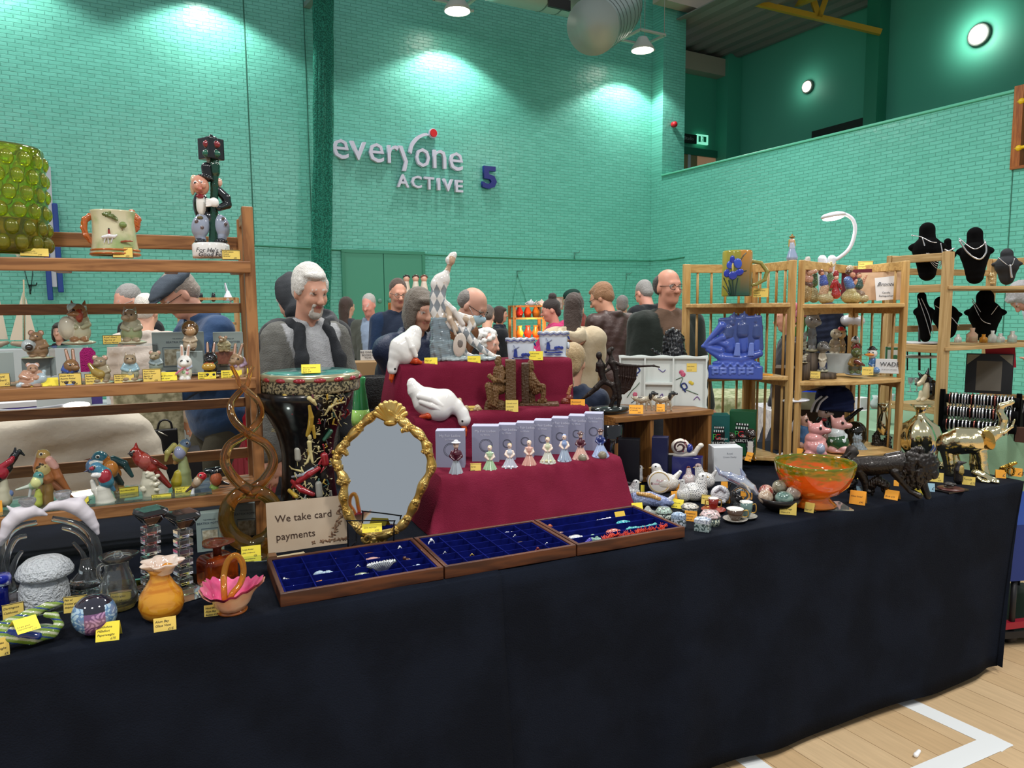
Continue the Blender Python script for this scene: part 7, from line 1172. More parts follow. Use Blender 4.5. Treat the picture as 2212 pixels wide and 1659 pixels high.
def pill(x,y,rx,h,c,lid,label,shape='round'):
 f=Fig(x,y,z=TT);T=f.T('pill_box',label,'trinket box','small painted trinket boxes');BW=M(c,.15,coat=.6,c2='3a4a4a',nscale=150,contrast=(.48,.54))
 if shape=='round':f.lat([(2,y),(rx*.92,y),(rx*.95,y-h*.55),(2,y-h*.55)],n=32,ex=1).build('box_base',BW,T);f.lat([(rx,y-h*.55),(rx*1.02,y-h*.65),(rx*.7,y-h*.95),(2,y-h)],n=32).build('domed_lid',M(lid,.12,coat=.6,c2='6a6a66',nscale=130,contrast=(.5,.58)),T)
 else:q=f.sc();q.b(x,y-h*.3,rx,h*.3,rx*.7,1.5,c,yaw=-14);q.build('box_base',BW,T,px=.7);q=f.sc();q.b(x,y-h*.72,rx*1.02,h*.16,rx*.72,1.5,lid,yaw=-14);q.e(x,y-h*.82,rx*.9,h*.2,lid,rd=rx*.6);q.build('domed_lid',M(lid,.12,coat=.6,c2='5f6f86',nscale=150,contrast=(.5,.58)),T,px=.7)
pill(1434,1122,18,27,'c9cfc4','9ab0a4','round green and white lidded pot beside the right tray');pill(1490,1104,19,16,'8a8a80','c9c4b8','oval trinket box with black and white lid, behind the orange card');pill(1534,1133,22,31,'c4c8b4','d2b8b8','oval trinket box with pinkish domed lid');pill(1466,1140,14,34,'c0c8d4','9fb4cc','small square blue and white trinket box by the tray corner','sq');pill(1518,1147,16,31,'9aa9a8','bcc4d0','small oblong pale blue trinket box nearest the table edge','sq')
f=Fig(1399,1110,z=TT);m=f.lat([(2,1110),(20,1110),(24,1107),(10,1102),(4,1094),(2,1093)],n=24,ex=.7);o=m.build('glass_shell',M('cdd2cc',.08,trans=.5),None);f.one(o,'shallow clear glass ornament between the fish and the trinket boxes','ornament')
for a in((1378,1106,24,18,'y',['Fish £30'],'bright yellow card beside the right tray corner',25,18),(1462,1098,25,18,'y',['Trinket pots','each £8'],'bright yellow tent card behind the square blue trinket box',25,-18),(1492,1126,26,22,'o',['Wedgwood','pill boxes','from £9'],'orange card in front of the oval trinket box',8,-6),(1524,1090,20,20,'t',['Mini cups','£12'],'yellow bordered card left of the red cup',14,-14),(1566,1087,22,16,'o',['Elephants','£10'],'orange bordered card right of the red cup',14,-14),(1565,1060,14,19,'o',['Bird £45'],'orange card behind the white porcelain animal',10,10),(1465,1063,17,17,'o',['Crown','Derby £40'],'orange card right of the round plaque',10,0),(1463,1078,22,15,'o',[],'orange card folded under the card by the plaque',30,20),(1612,1078,24,24,'o',['Crystal','dolphin £35'],'orange card in front of the silver dolphin',8,-6),(1388,1062,8,14,'y',[],'narrow yellow card behind the small speckled bird',8,0),(1702,1112,34,27,'t',['Polished','mineral eggs','Onyx £14'],'yellow card in front of the bowl of stone eggs',8,0),(1747,1107,20,20,'t',['Eggs £2'],'small yellow tent card right of the stone eggs card',20,-20),(1851,1090,32,28,'o',['Glass bowl','£45'],'orange tent card beside the amber glass bowl',22,-10)):card(a[0],a[1],a[2],a[3],a[4],a[5],a[6],z=TT,lean=a[7],yaw=a[8],border='bordered' in a[6])
f=Fig(1682,1101,z=TT);m=f.lat([(2,1100),(22,1100),(38,1088),(47,1072),(45,1072),(34,1086),(2,1092)],n=44);o=m.build('dark_bowl',M('15100e',.3,coat=.3),None);f.one(o,'dark round bowl filled with polished stone eggs','bowl')
for i,(x,y,d,c,c2,nm)in enumerate(((1655,1062,6,'8a3a30','c9a89a','red and cream'),(1684,1052,14,'6f6a56','9a9684','olive-grey'),(1654,1074,-16,'a08a76','c9b8a4','tan veined'),(1694,1076,-22,'4a6660','7f9a90','dark green'),(1714,1066,2,'8a7c72','b0a69a','brown-grey'))):
 g=Fig(1682,1101,z=TT);q=g.sc();r_=15.5 if i!=3 else 14.5;q.e(x,y,r_ if i!=3 else 19,r_,c,d=d,rd=r_);o=q.build('stone_egg',M(c,.1,coat=.7,c2=c2,nscale=60),None,px=.8);g.one(o,f'{nm} polished stone egg in the dark bowl','stone egg','polished stone eggs')
f=Fig(1762,1098,z=TT);m=MB();m.box((-.02,-.012,0),(.155,.11,.004));o=m.build('glass_plate',M('b8c2be',.04,metal=.8),None,f.O);o.rotation_euler=(0,0,f.rz+.4);o.location=[float(v_)for v_ in f.O+np.array((-.04,-.01,0))];tag(o,'square mirror plate under the amber glass bowl','mirror tile')
f=Fig(1757,1092,z=TT+.0045);m=f.lat([(2,1091),(44,1091),(47,1087),(34,1075),(32,1069),(52,1060),(70,1042),(80,1018),(83,1000),(82,996),(79.5,996),(79,1002),(75,1020),(64,1040),(46,1056),(26,1064),(2,1066)],n=72);m.build('glass_bowl',[],None);o=bpy.data.objects['glass_bowl']
mt,nt,b=newmat('swirled_amber_glass');tc=nt.nodes.new('ShaderNodeTexCoord');sp=nt.nodes.new('ShaderNodeSeparateXYZ');nz=nt.nodes.new('ShaderNodeTexNoise');mp_=nt.nodes.new('ShaderNodeMapping');mp_.inputs['Scale'].default_value=(1,1,4);nz.inputs['Scale'].default_value=22;nz.inputs['Detail'].default_value=6;mm_=nt.nodes.new('ShaderNodeMath');mm_.operation='MULTIPLY_ADD';mm_.inputs[1].default_value=.16;rp=nt.nodes.new('ShaderNodeValToRGB');L_=nt.links
L_.new(tc.outputs['Object'],sp.inputs[0]);L_.new(tc.outputs['Object'],mp_.inputs[0]);L_.new(mp_.outputs[0],nz.inputs[0]);L_.new(nz.outputs[0],mm_.inputs[0]);L_.new(sp.outputs[2],mm_.inputs[2]);L_.new(mm_.outputs[0],rp.inputs[0]);L_.new(rp.outputs[0],b.inputs['Base Color'])
e=rp.color_ramp.elements;e[0].position=.10;e[0].color=(*lin('f09030'),1);e[1].position=.25;e[1].color=(*lin('6a7c10'),1);e.new(.195).color=(*lin('ee6a14'),1);e.new(.222).color=(*lin('a88a1c'),1);b.inputs['Transmission Weight'].default_value=.45;b.inputs['Roughness'].default_value=.04;b.inputs['Coat Weight'].default_value=.8;b.inputs['IOR'].default_value=1.3
o.data.materials.clear();o.data.materials.append(mt);f.one(o,'large footed glass bowl, olive green rim turning to orange amber','bowl')
# ---------------- left corner unit: boxes, mugs, ship ----------------
U1,U2,U3=.8015,1.1775,1.5105
f=Fig(1592,640,Y=2.60);T=f.T('iris_mug','tall green and yellow mug with a painted blue iris','mug');s=f.s
def mp2(v_,c_):
 x=v_@f.ax/s;z=v_[:,2]/s;o=c_.copy();o[:]=lin('8f8a2c');o[(x-.5*(z-50)>6)]=lin('2a6a58');o[(z<38)&(x>-14)]=lin('1f4a38');o[(x<-22)&(z>25)]=lin('a89a34');o[(x+.7*z>70)&(z>60)]=lin('b07a30');return o
m=f.lat([(2,640),(31,640),(31.5,636),(31.5,546),(30,542),(28,544),(28,600),(2,630)],x=1591,n=56);o=m.build('mug_body',V(.12,coat=.6),T);me=o.data;co=np.empty(len(me.vertices)*3,np.float32);me.vertices.foreach_get('co',co);co=co.reshape(-1,3)
sub=o.modifiers.new('s','SUBSURF');sub.levels=1;sub.render_levels=1;sub.subdivision_type='SIMPLE';setcol(me,mp2(co.astype(float),np.zeros((len(co),3))))
q=f.sc();q.ch([(1622,564,4),(1644,568,4),(1657,586,4),(1652,604,4),(1634,614,3.5),(1621,617,3)],'8a8440');q.build('twig_handle',GLAZE(),T,px=.7)
q=f.sc();ir='2233a0'
cyl=lambda x:-math.sqrt(max(33**2-(x-1591)**2,0))
for x,y,rx,ry,a,c in((1582,560,5,8,0,ir),(1578,572,8,9,20,'2f49b4'),(1594,569,8,11,-10,'3450b8'),(1571,590,7,9,15,ir),(1583,595,9,9,0,'28389c'),(1597,588,9,7,-20,ir),(1583,578,2,9,0,'c9b860')):q.e(x,y,rx,ry,c,d=cyl(x),rd=2.2,a=a)
for p in([(1582,602),(1583,620),(1584,638)],[(1574,606),(1578,622),(1580,638)],[(1563,600),(1572,620),(1576,636)],[(1594,600),(1590,620),(1588,638)],[(1601,560),(1606,552),(1612,546)],[(1600,590),(1606,586),(1612,585)],[(1562,618),(1570,628),(1576,638)]):q.ch([(x,y,1.1,cyl(x))for x,y in p],'16302a')
q.build('painted_iris',V(.2,coat=.5),T,px=.7,k=.6);card(1643,642,31,19,'t',['Royal Torquay','tankard','mug £95'],'yellow card beside the iris mug on the top shelf',Y=2.555,lean=8)
f=Fig(1583,818,Y=2.62);T=f.T('ship_ornament','matt blue ceramic sailing ship on a wave-carved base','ornament');q=f.sc();bl='3f55a8'
q.b(1588,804,56,15,15,4,bl);q.b(1600,722,45,38,9,5,'3a4c88',d=6,a=-4);q.e(1560,742,30,16,bl,rd=5,a=-38,d=4);q.e(1590,785,50,9,bl,rd=12);q.ch([(1560,782,9),(1620,782,9)],bl);q.ch([(1528,756,4),(1560,772,10),(1600,776,12),(1640,764,8)],bl)
for x0,y0,x1,y1,w in((1576,736,1578,752,16),(1606,734,1606,754,15),(1635,738,1632,754,13),(1575,712,1572,724,16),(1604,706,1604,720,17),(1634,708,1634,724,14),(1586,690,1582,698,12),(1606,688,1606,696,12),(1630,694,1630,700,9)):q.ch([(x0,y0,w,9),(x1,y1,w*.9,6)],bl if y0>725 else '38487c',k=.001)
for x0,y0,x1,y1 in((1518,748,1560,704),(1518,748,1556,758),(1522,748,1562,730),(1540,735,1570,745)):q.c(x0,y0,x1,y1,3,9,bl)
for x in(1590,1620):[q.c(x+k*2.4,742,x-4+k*4,768,1.2,1.2,'6a7fc8',d=-12)for k in range(4)]
for x in(1562,1578,1594,1610,1626):q.ch([(x-6,792,2,-14),(x,786,2.4,-15),(x+6,792,2,-14)],'5268b8')
for x in(1545,1562,1582,1602,1620):q.ch([(x-5,808,1.4,-15),(x-5,797,1.4,-15),(x+5,797,1.4,-15),(x+5,805,1.4,-15),(x,805,1.4,-15)],'6378c4')
for x,y in((1586,676),(1608,674),(1632,680)):q.c(x,y,x,y+14,2,4,'38487c')
q.build('ship_relief',V(.28,coat=.3),T,px=.9,k=3);card(1656,819,25,11,'o',['Poole ship','£45'],'orange card beside the blue ship',Y=2.53,lean=10)
def clap(T,a,b,c):
 m=MB();m.box((-.55*a,-.0008,.28*c),(.55*a,-.0002,.62*c));m.bar((-.5*a,-.0005,.72*c),(.5*a,-.0005,.68*c),.0006,.07*c);m.build('printed_clapperboard',M('0b0c0c',.5),T);W=M('e4e6e2',.5);m=MB()
 for k in range(5):m.box(((-.5+.2*k)*a,-.0014,.6*c),((-.4+.2*k)*a,-.0009,.65*c));m.box(((-.45+.2*k)*a,-.0014,.69*c),((-.35+.2*k)*a,-.0009,.73*c))
 m.build('white_stripes',W,T);fr_=lambda x,z:frame4((x*a,-.0015,z*c),(1,0,0),(0,0,1));text('P',.2*c,T,fr_(-.42,.42),M('3fae54',.5));text('G',.2*c,T,fr_(-.1,.42),M('c8202c',.5));text('chimps',.09*c,T,fr_(.28,.42),W,shear=.3);text('COLLECTION',.085*c,T,fr_(-.0,.31),W,bold=.01)
box('figurine_box',1552,988,44,92,40,M('0f5552',.45),'dark teal printed collection box, left of the green one',z=U1,yaw=8,inset=clap,grp='printed collection boxes');box('figurine_box',1602,984,54,96,40,M('12502e',.45),'dark green printed collection box beside the slats',z=U1,yaw=-4,inset=clap,grp='printed collection boxes')
an('monkey_figurine',1560,1596,934,986,'ape figurine in black and white striped jumper behind the white box','c9c9c6','3a2c26','none',coat='1a1a1a',z=U1,grp='ape figurines',look=-.6,extra=lambda q,f,cx,W,H,yb,hx,hy,hh:[q.e(cx,yb-H*(.3+.1*k),W*.56,2,'d9d9d6',rd=W*.52)for k in range(4)])
an('monkey_figurine',1607,1634,926,992,'ape figurine in white apron standing by the green collection box','17181a','2b211e','none',coat='1a1b1e',z=U1,grp='ape figurines',look=-.6,extra=lambda q,f,cx,W,H,yb,hx,hy,hh:q.b(cx,yb-H*.38,W*.4,H*.2,W*.12,1,'cfccc4',d=-W*.55)and q.e(hx,hy+hh*.2,hh*.6,hh*.5,'b98d72',d=-hh*.6),base='cfccc8')
card(1615,996,17,18,'o',['Chimps','£18'],'orange tent card on the bottom shelf by the aproned ape',z=U1,yaw=-40,lean=25)
LW=M('d9dde6',.3,coat=.4);LG=M('fff4ea',.5,emis=14)
def lamp(label,anchor,Y,neck,head,glow=False,base=None,extra=None):
 f=Fig(anchor[0],anchor[1],Y=Y);T=f.T('desk_lamp',label,'lamp','white bendy desk lamps');f.tube(curve(neck,6),[5,*([4]*(6*(len(neck)-1)-1)),4]).build('gooseneck',LW,T);q=f.sc();q.e(*head[:4],'ffffff',rd=head[2]*.8,a=head[4]);lh_=q.build('lamp_head',LW,T,px=.8)
 if glow:q=f.sc();q.e(head[0],head[1]+head[3]*.55,head[2]*.85,head[3]*.7,'ffffff',rd=head[2]*.68,a=head[4]);q.build('light_panel',LG,lh_,px=.7)
 if base:q=f.sc();[q.ch(p,'ffffff')for p in base];q.build('clip',LW,T,px=.8)
 if extra:extra(f,T)
 return f
g=lamp('white lit desk lamp arching above the character figures',(1790,640),2.62,[(1790,565),(1812,557),(1836,535),(1847,500),(1843,476),(1828,464),(1812,462)],(1800,466,25,8,-8),True,[[(1776,560,9),(1776,585,9),(1778,640,8)],[(1797,560,9),(1792,590,9),(1790,640,8)]])
spot(g.O+g.L(1800,474),6,140,.5,.03)
lamp('white S-curved clip lamp standing on the lowest shelf edge beside the amber bowl',(1700,990),2.50,[(1702,985),(1698,968),(1704,940),(1719,905),(1724,880),(1722,868)],(1719,865,28,4.6,-4),False,[[(1658,989,4),(1690,984,6),(1740,986,4)],[(1700,975,8),(1702,988,9)]])
lamp('white desk lamp lying sideways behind the shelf of animal figures',(1826,700),2.78,[(1815,694),(1795,690),(1778,682),(1766,681)],(1840,693,26,14,2),False,[[(1766,681,5),(1785,676,4),(1800,668,3)]],lambda f,T:f.sc().e(1802,672,14,6,'ffffff',rd=4,a=-15).build('light_panel',LG,T,px=.7))
# ---------------- right corner unit ----------------
R1,R2,R3=.8015,1.1515,1.5045
f=Fig(1711,556,Y=2.50);q=f.sc();q.c(1711,556,1711,535,12,5,'8f9ebb');q.ch([(1711,535,6),(1711,527,5)],'a9b4c8');q.e(1711,521,5,6,'c9a68e');q.e(1711,512,6,3,'7f6226',rd=6);q.e(1711,508,2,3,'8f7230');q.ch([(1706,519,2.6),(1705,532,2)],'b59a4a');q.ch([(1715,519,2.4),(1717,530,2)],'b59a4a');o=q.build('queen_figurine',GLAZE(),None,px=.55,k=1);f.one(o,'small crowned lady figurine in pale blue standing on the corner shelf post','figurine')
def grp(name,label,x,y,Y,strokes,res=.6,col=None,cat='figurine',g='storybook-like figures on the right corner unit',noise=(.5,.7),mat=None,**k):
 f=Fig(x,y,Y=Y);q=f.sc();[q.ch(p,c)for p,c in strokes];o=q.build(name,mat or GLAZE(),None,px=res,noise=noise,**k);f.one(o,label,cat,g)
SKN='c08a70'
grp('seated_figurine','pale seated figure with white turban hat on a large shell',1742,648,2.50,[([(1745,560,6),(1742,568,7)],'c9c2bc'),([(1745,574,5)]*2,SKN),([(1740,588,9),(1745,602,11)],'b88d7c'),([(1748,590,5,-8),(1762,586,4,-8)],'b98f7c'),([(1736,608,8),(1748,616,8)],'5a4034'),([(1740,628,13),(1738,640,14)],'8f7a50')])
grp('gnome_figurine','round figure in a green coat behind the seated pale figure',1757,648,2.56,[([(1757,585,5)]*2,SKN),([(1758,596,7),(1757,612,9)],'4f6a44'),([(1756,630,10),(1758,643,11)],'a39a72')])
grp('girl_figurine','girl figure in a blue dress beside the red-robed one',1777,648,2.50,[([(1774,588,6)]*2,'6a3a28'),([(1776,591,4,-3)]*2,SKN),([(1778,600,7),(1780,612,9)],'3f55a0'),([(1782,622,9),(1778,634,9)],'b5987c'),([(1780,644,12),(1792,645,9)],'a89e78')])
grp('antlered_figurine','figure with pale antlers and hooded head behind the girl figure',1793,646,2.58,[([(1790,572,5)]*2,'c9b070'),([(1795,566,1.6),(1800,574,1.6),(1806,568,1.2)],'c9b88a'),([(1792,584,6)]*2,SKN),([(1794,596,7),(1794,620,8)],'5f7250'),([(1793,640,11)]*2,'a89e70')])
grp('lady_figurine','small lady in a bright red robe and red crown',1806,642,2.46,[([(1806,593,6),(1806,589,5)],'8a1a18'),([(1807,600,4.6,-2)]*2,'d0a090'),([(1804,610,7),(1805,620,6),(1806,636,10)],'9c1c1c'),([(1800,612,4,-4),(1796,620,3,-4)],'9c1c1c'),([(1812,614,3.4,-4),(1817,624,2.6,-5)],'7f1616')])
grp('seated_figurine','seated figure in blue shirt with a straw boater and quiff',1832,648,2.50,[([(1836,580,7),(1836,580.5,7)],'b8a890'),([(1834,587,7)]*2,'4a3020'),([(1842,594,6,-2)]*2,SKN),([(1832,606,9),(1836,618,10)],'4a6aa4'),([(1846,612,4),(1850,606,3)],SKN),([(1838,632,11),(1832,642,13),(1846,643,12)],'a99e6c')])
grp('sitting_figurine','small bearded figure raising a pointing hand on a striped shell',1862,648,2.50,[([(1856,597,5)]*2,SKN),([(1855,594,5,2)]*2,'6a4a34'),([(1856,608,7),(1856,618,8)],'35534c'),([(1864,612,3),(1868,602,2.4),(1872,595,1.6)],SKN),([(1852,630,6),(1860,636,8)],'7f6a58'),([(1852,644,10),(1868,645,8)],'a99e78')])
box('book',1862,646,84,64,16,M('5a1020',.6),'dark red book standing behind the papers on the top shelf',cat='book',Y=2.62)
f=Fig(1898,648,Y=2.50);m=MB();[m.box((-38*f.s+k*.006,.002*k,0),(46*f.s+k*.004,.002*k+.0006,60*f.s),rotm(-.12),(0,0,0))for k in range(2)];o=m.build('printed_leaflets',M('c9a888',.8,c2='c2a080',nscale=30),None,f.O);o.rotation_euler=(0,0,f.rz);tag(o,'peach-coloured printed leaflets behind the small white name card','leaflets')
f=Fig(1914,648,Y=2.455);T=f.T('name_card','white card lettered Bronte Candle Extinguishers','sign');T.rotation_euler=(0,0,f.rz);m=MB();m.box((-19*f.s,0,0),(19*f.s,.0008,50*f.s),rotm(-.1,-.1),(0,0,0));m.build('card',M('dcdde0',.7),T)
u_=np.array((-.1,.1,1));text('Brontë',12*f.s,T,frame4(u_*30*f.s+(.002,-.003,0),(1,0,0),u_),INK,shear=.4);text('Candle',5.5*f.s,T,frame4(u_*14*f.s+(.002,-.002,0),(1,0,0),u_),INK);text('Extinguishers',5.5*f.s,T,frame4(u_*7*f.s+(.003,-.0015,0),(1,0,0),u_),INK)
card(1869,585,30,21,'t',['Candle','extinguishers','from £18'],'yellow bordered card on top of the dark red book',Y=2.64,lean=20,border=True)
MS='clothed animal figures on the second shelf'
def stump(x,y,w,h,label,Y=2.50):f=Fig(x,y,Y=Y);m=f.lat([(2,y),(w,y),(w*.95,y-h),(2,y-h)],n=20,mod=lambda th,i:1+.06*math.sin(7*th));o=m.build('log_stump',M('3f352c',.7,wood=2,c2='5f5244'),None);f.one(o,label,'stump','dark log stumps');return f
stump(1736,826,12,44,'tall grey log stump at the left of the second shelf');stump(1752,822,16,60,'taller dark log stump behind the first one',2.56);stump(1778,818,26,13,'low wide dark log block in front of the booted mole')
an('cat_figurine',1723,1746,712,768,'grey tabby cat figure peeking beside the post','7d7a66','6f6f6a','cat',Y=2.52,grp=MS);an('badger_figurine',1740,1768,674,760,'grey badger figure in a wide-brimmed hat on the tallest stump','6a6e70','8a8d8f','badger',Y=2.56,grp=MS,hat='5a4a38',look=-1);an('badger_figurine',1726,1745,752,784,'small black and white badger on the left stump','a9a493','17181a','cat',Y=2.49,grp=MS)
an('mole_figurine',1764,1789,734,804,'grey mole figure in cream coat and dark blue boots','b9b2a0','6a6a68','badger',coat='b9b2a0',Y=2.51,grp=MS,look=-1,extra=lambda q,f,cx,W,H,yb,hx,hy,hh:[q.c(cx+sx*5,yb-18,cx+sx*5,yb-3,5,5.5,'1c2444')for sx in(-1,1)])
an('toad_figurine',1786,1820,711,770,'brown toad figure in a pale headscarf on a grassy base','8a7a62','b9b09c','none',Y=2.56,grp=MS,base='4f7a3c',look=-1);an('mouse_figurine',1806,1830,712,769,'thin tan figure with a red-tipped hat on the grassy base','9a7a4a','b08c5a','none',Y=2.57,grp=MS,hat='a82430',base='4f7a3c');an('badger_figurine',1834,1866,724,768,'badger figure in brown coat with red waistcoat','6f5a38','c9c9c8','badger',coat='6f5a38',Y=2.62,grp=MS,extra=lambda q,f,cx,W,H,yb,hx,hy,hh:q.e(cx,yb-H*.35,W*.4,H*.2,'8a1c22',d=-W*.5,rd=5)and q.c(hx,hy-hh*.8,hx-2,hy,2,2,'17181a',d=-hh))
an('toad_figurine',1826,1868,752,810,'green-faced frog figure in tan coat with a small violin','4a4a34','55603a','none',coat='8a6e3c',Y=2.44,grp=MS,look=-1,base='7f8a96',extra=lambda q,f,cx,W,H,yb,hx,hy,hh:q.ch([(cx+2,yb-H*.5,5,-W*.7),(cx+12,yb-H*.42,4,-W*.7),(cx+20,yb-H*.36,2,-W*.6)],'5a2418'));an('goose_figurine',1872,1900,754,810,'small goose figure in blue coat and black bonnet pushing a basket','d0d0cc','d0d0cc','duck',coat='4a74a8',Y=2.46,grp=MS,hat='15171a')
grp('round_pot','small shiny blue lidded pot beside the framed certificate',1893,807,2.43,[([(1893,800,7),(1893,801,7)],'5f86b4')],g=None)
box('plastic_box',1808,806,60,42,24,M('c4cbca',.2,trans=.3),'translucent plastic box under the grassy animal group',Y=2.52);f0=f
f=Fig(1932,805,Y=2.42);T=f.T('certificate','small green-bordered certificate leaning at the shelf end','certificate');T.rotation_euler=(0,0,f.rz);a=20*f.s;c=56*f.s;m=MB();m.box((-a,0,0),(a,.002,c));m.build('paper',M('c9cfc9',.6),T);m=MB();[m.box(p,q_)for p,q_ in(((-a*.95,-.0008,0),(-a*.75,-.0001,c)),((a*.75,-.0008,0),(a*.95,-.0001,c)),((-a*.75,-.0008,c*.88),(a*.75,-.0001,c*.97)))];m.sph((0,-.0006,c*.6),(a*.3,.0004,a*.25),12,5);m.build('green_border',M('2f6a44',.6),T)
f=Fig(1918,807,Y=2.385);T=f.T('shop_plaque','white scroll-shaped plaque lettered WADE in front of the certificate','plaque');T.rotation_euler=(0,0,f.rz-.1);a=26*f.s;c=32*f.s;m=MB();m.box((-a,0,0),(a,.008,c),rotm(-.2),(0,0,0));m.build('plaque_body',M('d2d4d6',.25,coat=.4),T,bevel=.003);up4=(0,.2,.98);text('WADE',.4*c,T,frame4((.1*a,.002,.5*c),(1,0,0),up4),INK,name='writing');text('for all your collectables',.1*c,T,frame4((.1*a,-.0012,.25*c),(1,0,0),up4),INK)
card(1761,818,21,16,'t',['Animals','each £18'],'yellow card in front of the dark log stumps',Y=2.43,lean=14,border=True);card(1874,810,22,17,'t',['Wind set','£95'],'yellow tent card right of the frog fiddler',Y=2.37,lean=18)
def pig(x0,x1,y0,yb,label,body,head,Y,look=1,cloth=None,ex=None):
 f=Fig((x0+x1)/2,yb,Y=Y);W=(x1-x0)/2;H=yb-y0;cx=(x0+x1)/2;q=f.sc();q.e(cx,yb-H*.27,W*.85,H*.27,body,rd=W*.75);q.e(cx-look*W*.1,yb-H*.5,W*.65,H*.18,cloth or body,rd=W*.6);hx,hy=cx+look*W*.1,y0+H*.25;q.e(hx,hy,W*.6,H*.18,head,rd=W*.5);q.ch([(hx,hy+2,W*.4),(hx+look*W*.75,hy+H*.04,W*.22),(hx+look*W*.9,hy+H*.035,W*.2)],head)
 for sx in(-1,1):q.ch([(hx+sx*W*.35-look*3,hy-H*.1,W*.2,0),(hx+sx*W*.5-look*4,y0+2,W*.07,0)],head);q.e(cx+sx*W*.45,yb-H*.08,W*.4,H*.09,head,d=-W*.5);q.ch([(cx+sx*W*.6,yb-H*.45,W*.2),(cx+sx*W*.45,yb-H*.3,W*.16,-W*.5)],cloth or body);q.e(hx+look*W*.3,hy-H*.03,1.8,2.2,'1a1414',d=-W*.46)
 if ex:ex(q,cx,W,H,yb,hx,hy)
 o=q.build('pig_money_box',GLAZE(),None,px=.75,k=3);f.one(o,label,'money box','ceramic pig money boxes')
PK_='cf8f8c'
pig(1733,1790,908,986,'smallest bare pink pig money box, in front',PK_,PK_,2.36,ex=lambda q,cx,W,H,yb,hx,hy:q.e(cx+W*.4,yb-H*.2,W*.3,H*.14,'9aa0b4',d=-W*.6));pig(1784,1836,896,978,'pink pig money box with white frilly blouse and green skirt','2f5534','d09a94',2.42,cloth='c9d2d2',ex=lambda q,cx,W,H,yb,hx,hy:q.e(cx,yb-H*.06,W*.9,H*.07,'d09a94',rd=W*.8));pig(1757,1797,873,950,'large grey-pink pig money box in black suit and red bow tie, behind','121316','9c8478',2.52,cloth='121316',ex=lambda q,cx,W,H,yb,hx,hy:q.e(cx+4,yb-H*.56,5,3,'a01c28',d=-W*.6));pig(1722,1752,892,968,'pig money box in blue half hidden behind the shelf post','3a5f86','b08a78',2.50)
grp('teapot','black and gold patterned teapot with long curved spout or handle',1850,965,2.5,[([(1848,932,22),(1850,945,20)],'17150f'),([(1820,912,5),(1838,900,4.5),(1855,886,3.5),(1863,882,2)],'121212')],cat='teapot',g=None,noise=None)
# ---------------- bronzes and brass on the right of the table ----------------
BRZ=V(.3,metal=.35,bump=(140,.3),coat=.2);LI_='1e1916'
def sculptpx(name,label,x,y,z,strokes,mat=BRZ,res=.8,cat='figurine',noise=(.7,.4),k=2.5,g=None,ells=()):
 f=Fig(x,y,z=z);q=f.sc();[q.ch(p,c)for p,c in strokes];[q.e(*e_[0],**e_[1])for e_ in ells];o=q.build(name,mat,None,px=res,noise=noise,k=k);f.one(o,label,cat,g);return f
rl=random.Random(4);mane=[]
for _ in range(90):
 a=rl.uniform(0,6.28);rr=rl.uniform(.25,1);x=1984+40*rr*math.cos(a);y=1006+38*rr*math.sin(a);d=-26*math.sqrt(max(1-rr*rr,0))-6;mane.append(([(x,y,6,d),(x+rl.uniform(-4,3),y+9,4.5,d-2),(x-3,y+17,1.5,d)],LI_))
sculptpx('lion_sculpture','large dark bronze striding lion with thick mane, on the black cloth',1950,1078,TT,[([(1850,1006,20),(1880,1006,22),(1915,1004,20),(1950,1002,24),(1980,1004,30)],LI_),([(2010,1012,16,-14),(2016,1022,11,-20),(2018,1028,7,-24)],LI_),([(1935,1020,12,-14),(1952,1042,8,-16),(1966,1060,6,-18),(1986,1071,6.5,-20)],LI_),([(1990,1030,11,8),(1996,1052,8,8),(2004,1072,7,6)],LI_),([(1846,1012,14,8),(1840,1038,8,8),(1836,1058,6,8),(1846,1064,6,6)],LI_),([(1858,1018,13,-8),(1868,1040,8,-8),(1870,1058,6,-8),(1878,1062,5,-9)],LI_),([(1838,996,6),(1828,986,4),(1836,978,3.5)],LI_),([(1915,985,6),(1945,980,7)],LI_)]+mane,res=.9,noise=None,k=1.2,cat='sculpture')
sculptpx('bird_sculpture','small dark bronze pair of nestling birds under the lion',1892,1072,TT,[([(1880,1046,9),(1896,1038,10),(1912,1048,10)],'241d18'),([(1896,1034,5),(1898,1028,4)],'241d18'),([(1872,1052,5),(1884,1050,8)],'241d18'),([(1886,1056,4),(1884,1068,3)],'241d18'),([(1906,1056,4),(1912,1066,3)],'241d18')],cat='sculpture')
sculptpx('cat_figurine','pale grey-blue speckled cat figurine between pigs and lion',1856,990,TT,[([(1852,950,9),(1852,948,9)],'8f9ca4'),([(1846,942,3),(1845,936,1)],'8f9ca4'),([(1858,942,3),(1860,936,1)],'8f9ca4'),([(1853,965,13),(1858,980,19)],'8a979f')],mat=GLAZE())
sculptpx('seal_figurine','dark grey seal figurine lying behind the lion',1826,1012,.7535,[([(1800,1008,10),(1822,1000,14),(1836,986,12),(1840,974,12)],'3c3733'),([(1842,974,9),(1850,978,5)],'3c3733')],mat=V(.5),noise=None)
sculptpx('bronze_group','dark bronze group of children figures behind the lion',1900,982,TT,[([(1893,945,8),(1895,962,12),(1896,976,12)],'2c2620'),([(1896,936,6)]*2,'2c2620'),([(1916,952,8),(1914,966,10),(1918,976,10)],'2c2620'),([(1920,946,6)]*2,'2c2620')],cat='sculpture',noise=(1.4,.5))
BRS=V(.12,metal=1,bump=(60,.15));BG='e3d7ac'
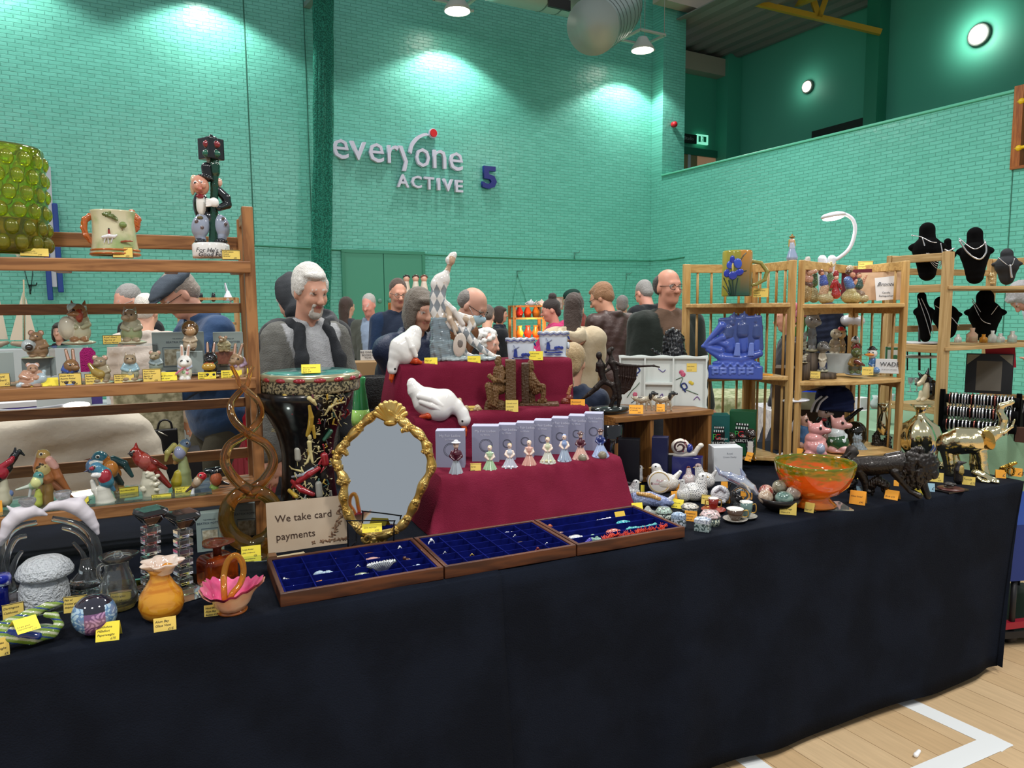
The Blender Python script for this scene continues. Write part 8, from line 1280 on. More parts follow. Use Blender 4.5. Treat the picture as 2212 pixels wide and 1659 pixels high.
sculptpx('brass_elephant','large polished brass elephant with raised trunk',2092,1030,TT,[([(2050,958,25),(2075,952,29),(2105,952,28),(2125,950,22)],BG),([(2125,945,18),(2140,938,17),(2150,934,14)],BG),([(2152,932,9),(2164,925,8),(2168,905,7.5),(2160,890,6.5),(2162,877,6),(2180,871,5),(2186,868,5)],BG),([(2046,975,14,-6),(2050,1000,11,-6),(2052,1022,10,-6)],BG),([(2056,975,13,10),(2066,998,10,10),(2068,1014,9,10)],BG),([(2118,975,13,-6),(2122,1000,10,-6),(2126,1024,10,-6)],BG),([(2108,975,12,10),(2104,1000,9,10),(2106,1016,9,10)],BG),([(2150,940,3.5,-8),(2170,934,3,-10),(2186,922,2.5,-10),(2192,906,1.6,-10)],BG),([(2026,965,3),(2022,985,2.6),(2030,1002,2.4)],BG)],mat=BRS,res=1.1,noise=None,cat='sculpture',ells=[((2135,950,12,22,'c09a50'),dict(d=-20,rd=4,a=-18))])
sculptpx('brass_hand','brass hand-shaped dish lying in front of the elephant',2120,1040,TT,[([(2108,1022,9),(2124,1028,9),(2136,1034,8)],BG)]+[([(2134,1030+2.5*k,3,-k*2),(2148,1034+2.5*k,2.6,-k*2),(2156,1038+1.6*k,2.2,-k*2)],BG)for k in range(4)]+[([(2112,1032,4,-6),(2122,1040,3,-10),(2136,1042,2.4,-10)],BG)],mat=BRS,res=.7,noise=None)
f=Fig(1978,985,Y=2.3);T=f.T('brass_vase','large swirled brass vase with fluted neck, left of the brass elephant','vase','polished brass vases');m=f.lat([(2,985),(22,984),(38,960),(42,940),(34,918),(16,904),(9,896),(9,888),(14,879),(22,876),(20,876),(11,880),(2,890)],x=1984,n=60,mod=lambda th,i:1+(.10*math.sin(7*th+i*.9)if 1<i<6 else .14*math.cos(4*th)if i>8 else 0));m.build('vase_body',M('e3d7ac',.12,metal=1),T)
f=Fig(1908,940,Y=2.45);T=f.T('brass_vase','slim brass vase with scalloped mouth seen behind the slats','vase','polished brass vases');m=f.lat([(2,940),(10,939),(14,918),(12,905),(7,892),(8,882),(13,872),(12,872),(5,882)],n=40,mod=lambda th,i:1+(.15*math.cos(6*th)if i>5 else 0));m.build('vase_body',M('e3d7ac',.12,metal=1),T)
sculptpx('shell_dish','flat polished brass shell dish under the elephant tail',2040,1012,TT,[([(2024,1004,8),(2040,1008,9),(2056,1012,7)],BG)],mat=BRS,noise=(1,.5))
sculptpx('penguin_figurine','small dark bronze penguin figurine before the brass elephant',2073,1046,TT,[([(2070,1036,9),(2071,1016,9),(2073,1002,6)],'221f20'),([(2076,1000,4),(2087,999,1.4)],'221f20'),([(2077,1020,5,-6),(2078,1010,4,-5)],'a08a4a')],noise=None)
f=Fig(2056,1060,z=TT);T=f.T('turtle_ornament','small dark turtle on a reddish wooden plinth','ornament');m=MB();m.box((-33*f.s,-.03,0),(33*f.s,.04,.006));m.build('black_plinth',M('0d0c0d',.3),T);m=MB();m.lathe([(.001,.006),(26*f.s,.006),(26*f.s,.010),(.001,.010)],(0,.005,0),30);m.build('wooden_disc',M('4a211c',.4),T);q=f.sc();q.e(2050,1046,10,5,'2a2624',rd=8);q.e(2062,1047,4,3,'2a2624');[q.e(x,1050,3,2,'2a2624',d=d)for x,d in((2042,-6),(2058,-6),(2044,6),(2058,6))];q.build('turtle',V(.4),T,px=.5)
sculptpx('brass_cannon','small brass cannon model near the end of the table',2180,1032,TT,[([(2164,1012,5),(2182,1004,4),(2194,1000,3.4)],'a8883c')]+[([(cx_+7*math.cos(a),1018+9*math.sin(a),1.8,dd),(cx_+7*math.cos(a+.7),1018+9*math.sin(a+.7),1.8,dd)],'a8883c')for cx_,dd in((2166,-6),(2184,6))for a in np.linspace(0,6.28,10)[:-1]],mat=BRS,res=.6,noise=None)
sculptpx('small_dark_figurine','small dark bronze animal standing left of the lion hind legs',1842,1066,TT,[([(1838,1048,8),(1846,1040,7)],'1c1816'),([(1836,1054,3),(1834,1064,3)],'1c1816'),([(1846,1052,3),(1848,1064,3)],'1c1816')])
for a in((1859,1068,19,17,'b',['Bronze £20'],'pale blue card left of the small bronze birds',14,8),(1924,1079,28,19,'o',['Birds £35'],'orange tent card in front of the bronze birds',25,-20),(1984,1069,24,17,'y',['Bronze lion','£150'],'bright yellow card under the lion forepaw',12,10),(2010,1062,17,17,'b',['£12'],'pale blue card right of the lion',14,14),(2022,1041,27,20,'t',['Vintage','penguin set','£25'],'yellow card in front of the lion head',10,0),(2092,1048,24,18,'t',['Turtle','£15'],'yellow card behind the turtle plinth',10,0),(2162,1033,19,17,'o',['£18'],'orange tent card left of the brass cannon',22,10),(2194,1029,21,17,'o',['£35'],'orange tent card right of the brass cannon',22,-10),(1856,1035,14,6,'t',[],'small yellow card flat between bowl and lion',20,0),(1936,1050,10,12,'o',[],'small orange card beneath the lion belly',14,0),(1728,986,13,17,'o',['£'],'orange card at the left of the smallest pig',12,0)):card(a[0],a[1],a[2],a[3],a[4],a[5],a[6],z=TT if a[1]>1000 else None,Y=None if a[1]>1000 else 2.40,lean=a[7],yaw=a[8])
# ---------------- jewellery stall ----------------
BV=M('060607',.95,spec=.1)
def bust(x0,x1,y0,yb,label,Y,chain,col=BV,lean=0,neck=.3):
 f=Fig((x0+x1)/2,yb,Y=Y);T=f.T('necklace_bust',label,'necklace bust','black necklace display busts');cx=(x0+x1)/2;W=(x1-x0)/2;H=yb-y0;q=f.sc();q.c(cx+lean,y0+4,cx+lean*.7,y0+H*.26,W*.42,W*.42,'ffffff');q.e(cx+lean*.4,y0+H*.37,W*.98,H*.12,'ffffff',rd=W*.4);q.ch([(cx+lean*.7,y0+H*.2,W*.44),(cx+lean*.3,y0+H*.42,W*.78),(cx,yb-H*.25,W*.52),(cx,yb-W*.42,W*.46)],'ffffff',k=.004);q.build('velvet_bust',col,T,px=1)
 for i,(pts,r_)in enumerate(chain):m=f.tube(curve([(x,y,-W*.62-4)for x,y in pts],5),r_,n=5);m.build('silver_chain',M('c9c9cc',.25,metal=.8),T)
JY=2.93
bust(1966,2040,492,605,'tallest black bust on the top shelf, draped with many silver strands',2.96,[([(1968,508),(1990,512),(2010,522),(2024,524)],1)]+[([(1992,512),(2005,545+k*3),(2025,560+k*5),(2036,550+k*3),(2032,525)],.8)for k in range(5)],lean=0)
bust(2070,2142,502,612,'black bust with leaf-shaped pendants and a white flower necklace',JY,[([(2072,515),(2090,530),(2107,538),(2125,528),(2127,518)],1.2),([(2072,518),(2090,545),(2115,560),(2130,545),(2128,522)],2)]);bust(2030,2064,518,606,'low black bust half hidden behind the shelf post',3.05,[([(2034,534),(2048,542),(2062,536)],1.6)])
bust(2146,2204,545,614,'dark grey bust with a key-shaped silver pendant',JY,[([(2156,556),(2182,575),(2192,558)],.9),([(2182,572),(2184,590),(2186,600)],2.2)],M('1c1e24',.8));bust(1978,2020,636,738,'black bust leaning right on the second shelf, long silver drops',2.96,[([(1984,644),(2000,690),(2010,725)],.8),([(1990,644),(2006,680),(2016,720)],.8)],lean=-8);bust(2014,2080,650,730,'slanted black bust behind the post on the second shelf',3.0,[([(2020,660),(2050,680),(2072,705)],.9)],lean=-14);bust(2088,2168,638,738,'broad black bust with crossing chains in the middle of the second shelf',2.98,[([(2100,650),(2120,690),(2140,700)],.8),([(2100,645),(2130,685),(2156,660)],.8)])
an('cat_figurine',2135,2153,586,614,'tiny beige cat figurine between two busts on the top shelf','b59a68','b59a68','cat',Y=2.9,grp='small ornaments on the jewellery shelf',base=None)
for i,(x,w,h,c,lb)in enumerate(((2069,7,18,'dfe3e0','first small clear bottle beside the shelf post'),(2099,11,32,'c9a890','clear bottle with a brown figure stopper'),(2124,8,18,'c98a2a','amber glass ornament among the small bottles'),(2143,8,26,'dfe3e0','round clear scent bottle with white top'),(2160,9,20,'dfe3e0','squat clear bottle beside the white-topped one'),(2186,9,25,'cfd6d2','clear jar with silver lid near the right edge'))):f=Fig(x,740,Y=2.82);m=f.lat([(1,740),(w,740),(w,740-h*.55),(w*.4,740-h*.75),(w*.5,740-h),(1,740-h)],n=20);o=m.build('scent_bottle',M(c,.05,trans=.6,ior=1.4),None);f.one(o,lb,'bottle','small bottles on the second jewellery shelf')
f=Fig(2130,850,Y=2.9);T=f.T('photo_frame','black picture frame with glittering corners, empty grey centre','picture frame');T.rotation_euler=(0,0,f.rz);s=f.s;m=MB();m.box((-40*s,0,0),(46*s,.01,86*s),rotm(-.1),(0,0,0));m.build('frame_board',M('0a0a0c',.35),T);m=MB();m.box((-20*s,-.002,6*s),(26*s,-.0005,70*s),rotm(-.1),(0,0,0));m.build('grey_centre',M('5f5c56',.9),T);[MB().prism([(x*s,84*s),(x2*s,84*s),(x*s,62*s)],-.0035,-.0005,((0,0,0),(1,0,0),(0,.99,-.1),(0,.1,.99))).build('glitter_corner',M('9a9a90',.3,metal=.6,bump=(400,1)),T)for x,x2 in((-38,-14),(44,20))]
f=Fig(2000,866,Y=2.9);q=f.sc();q.e(2012,842,17,22,'141416');q.e(2001,844,8,19,'c9bda0',d=-11,rd=8);q.e(1998,820,13,12,'141416',d=-4);q.ch([(1999,812,3.5,-15),(1992,824,5,-15),(1984,830,5,-16)],'c9bda0');q.e(1979,830,3,3,'0d0d0d',d=-18);q.ch([(2002,812,6),(2006,796,1.5)],'141416');q.ch([(1990,814,5),(1985,806,2)],'141416');[q.ch([(x,848,5,-10),(x-2,860,4.5,-12),(x-7,864,4,-15)],'c9bda0')for x in(2000,1990)];q.e(2020,860,12,6,'c9bda0');o=q.build('dog_figurine',GLAZE(),None,px=.7);f.one(o,'black and cream sitting dog figurine on the lowest jewellery shelf','figurine')
f=Fig(2110,945,z=.7465);T=f.T('bracelet_stand','black velvet stand with three rolls of silver bracelets','bracelet stand');T.rotation_euler=(0,0,f.rz-.15);s=f.s;[MB().prism([(0,0),(.14,0),(.14,.05),(.02,100*s),(0,100*s)],a_*s,(a_+9)*s,((0,0,0),(0,1,0),(1,0,0),(0,0,1))).build('stand_side',BV,T)for a_ in(-74,66)]
for z,y,n in((82*s,-.02,20),(55*s,-.045,20),(28*s,-.07,16)):
 m=MB();m.tube([(-60*s,y,z),(72*s,y,z)],10*s,n=20);m.build('velvet_roll',BV,T)
 for k in range(n):x=(-52+118*k/n)*s;m=MB();m.tube([(x+.002*math.sin(k*5),y+13*s*math.cos(a),z+13*s*math.sin(a))for a in np.linspace(0,6.28,17)[:-1]],(2.0+.8*(k%3))*s*.6,n=5,closed=True);m.build('bracelet',M('c9c9cc' if k%7 else '8a5248',.2,metal=.9),T)
f=Fig(2190,930,z=.7465);T=f.T('chain_board','slanted black board hung with silver chains at the right edge','display board');T.rotation_euler=(0,0,f.rz-.2);m=MB();R=rotm(-.5);m.box((-.11,0,0),(.11,.006,.2),R,(0,0,0));m.build('board',BV,T)
for k in range(10):m=MB();x=-.1+.021*k;m.tube([R@np.array((x,-.003,.19)),R@np.array((x+.003,-.004,.02+.01*(k%3)))],.0012,n=5);m.build('silver_chain',M('c9c9cc',.25,metal=.8),T)
grp('glass_ornament','small clear glass ornaments on the green cloth behind the elephant',2190,950,3.0,[([(2175,945,5),(2185,942,6),(2196,946,5)],'cfd6d6')],mat=M('dfe6e6',.05,trans=.6),cat='ornament',g=None)
box('wooden_box',2206,956,24,32,16,M('4a2c1c',.5),'small brown wooden box on the green cloth at the right edge',z=.7465)
# ---------------- background stalls and belongings ----------------
def stall(x0,x1,t,col,label,h=.74,dep=.7,goods=(),gl='',c2=None,yaw=0):
 a,b=atd(x0,663,t),atd(x1,663,t);c=(a+b)/2;w=np.linalg.norm((b-a)[:2])/2;rz=math.atan2(b[1]-a[1],b[0]-a[0])+math.radians(yaw)
 T=thing('stall_table',(c[0],c[1],0),label,'table',None,rz);m=MB();m.box((-w+.02,.02,h-.03),(w-.02,dep-.02,h-.003));m.build('tabletop',M('8d7448',.6),T)
 for sx in(-w+.15,w-.15):
  for sy in(.12,dep-.12):m=MB();m.tube([(sx,sy,0),(sx,sy,h-.03)],.015,n=6);m.build('leg',M('55585c',.4,metal=.7),T)
 v=[];n=50;P=[(-w+2*w*i/n,0)for i in range(n+1)]+[(w,dep*j/10)for j in range(1,11)]+[(w-2*w*i/n,dep)for i in range(1,n+1)]+[(-w,dep-dep*j/10)for j in range(1,10)];k=len(P)
 for z,o_ in((h,0),(h-.05,.01),(.06,.03)):v+=[(p[0]*(1+o_*.3)+(.012*math.sin(i*1.7)if z<h-.1 else 0),p[1]+(-o_ if p[1]<.01 else o_ if p[1]>dep-.01 else 0)+(.012*math.sin(i*1.3)if z<h-.1 else 0),z)for i,p in enumerate(P)]
 me=mesh(v,[tuple(range(k))]+[(j*k+i,(j+1)*k+i,(j+1)*k+(i+1)%k,j*k+(i+1)%k)for j in range(2)for i in range(k)]);link('tablecloth',me,M(col,.9,c2=c2,nscale=25)if c2 else M(col,.9),T);cl=T
 return c,rz,h
def goods(x0,x1,t,z,n,names,gl,seed=1,sz=.12):
 r=random.Random(seed)
 for i in range(n):
  x=x0+(x1-x0)*(i+.5)/n;p=atd(x,663,t+.25+r.uniform(-.1,.15));nm,c=names[i%len(names)];h=sz*r.uniform(.6,1.3);m=MB();k=nm.split('_')[-1]
  if k in('vase','jar','bottle','bowl'):m.lathe([(.001,0),(h*.3,0),(h*(.5 if k!='bottle' else .3),h*.4),(h*(.2 if k!='bowl' else .6),h*.75),(h*(.28 if k!='bowl' else .62),h),(.001,h*.9)],n=16);me=m.build(nm,M(c,.2,coat=.4),None)
  elif k in('box','book'):m.box((-h*.4,-h*.3,0),(h*.4,h*.3,h*.7));me=m.build(nm,M(c,.7),None)
  else:q=Sc();q.E((0,0,h*.3),(h*.28,h*.22,h*.3),c);q.E((0,-h*.03,h*.72),(h*.16,h*.16,h*.18),c);q.C((-h*.2,-h*.1,h*.45),(h*.2,-h*.1,h*.45),h*.08,h*.08,c);me=q.build(nm,GLAZE(),None,res=h/16)
  me.location=(p[0],p[1],z+.002);me.rotation_euler=(0,0,r.uniform(-.4,.4));w_=['leftmost','second','third','fourth','fifth','sixth','seventh','eighth','ninth'][i];tag(me,f'{w_} small {nm.replace("_", " ")} from the left {gl}',k,f'small goods {gl}')
WC='b9bbb9'
stall(-60,330,5.6,'a8b0b2','pale cloth-covered table far behind the bookshelf',dep=.6);goods(100,330,5.6,.74,6,(('white_box','cfd2d2'),('pale_blue_vase','9fb9c4'),('purple_book','4a3a7a')),'on the pale table behind the bookshelf',2)
stall(400,560,5.4,'7a2430','dark red cloth-covered table behind the bookshelf post',dep=.6);goods(410,556,5.4,.74,6,(('orange_vase','b4552a'),('gold_figurine','b59040'),('red_vase','9c2a20')),'on the dark red far table',3,.2)
stall(690,860,6.6,'b9b4b4','white cloth-covered table in front of the green doors',yaw=20);goods(700,850,6.6,.74,6,(('white_box','c9c6c0'),('cream_jar','b5a88c'),('brown_figurine','6a4a34')),'on the white table by the doors',4,.14)
stall(1010,1215,7.6,'b7c0c0','white cloth-covered table by the far wall',yaw=10);goods(1030,1210,7.6,.74,8,(('white_bowl','cfd2d2'),('red_jar','a8281e'),('glass_bottle','a9b9b9')),'on the far wall table',5,.12)
stall(1500,1700,5.9,'6f7a52','olive patterned cloth table behind the left corner unit',c2='a5a888',yaw=-10)
stall(1700,1930,4.9,'a9a9b0','lace-covered table behind the right corner unit',c2='c9c9cc');goods(1720,1950,4.9,.74,7,(('clear_bottle','c9d2d4'),('white_box','d0d3d4'),('glass_vase','b9c9c8')),'on the lace-covered table',6,.13)
def plinth(x,y,t,w,d,col,label,zb=0):
 p=atd(x,y,t);f=Fig(x,y,t=t);o=MB().box((-w/2,-d/2,zb-p[2]),(w/2,d/2,-.003)).build('display_plinth',M(col,.85),None,p,bevel=.004);o.rotation_euler=(0,0,f.rz);tag(o,label,'plinth','plain plinths behind the stall')
plinth(48,752,5.2,.8,.2,'9aa3a6','pale plinth under the driftwood yachts');plinth(795,779,5.2,.3,.2,'8a6f4c','brown box under the handwritten sign');plinth(357,976,3.38,.3,.25,'17171b','dark box under the black handbag');plinth(1728,791,3.78,.24,.2,'4a3a2c','dark stand under the tulip pot');plinth(1800,800,3.98,.2,.14,'2a2c34','dark stand behind the navy coat')
def shelfunit(x,t,w,h,zs,label,name='open_shelf',col='8a5a2c',z0=.74):
 p=atd(x,663,t);T=thing(name,(p[0],p[1]+.3,z0),label,'shelf',rz=math.radians(-8));W_=M(col,.5,wood=2,c2='a06c38');d=.1
 for sx in(-w/2,w/2):
  m=MB();m.box((sx-.015,-d,0),(sx+.015,-d+.03,h));m.build('post',W_,T);m=MB();m.box((sx-.015,d-.03,0),(sx+.015,d,h));m.build('post',W_,T)
 for z in zs:m=MB();m.box((-w/2,-d,z-.01),(w/2,d,z+.01));m.build('shelf',W_,T)
 return p+np.array((0,.3,0))
p=shelfunit(1165,7.6,.34,.78,(.2,.42,.64,.77),'small brown wooden shelf of warm-lit ornaments by the far wall')
LP=bpy.data.lights.new('shelf_lamp','POINT');LP.energy=9;LP.color=(1,.6,.3);LP.shadow_soft_size=.04;o=bpy.data.objects.new('shelf_lamp',LP);COL.objects.link(o);o.location=(p[0],p[1]-.16,1.3)
for j,z in enumerate((.95,1.17,1.39)):
 for i in range(3):
  m=MB();h=.13;m.lathe([(.001,0),(.03,0),(.045,h*.4),(.02,h*.8),(.03,h),(.001,h*.9)],n=14);o=m.build('ornament_vase',M(('c9501e','d88a2a','b9281c')[(i+j)%3],.2,coat=.4),None,(p[0]-.1+.1*i,p[1]-.02,z+.002));tag(o,f'{("left", "middle", "right")[i]} warm-coloured vase on the {("lower", "middle", "upper")[j]} board of the far brown shelf','vase','warm-lit vases on the far brown shelf')
for x,c,lb in((1147,'b5b5b8','silver teapot'),(1170,'c9b0a4','cream and red teapot')):
 f=Fig(x-12,662,t=7.85);q=f.sc();q.e(x,656,8,7,c,rd=8);q.c(x+6,657,x+12,650,2,1.2,c);q.ch([(x-6,651,1.2),(x-12,656,1.2),(x-7,661,1.2)],c);q.e(x,649,2,3,c);o=q.build('teapot',GLAZE(),None,px=.7);f.one(o,f'{lb} on top of the far brown shelf','teapot','teapots on the far brown shelf')
f=Fig(1205,668,t=7.7);T=f.T('picture_frame','leaning carved picture frame beside the far brown shelf','picture frame');T.rotation_euler=(0,0,f.rz);m=MB();s=f.s;m.box((-12*s,0,0),(12*s,.02,27*s),rotm(-.2),(0,0,0));m.build('frame',M('7a6248',.5),T);m=MB();m.box((-9*s,-.004,3*s),(9*s,-.001,24*s),rotm(-.2),(0,0,0));m.build('picture',M('a8988a',.6,c2='5a4a40',nscale=20),T)
p=shelfunit(893,7.4,.3,.82,(.3,.8),'orange-brown cabinet with three dolls by the green doors',col='a5622c')
for i,(x,c,hc)in enumerate(((878,'c9b9a8','1c1512'),(898,'d0c8b8','3a241a'),(916,'cfc0b0','5a3020'))):
 f=Fig(x,644,t=7.65);q=f.sc();q.ch([(x,612,6),(x,634,10)],c);q.e(x,603,6.5,7,'cf9f88');q.e(x,599,8,6,hc,d=2,rd=7);o=q.build('doll',SATIN(),None,px=.9);f.one(o,f'{("left", "middle", "right")[i]} curly-haired doll on the far cabinet, pale dress','doll','dolls on the far cabinet')
for x,tx,w,lb in((55,47,34,'tall driftwood yacht ornament at the far left'),(100,58,0,''),(-2,-10,26,'second driftwood yacht ornament cut by the left edge')):
 if not lb:continue
 f=Fig(x,745,t=5.2);T=f.T('model_yacht',lb,'model yacht','driftwood yachts');q=f.sc();q.ch([(x-w*.8,742,5),(x,744,7),(x+w*.7,740,4)],'8a7a66');q.build('hull',SATIN(),T);m=f.tube([(x-2,742),(x-4,604)],1.5);m.build('mast',M('9a8a70',.8),T)
 for nm,pl in(('main_sail',[(x-6,735),(x-6,630),(x-w,735)]),('jib_sail',[(x,733),(x,640),(x+w*.75,733)])):P_=[f.L(a,b)for a,b in pl];me=mesh(P_,[(0,1,2)]);o=link(nm,me,M('b5aa98',.9),T);d=o.modifiers.new('s','SOLIDIFY');d.thickness=.01
p=shelfunit(455,5.6,.42,.86,(.45,.65,.85),'pale shelf with two white lamps behind the bookshelf',col='a08a64')
for x,lb in((412,'left white anglepoise lamp above the far shelf'),(493,'right white anglepoise lamp above the far shelf')):
 f=Fig(x,662,t=5.85);T=f.T('anglepoise_lamp',lb,'lamp','white anglepoise lamps');m=f.tube([(x+8,662),(x+6,655),(x-7,611),(x-4,630)],1.8);m.build('arm',LW,T);m=f.lat([(10,650),(8,640),(4,632),(3,628)],x=x,n=20);m.build('shade',LW,T)
for x,lb in((434,'left small black cat ornament between the white lamps'),(461,'right small black cat ornament between the white lamps')):f=Fig(x,651,t=5.85);q=f.sc();q.ch([(x,638,4),(x,647,5)],'141416');q.c(x-2,636,x-3,631,1.5,.5,'141416');q.c(x+2,636,x+3,631,1.5,.5,'141416');o=q.build('cat_ornament',GLAZE(),None,px=.8);f.one(o,lb,'ornament','small black cat ornaments')
f=Fig(160,1180,t=3.25);c=f.O.copy();c[2]=0;T=thing('chair',c,'chair behind the bookshelf, draped with a cream jacket','chair',None,f.rz)
for sx in(-.22,.22):
 for sy in(-.2,.2):m=MB();m.tube([(sx,sy,0),(sx,sy,.44 if sy>0 else .95)],.014);m.build('leg',M('2a2a2c',.4,metal=.6),T)
m=MB();m.box((-.24,-.22,.44),(.24,.22,.47));m.build('seat',M('1d1e22',.8),T);m=MB();m.box((-.22,-.215,.62),(.22,-.19,.96));m.build('backrest',M('1d1e22',.8),T)
q=Sc();CJ='bdb5a6';q.B((0,-.2,.72),(.30,.075,.34),.07,CJ);q.E((-.27,-.2,.66),(.09,.1,.36),CJ,k=.08);q.E((.29,-.2,.62),(.10,.1,.34),CJ,k=.08);q.E((0,-.2,1.03),(.24,.1,.07),CJ,k=.08);o=q.build('cream_jacket',V(.95,bump=(9,1.2),spec=.1),None,res=.014,noise=(.012,9));o.location=c;o.rotation_euler=(0,0,f.rz);tag(o,'cream jacket draped over the chair back, behind the birds','jacket')
f=Fig(320,1040,t=3.5);q=f.sc();q.b(325,930,66,110,20,14,'7a745a');o=q.build('tapestry_bag',M('6f6a50',.95,c2='a39c80',nscale=28),None,px=2,k=8);f.one(o,'large sage patterned tapestry bag behind the bookshelf','bag')
f=Fig(357,975,t=3.38);T=f.T('handbag','black handbag with looped handle behind the cardinal figurine','handbag');q=f.sc();q.b(357,950,25,24,9,3,'0d0d10');q.build('bag_body',V(.35,coat=.3),T);m=f.tube(curve([(340,928),(345,912),(357,907),(368,912),(372,928)],5),2.2);m.build('handle',M('0d0d10',.3),T);m=f.tube([(342,932,-10),(362,942,-10)],1.3);m.build('zip',M('b9b5a8',.3,metal=.7),T)
f=Fig(167,905,t=3.0);T=f.T('desk_lamp','white lit oval desk lamp low behind the bookshelf','lamp','white bendy desk lamps');q=f.sc();q.e(166,875,25,7,'ffffff',rd=16);q.build('light_panel',M('fff6ea',.5,emis=7),T);m=f.tube(curve([(-40,885,10),(20,888,10),(80,884,6),(140,876,2)],5),4);m.build('arm',M('8f9298',.4),T);p=f.O+f.L(166,884);spot(p,5,140,.5,.03)
for i,(y,c,lb)in enumerate(((905,'17171b','bottom black book of the stack at the far left'),(893,'4a3a86','purple book in the stack at the far left'),(881,'c9c9cc','white book on top of the far left stack'))):box('book',30,y,84,11,60,M(c,.6),lb,cat='book',t=3.5,grp='stacked books at the far left')
f=Fig(30,960,t=3.5);m=MB();m.box((-.3,-.02,-.0),(.12,.3,.135));o=m.build('storage_crate',M('121318',.6),None,f.O);o.rotation_euler=(0,0,f.rz);tag(o,'dark crate holding the stack of books at the far left','crate')
stall(720,850,3.95,'aab0b4','white cloth-covered table behind the drum and gold mirror',dep=.5)
box('cardboard_box',775,868,62,46,40,M('8d6d45',.85),'brown cardboard box behind the green vase',z=.742,grp='brown cardboard boxes');box('cardboard_box',812,868,40,52,40,M('9a7a50',.85),'second brown cardboard box beside the navy padded coat',t=4.6,grp='brown cardboard boxes')
box('book',795,905,60,12,40,M('c9a428',.5),'yellow-covered book lying behind the green vase',cat='book',z=.742)
f=Fig(815,900,t=3.7);m=f.lat([(22,880),(28,850),(30,815),(28,812),(25,850),(2,876)],x=812,n=30);o=m.build('wicker_basket',M('191a1c',.7,bump=(120,1)),None);f.one(o,'black woven basket beside the navy coat','basket')
f=Fig(795,778,t=5.2);T=f.T('handwritten_sign','small white handwritten sign on the far white table','sign');T.rotation_euler=(0,0,f.rz);s=f.s;m=MB();m.box((-16*s,0,0),(16*s,.004,22*s));m.build('card',M('c4c2be',.8),T);[text(t_,6*s,T,frame4((0,-.003,z*s),(1,0,0),(0,0,1)),INK)for t_,z in(('PRE OWNED',15),('BOOKS &',9),('TOYS',3))]
f=Fig(590,1000,t=3.6);T=f.T('carrier_bag','yellow-orange carrier bag with white lettering behind the drum','bag');q=f.sc();q.b(592,945,16,48,8,5,'d09a22');q.build('bag_body',V(.5),T,px=1.5,noise=(1,.1));text('BUN',.03,T,frame4(f.L(593,925,-9),f.ax,(0,0,1)),M('e6e2d4',.6))
f=Fig(556,1000,t=3.9);q=f.sc();q.b(552,905,22,90,10,6,'a01c2c');o=q.build('red_coat',CLOTH(),None,px=2,noise=(3,.05));f.one(o,'red coat hanging behind the bookshelf post','coat')
f=Fig(1344,770,t=6.3);q=f.sc();q.b(1344,742,11,27,6,3,'d2421c',a=6);o=q.build('orange_bag',V(.5),None,px=1);f.one(o,'bright orange shopping bag hanging beside the black coat','bag')
for i,(x,y,c)in enumerate(((1713,690,'c97a90'),(1722,676,'cf8a9c'),(1740,674,'d08a9a'),(1716,664,'b9667c'),(1750,672,'c97a90'))):
 f=Fig(x,740,t=3.75);q=f.sc();q.e(x,y,7,11,c,rd=7,a=(-14,8,-6,10,16)[i]);q.c(x,y+8,1728+i*3,738,1.6,1.6,'4a6a34');q.e((x+1728)/2,y+24,4,14,'557a34',rd=2,a=12);o=q.build('tulip',SATIN(),None,px=.9);f.one(o,f'{("lowest", "second", "tallest", "leftmost upper", "rightmost")[i]} pink tulip behind the shelf of animal figures','tulip','pink tulips')
f=Fig(1728,790,t=3.78);m=f.lat([(2,790),(15,790),(19,740),(18,738),(2,745)],x=1730,n=24);o=m.build('flower_pot',M('3a2a22',.6),None);f.one(o,'dark pot holding the pink tulips','pot')
f=Fig(1800,830,t=3.95);q=f.sc();q.ch([(1790,680,28),(1800,760,34)],'252c40');q.e(1765,720,16,44,'252c40',rd=14);o=q.build('navy_coat',CLOTH(),None,px=1.6,noise=(2.2,.07));f.one(o,'navy coat hanging behind the animal figures','coat')
f=Fig(1800,890,t=3.5);T=f.T('navy_bag','navy cloth bag with black and white striped edge behind the pigs','bag');q=f.sc();q.e(1802,860,40,28,'161f3e',rd=22);q.b(1806,872,36,16,18,8,'161f3e');q.build('bag_body',CLOTH(),T,px=1.3,noise=(1.6,.1))
for k in range(3):m=f.tube(curve([(1752+6*k,890,-20),(1760+6*k,870,-24),(1776+6*k,856,-22)],5),2.4);m.build('stripe',M('c9ccd0' if k!=1 else '0d0e12',.5),T)
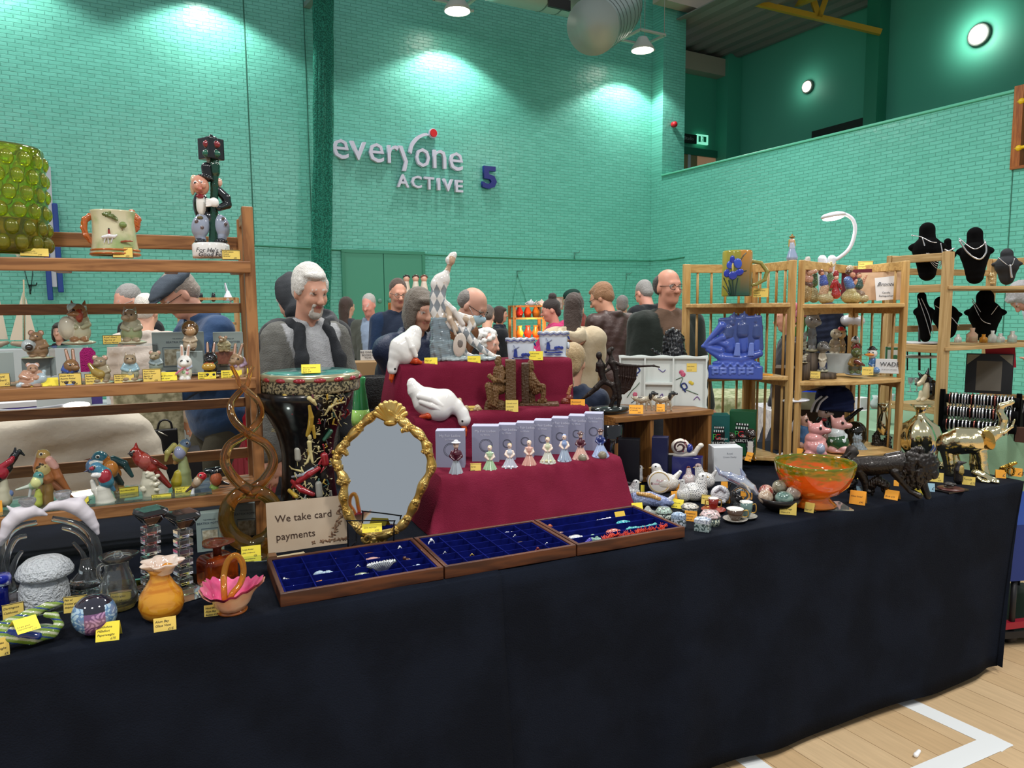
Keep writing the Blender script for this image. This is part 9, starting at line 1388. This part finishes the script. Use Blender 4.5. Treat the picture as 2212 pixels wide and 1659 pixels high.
box('blue_lidded_box',1742,885,52,38,30,M('a9ad90',.6),'storage box with a bright blue lid behind the pigs',t=3.6,top=M('0f3fc0',.4))
f=Fig(2170,775,t=4.6);T=f.T('red_banner','red and white banner lettered in white behind the jewellery shelf','banner');T.rotation_euler=(0,0,f.rz);s=f.s;m=MB();m.box((-34*s,0,-20*s),(20*s,.01,24*s),rotm(0,-.1),(0,0,0));m.build('banner_board',M('a01428',.6),T);text('VIS',20*s,T,frame4((-4*s,-.003,-6*s),(1,0,.1),(0,0,1)),M('e2dcd8',.6))
f=Fig(1990,800,t=4.6);T=f.T('tiered_stand','black metal tiered stand with white tops behind the jewellery shelf','stand')
for y in(738,768):m=f.lat([(2,y+5),(36,y+4),(36,y),(2,y)],x=1984,n=24);m.build('white_tier',M('d4d6da',.4),T)
m=f.tube([(1986,800),(1986,700)],2.5);f.tube([(1960,800),(1960,740)],1.6,mb=m);f.tube([(2010,800),(2010,740)],1.6,mb=m);m.build('black_frame',M('121214',.4),T)
for i,x in enumerate((1966,1980,1994,2008)):f=Fig(x,846,Y=3.0);f.O[2]=.882;m=f.lat([(6,846),(1,844),(1,832),(5,826),(6,816),(5.4,816),(1,828)],n=18);o=m.build('wine_glass',M('e4eaec',.04,trans=.8),None);f.one(o,f'{("leftmost", "second", "third", "rightmost")[i]} wine glass on the lace-covered table','glass','wine glasses on the lace-covered table')
f=Fig(2190,1300,t=4.2);c=onz(2190,1398,0);T=thing('trolley',c,'dark folding trolley with blue crate and red handle at the right edge','trolley',None,-.3);m=MB();m.box((-.05,0,.3),(.5,.5,.55));m.build('blue_crate',M('10307a',.5),T);m=MB();m.box((-.05,0,.04),(.5,.5,.07));m.build('dark_base',M('14151a',.5),T);m=MB();m.bar((-.12,.02,.09),(.5,.02,.12),.03);m.build('red_bar',M('9c1830',.4),T);[MB().tube([(x,y,.035),(x+.03,y,.035)],.035,n=14).build('wheel',M('1c1c20',.5),T)for x in(0,.42)for y in(.05,.42)];[MB().tube([(x,y,.07),(x,y,.3)],.012).build('strut',M('1c1c20',.5),T)for x,y in((0,.02),(.45,.48))]
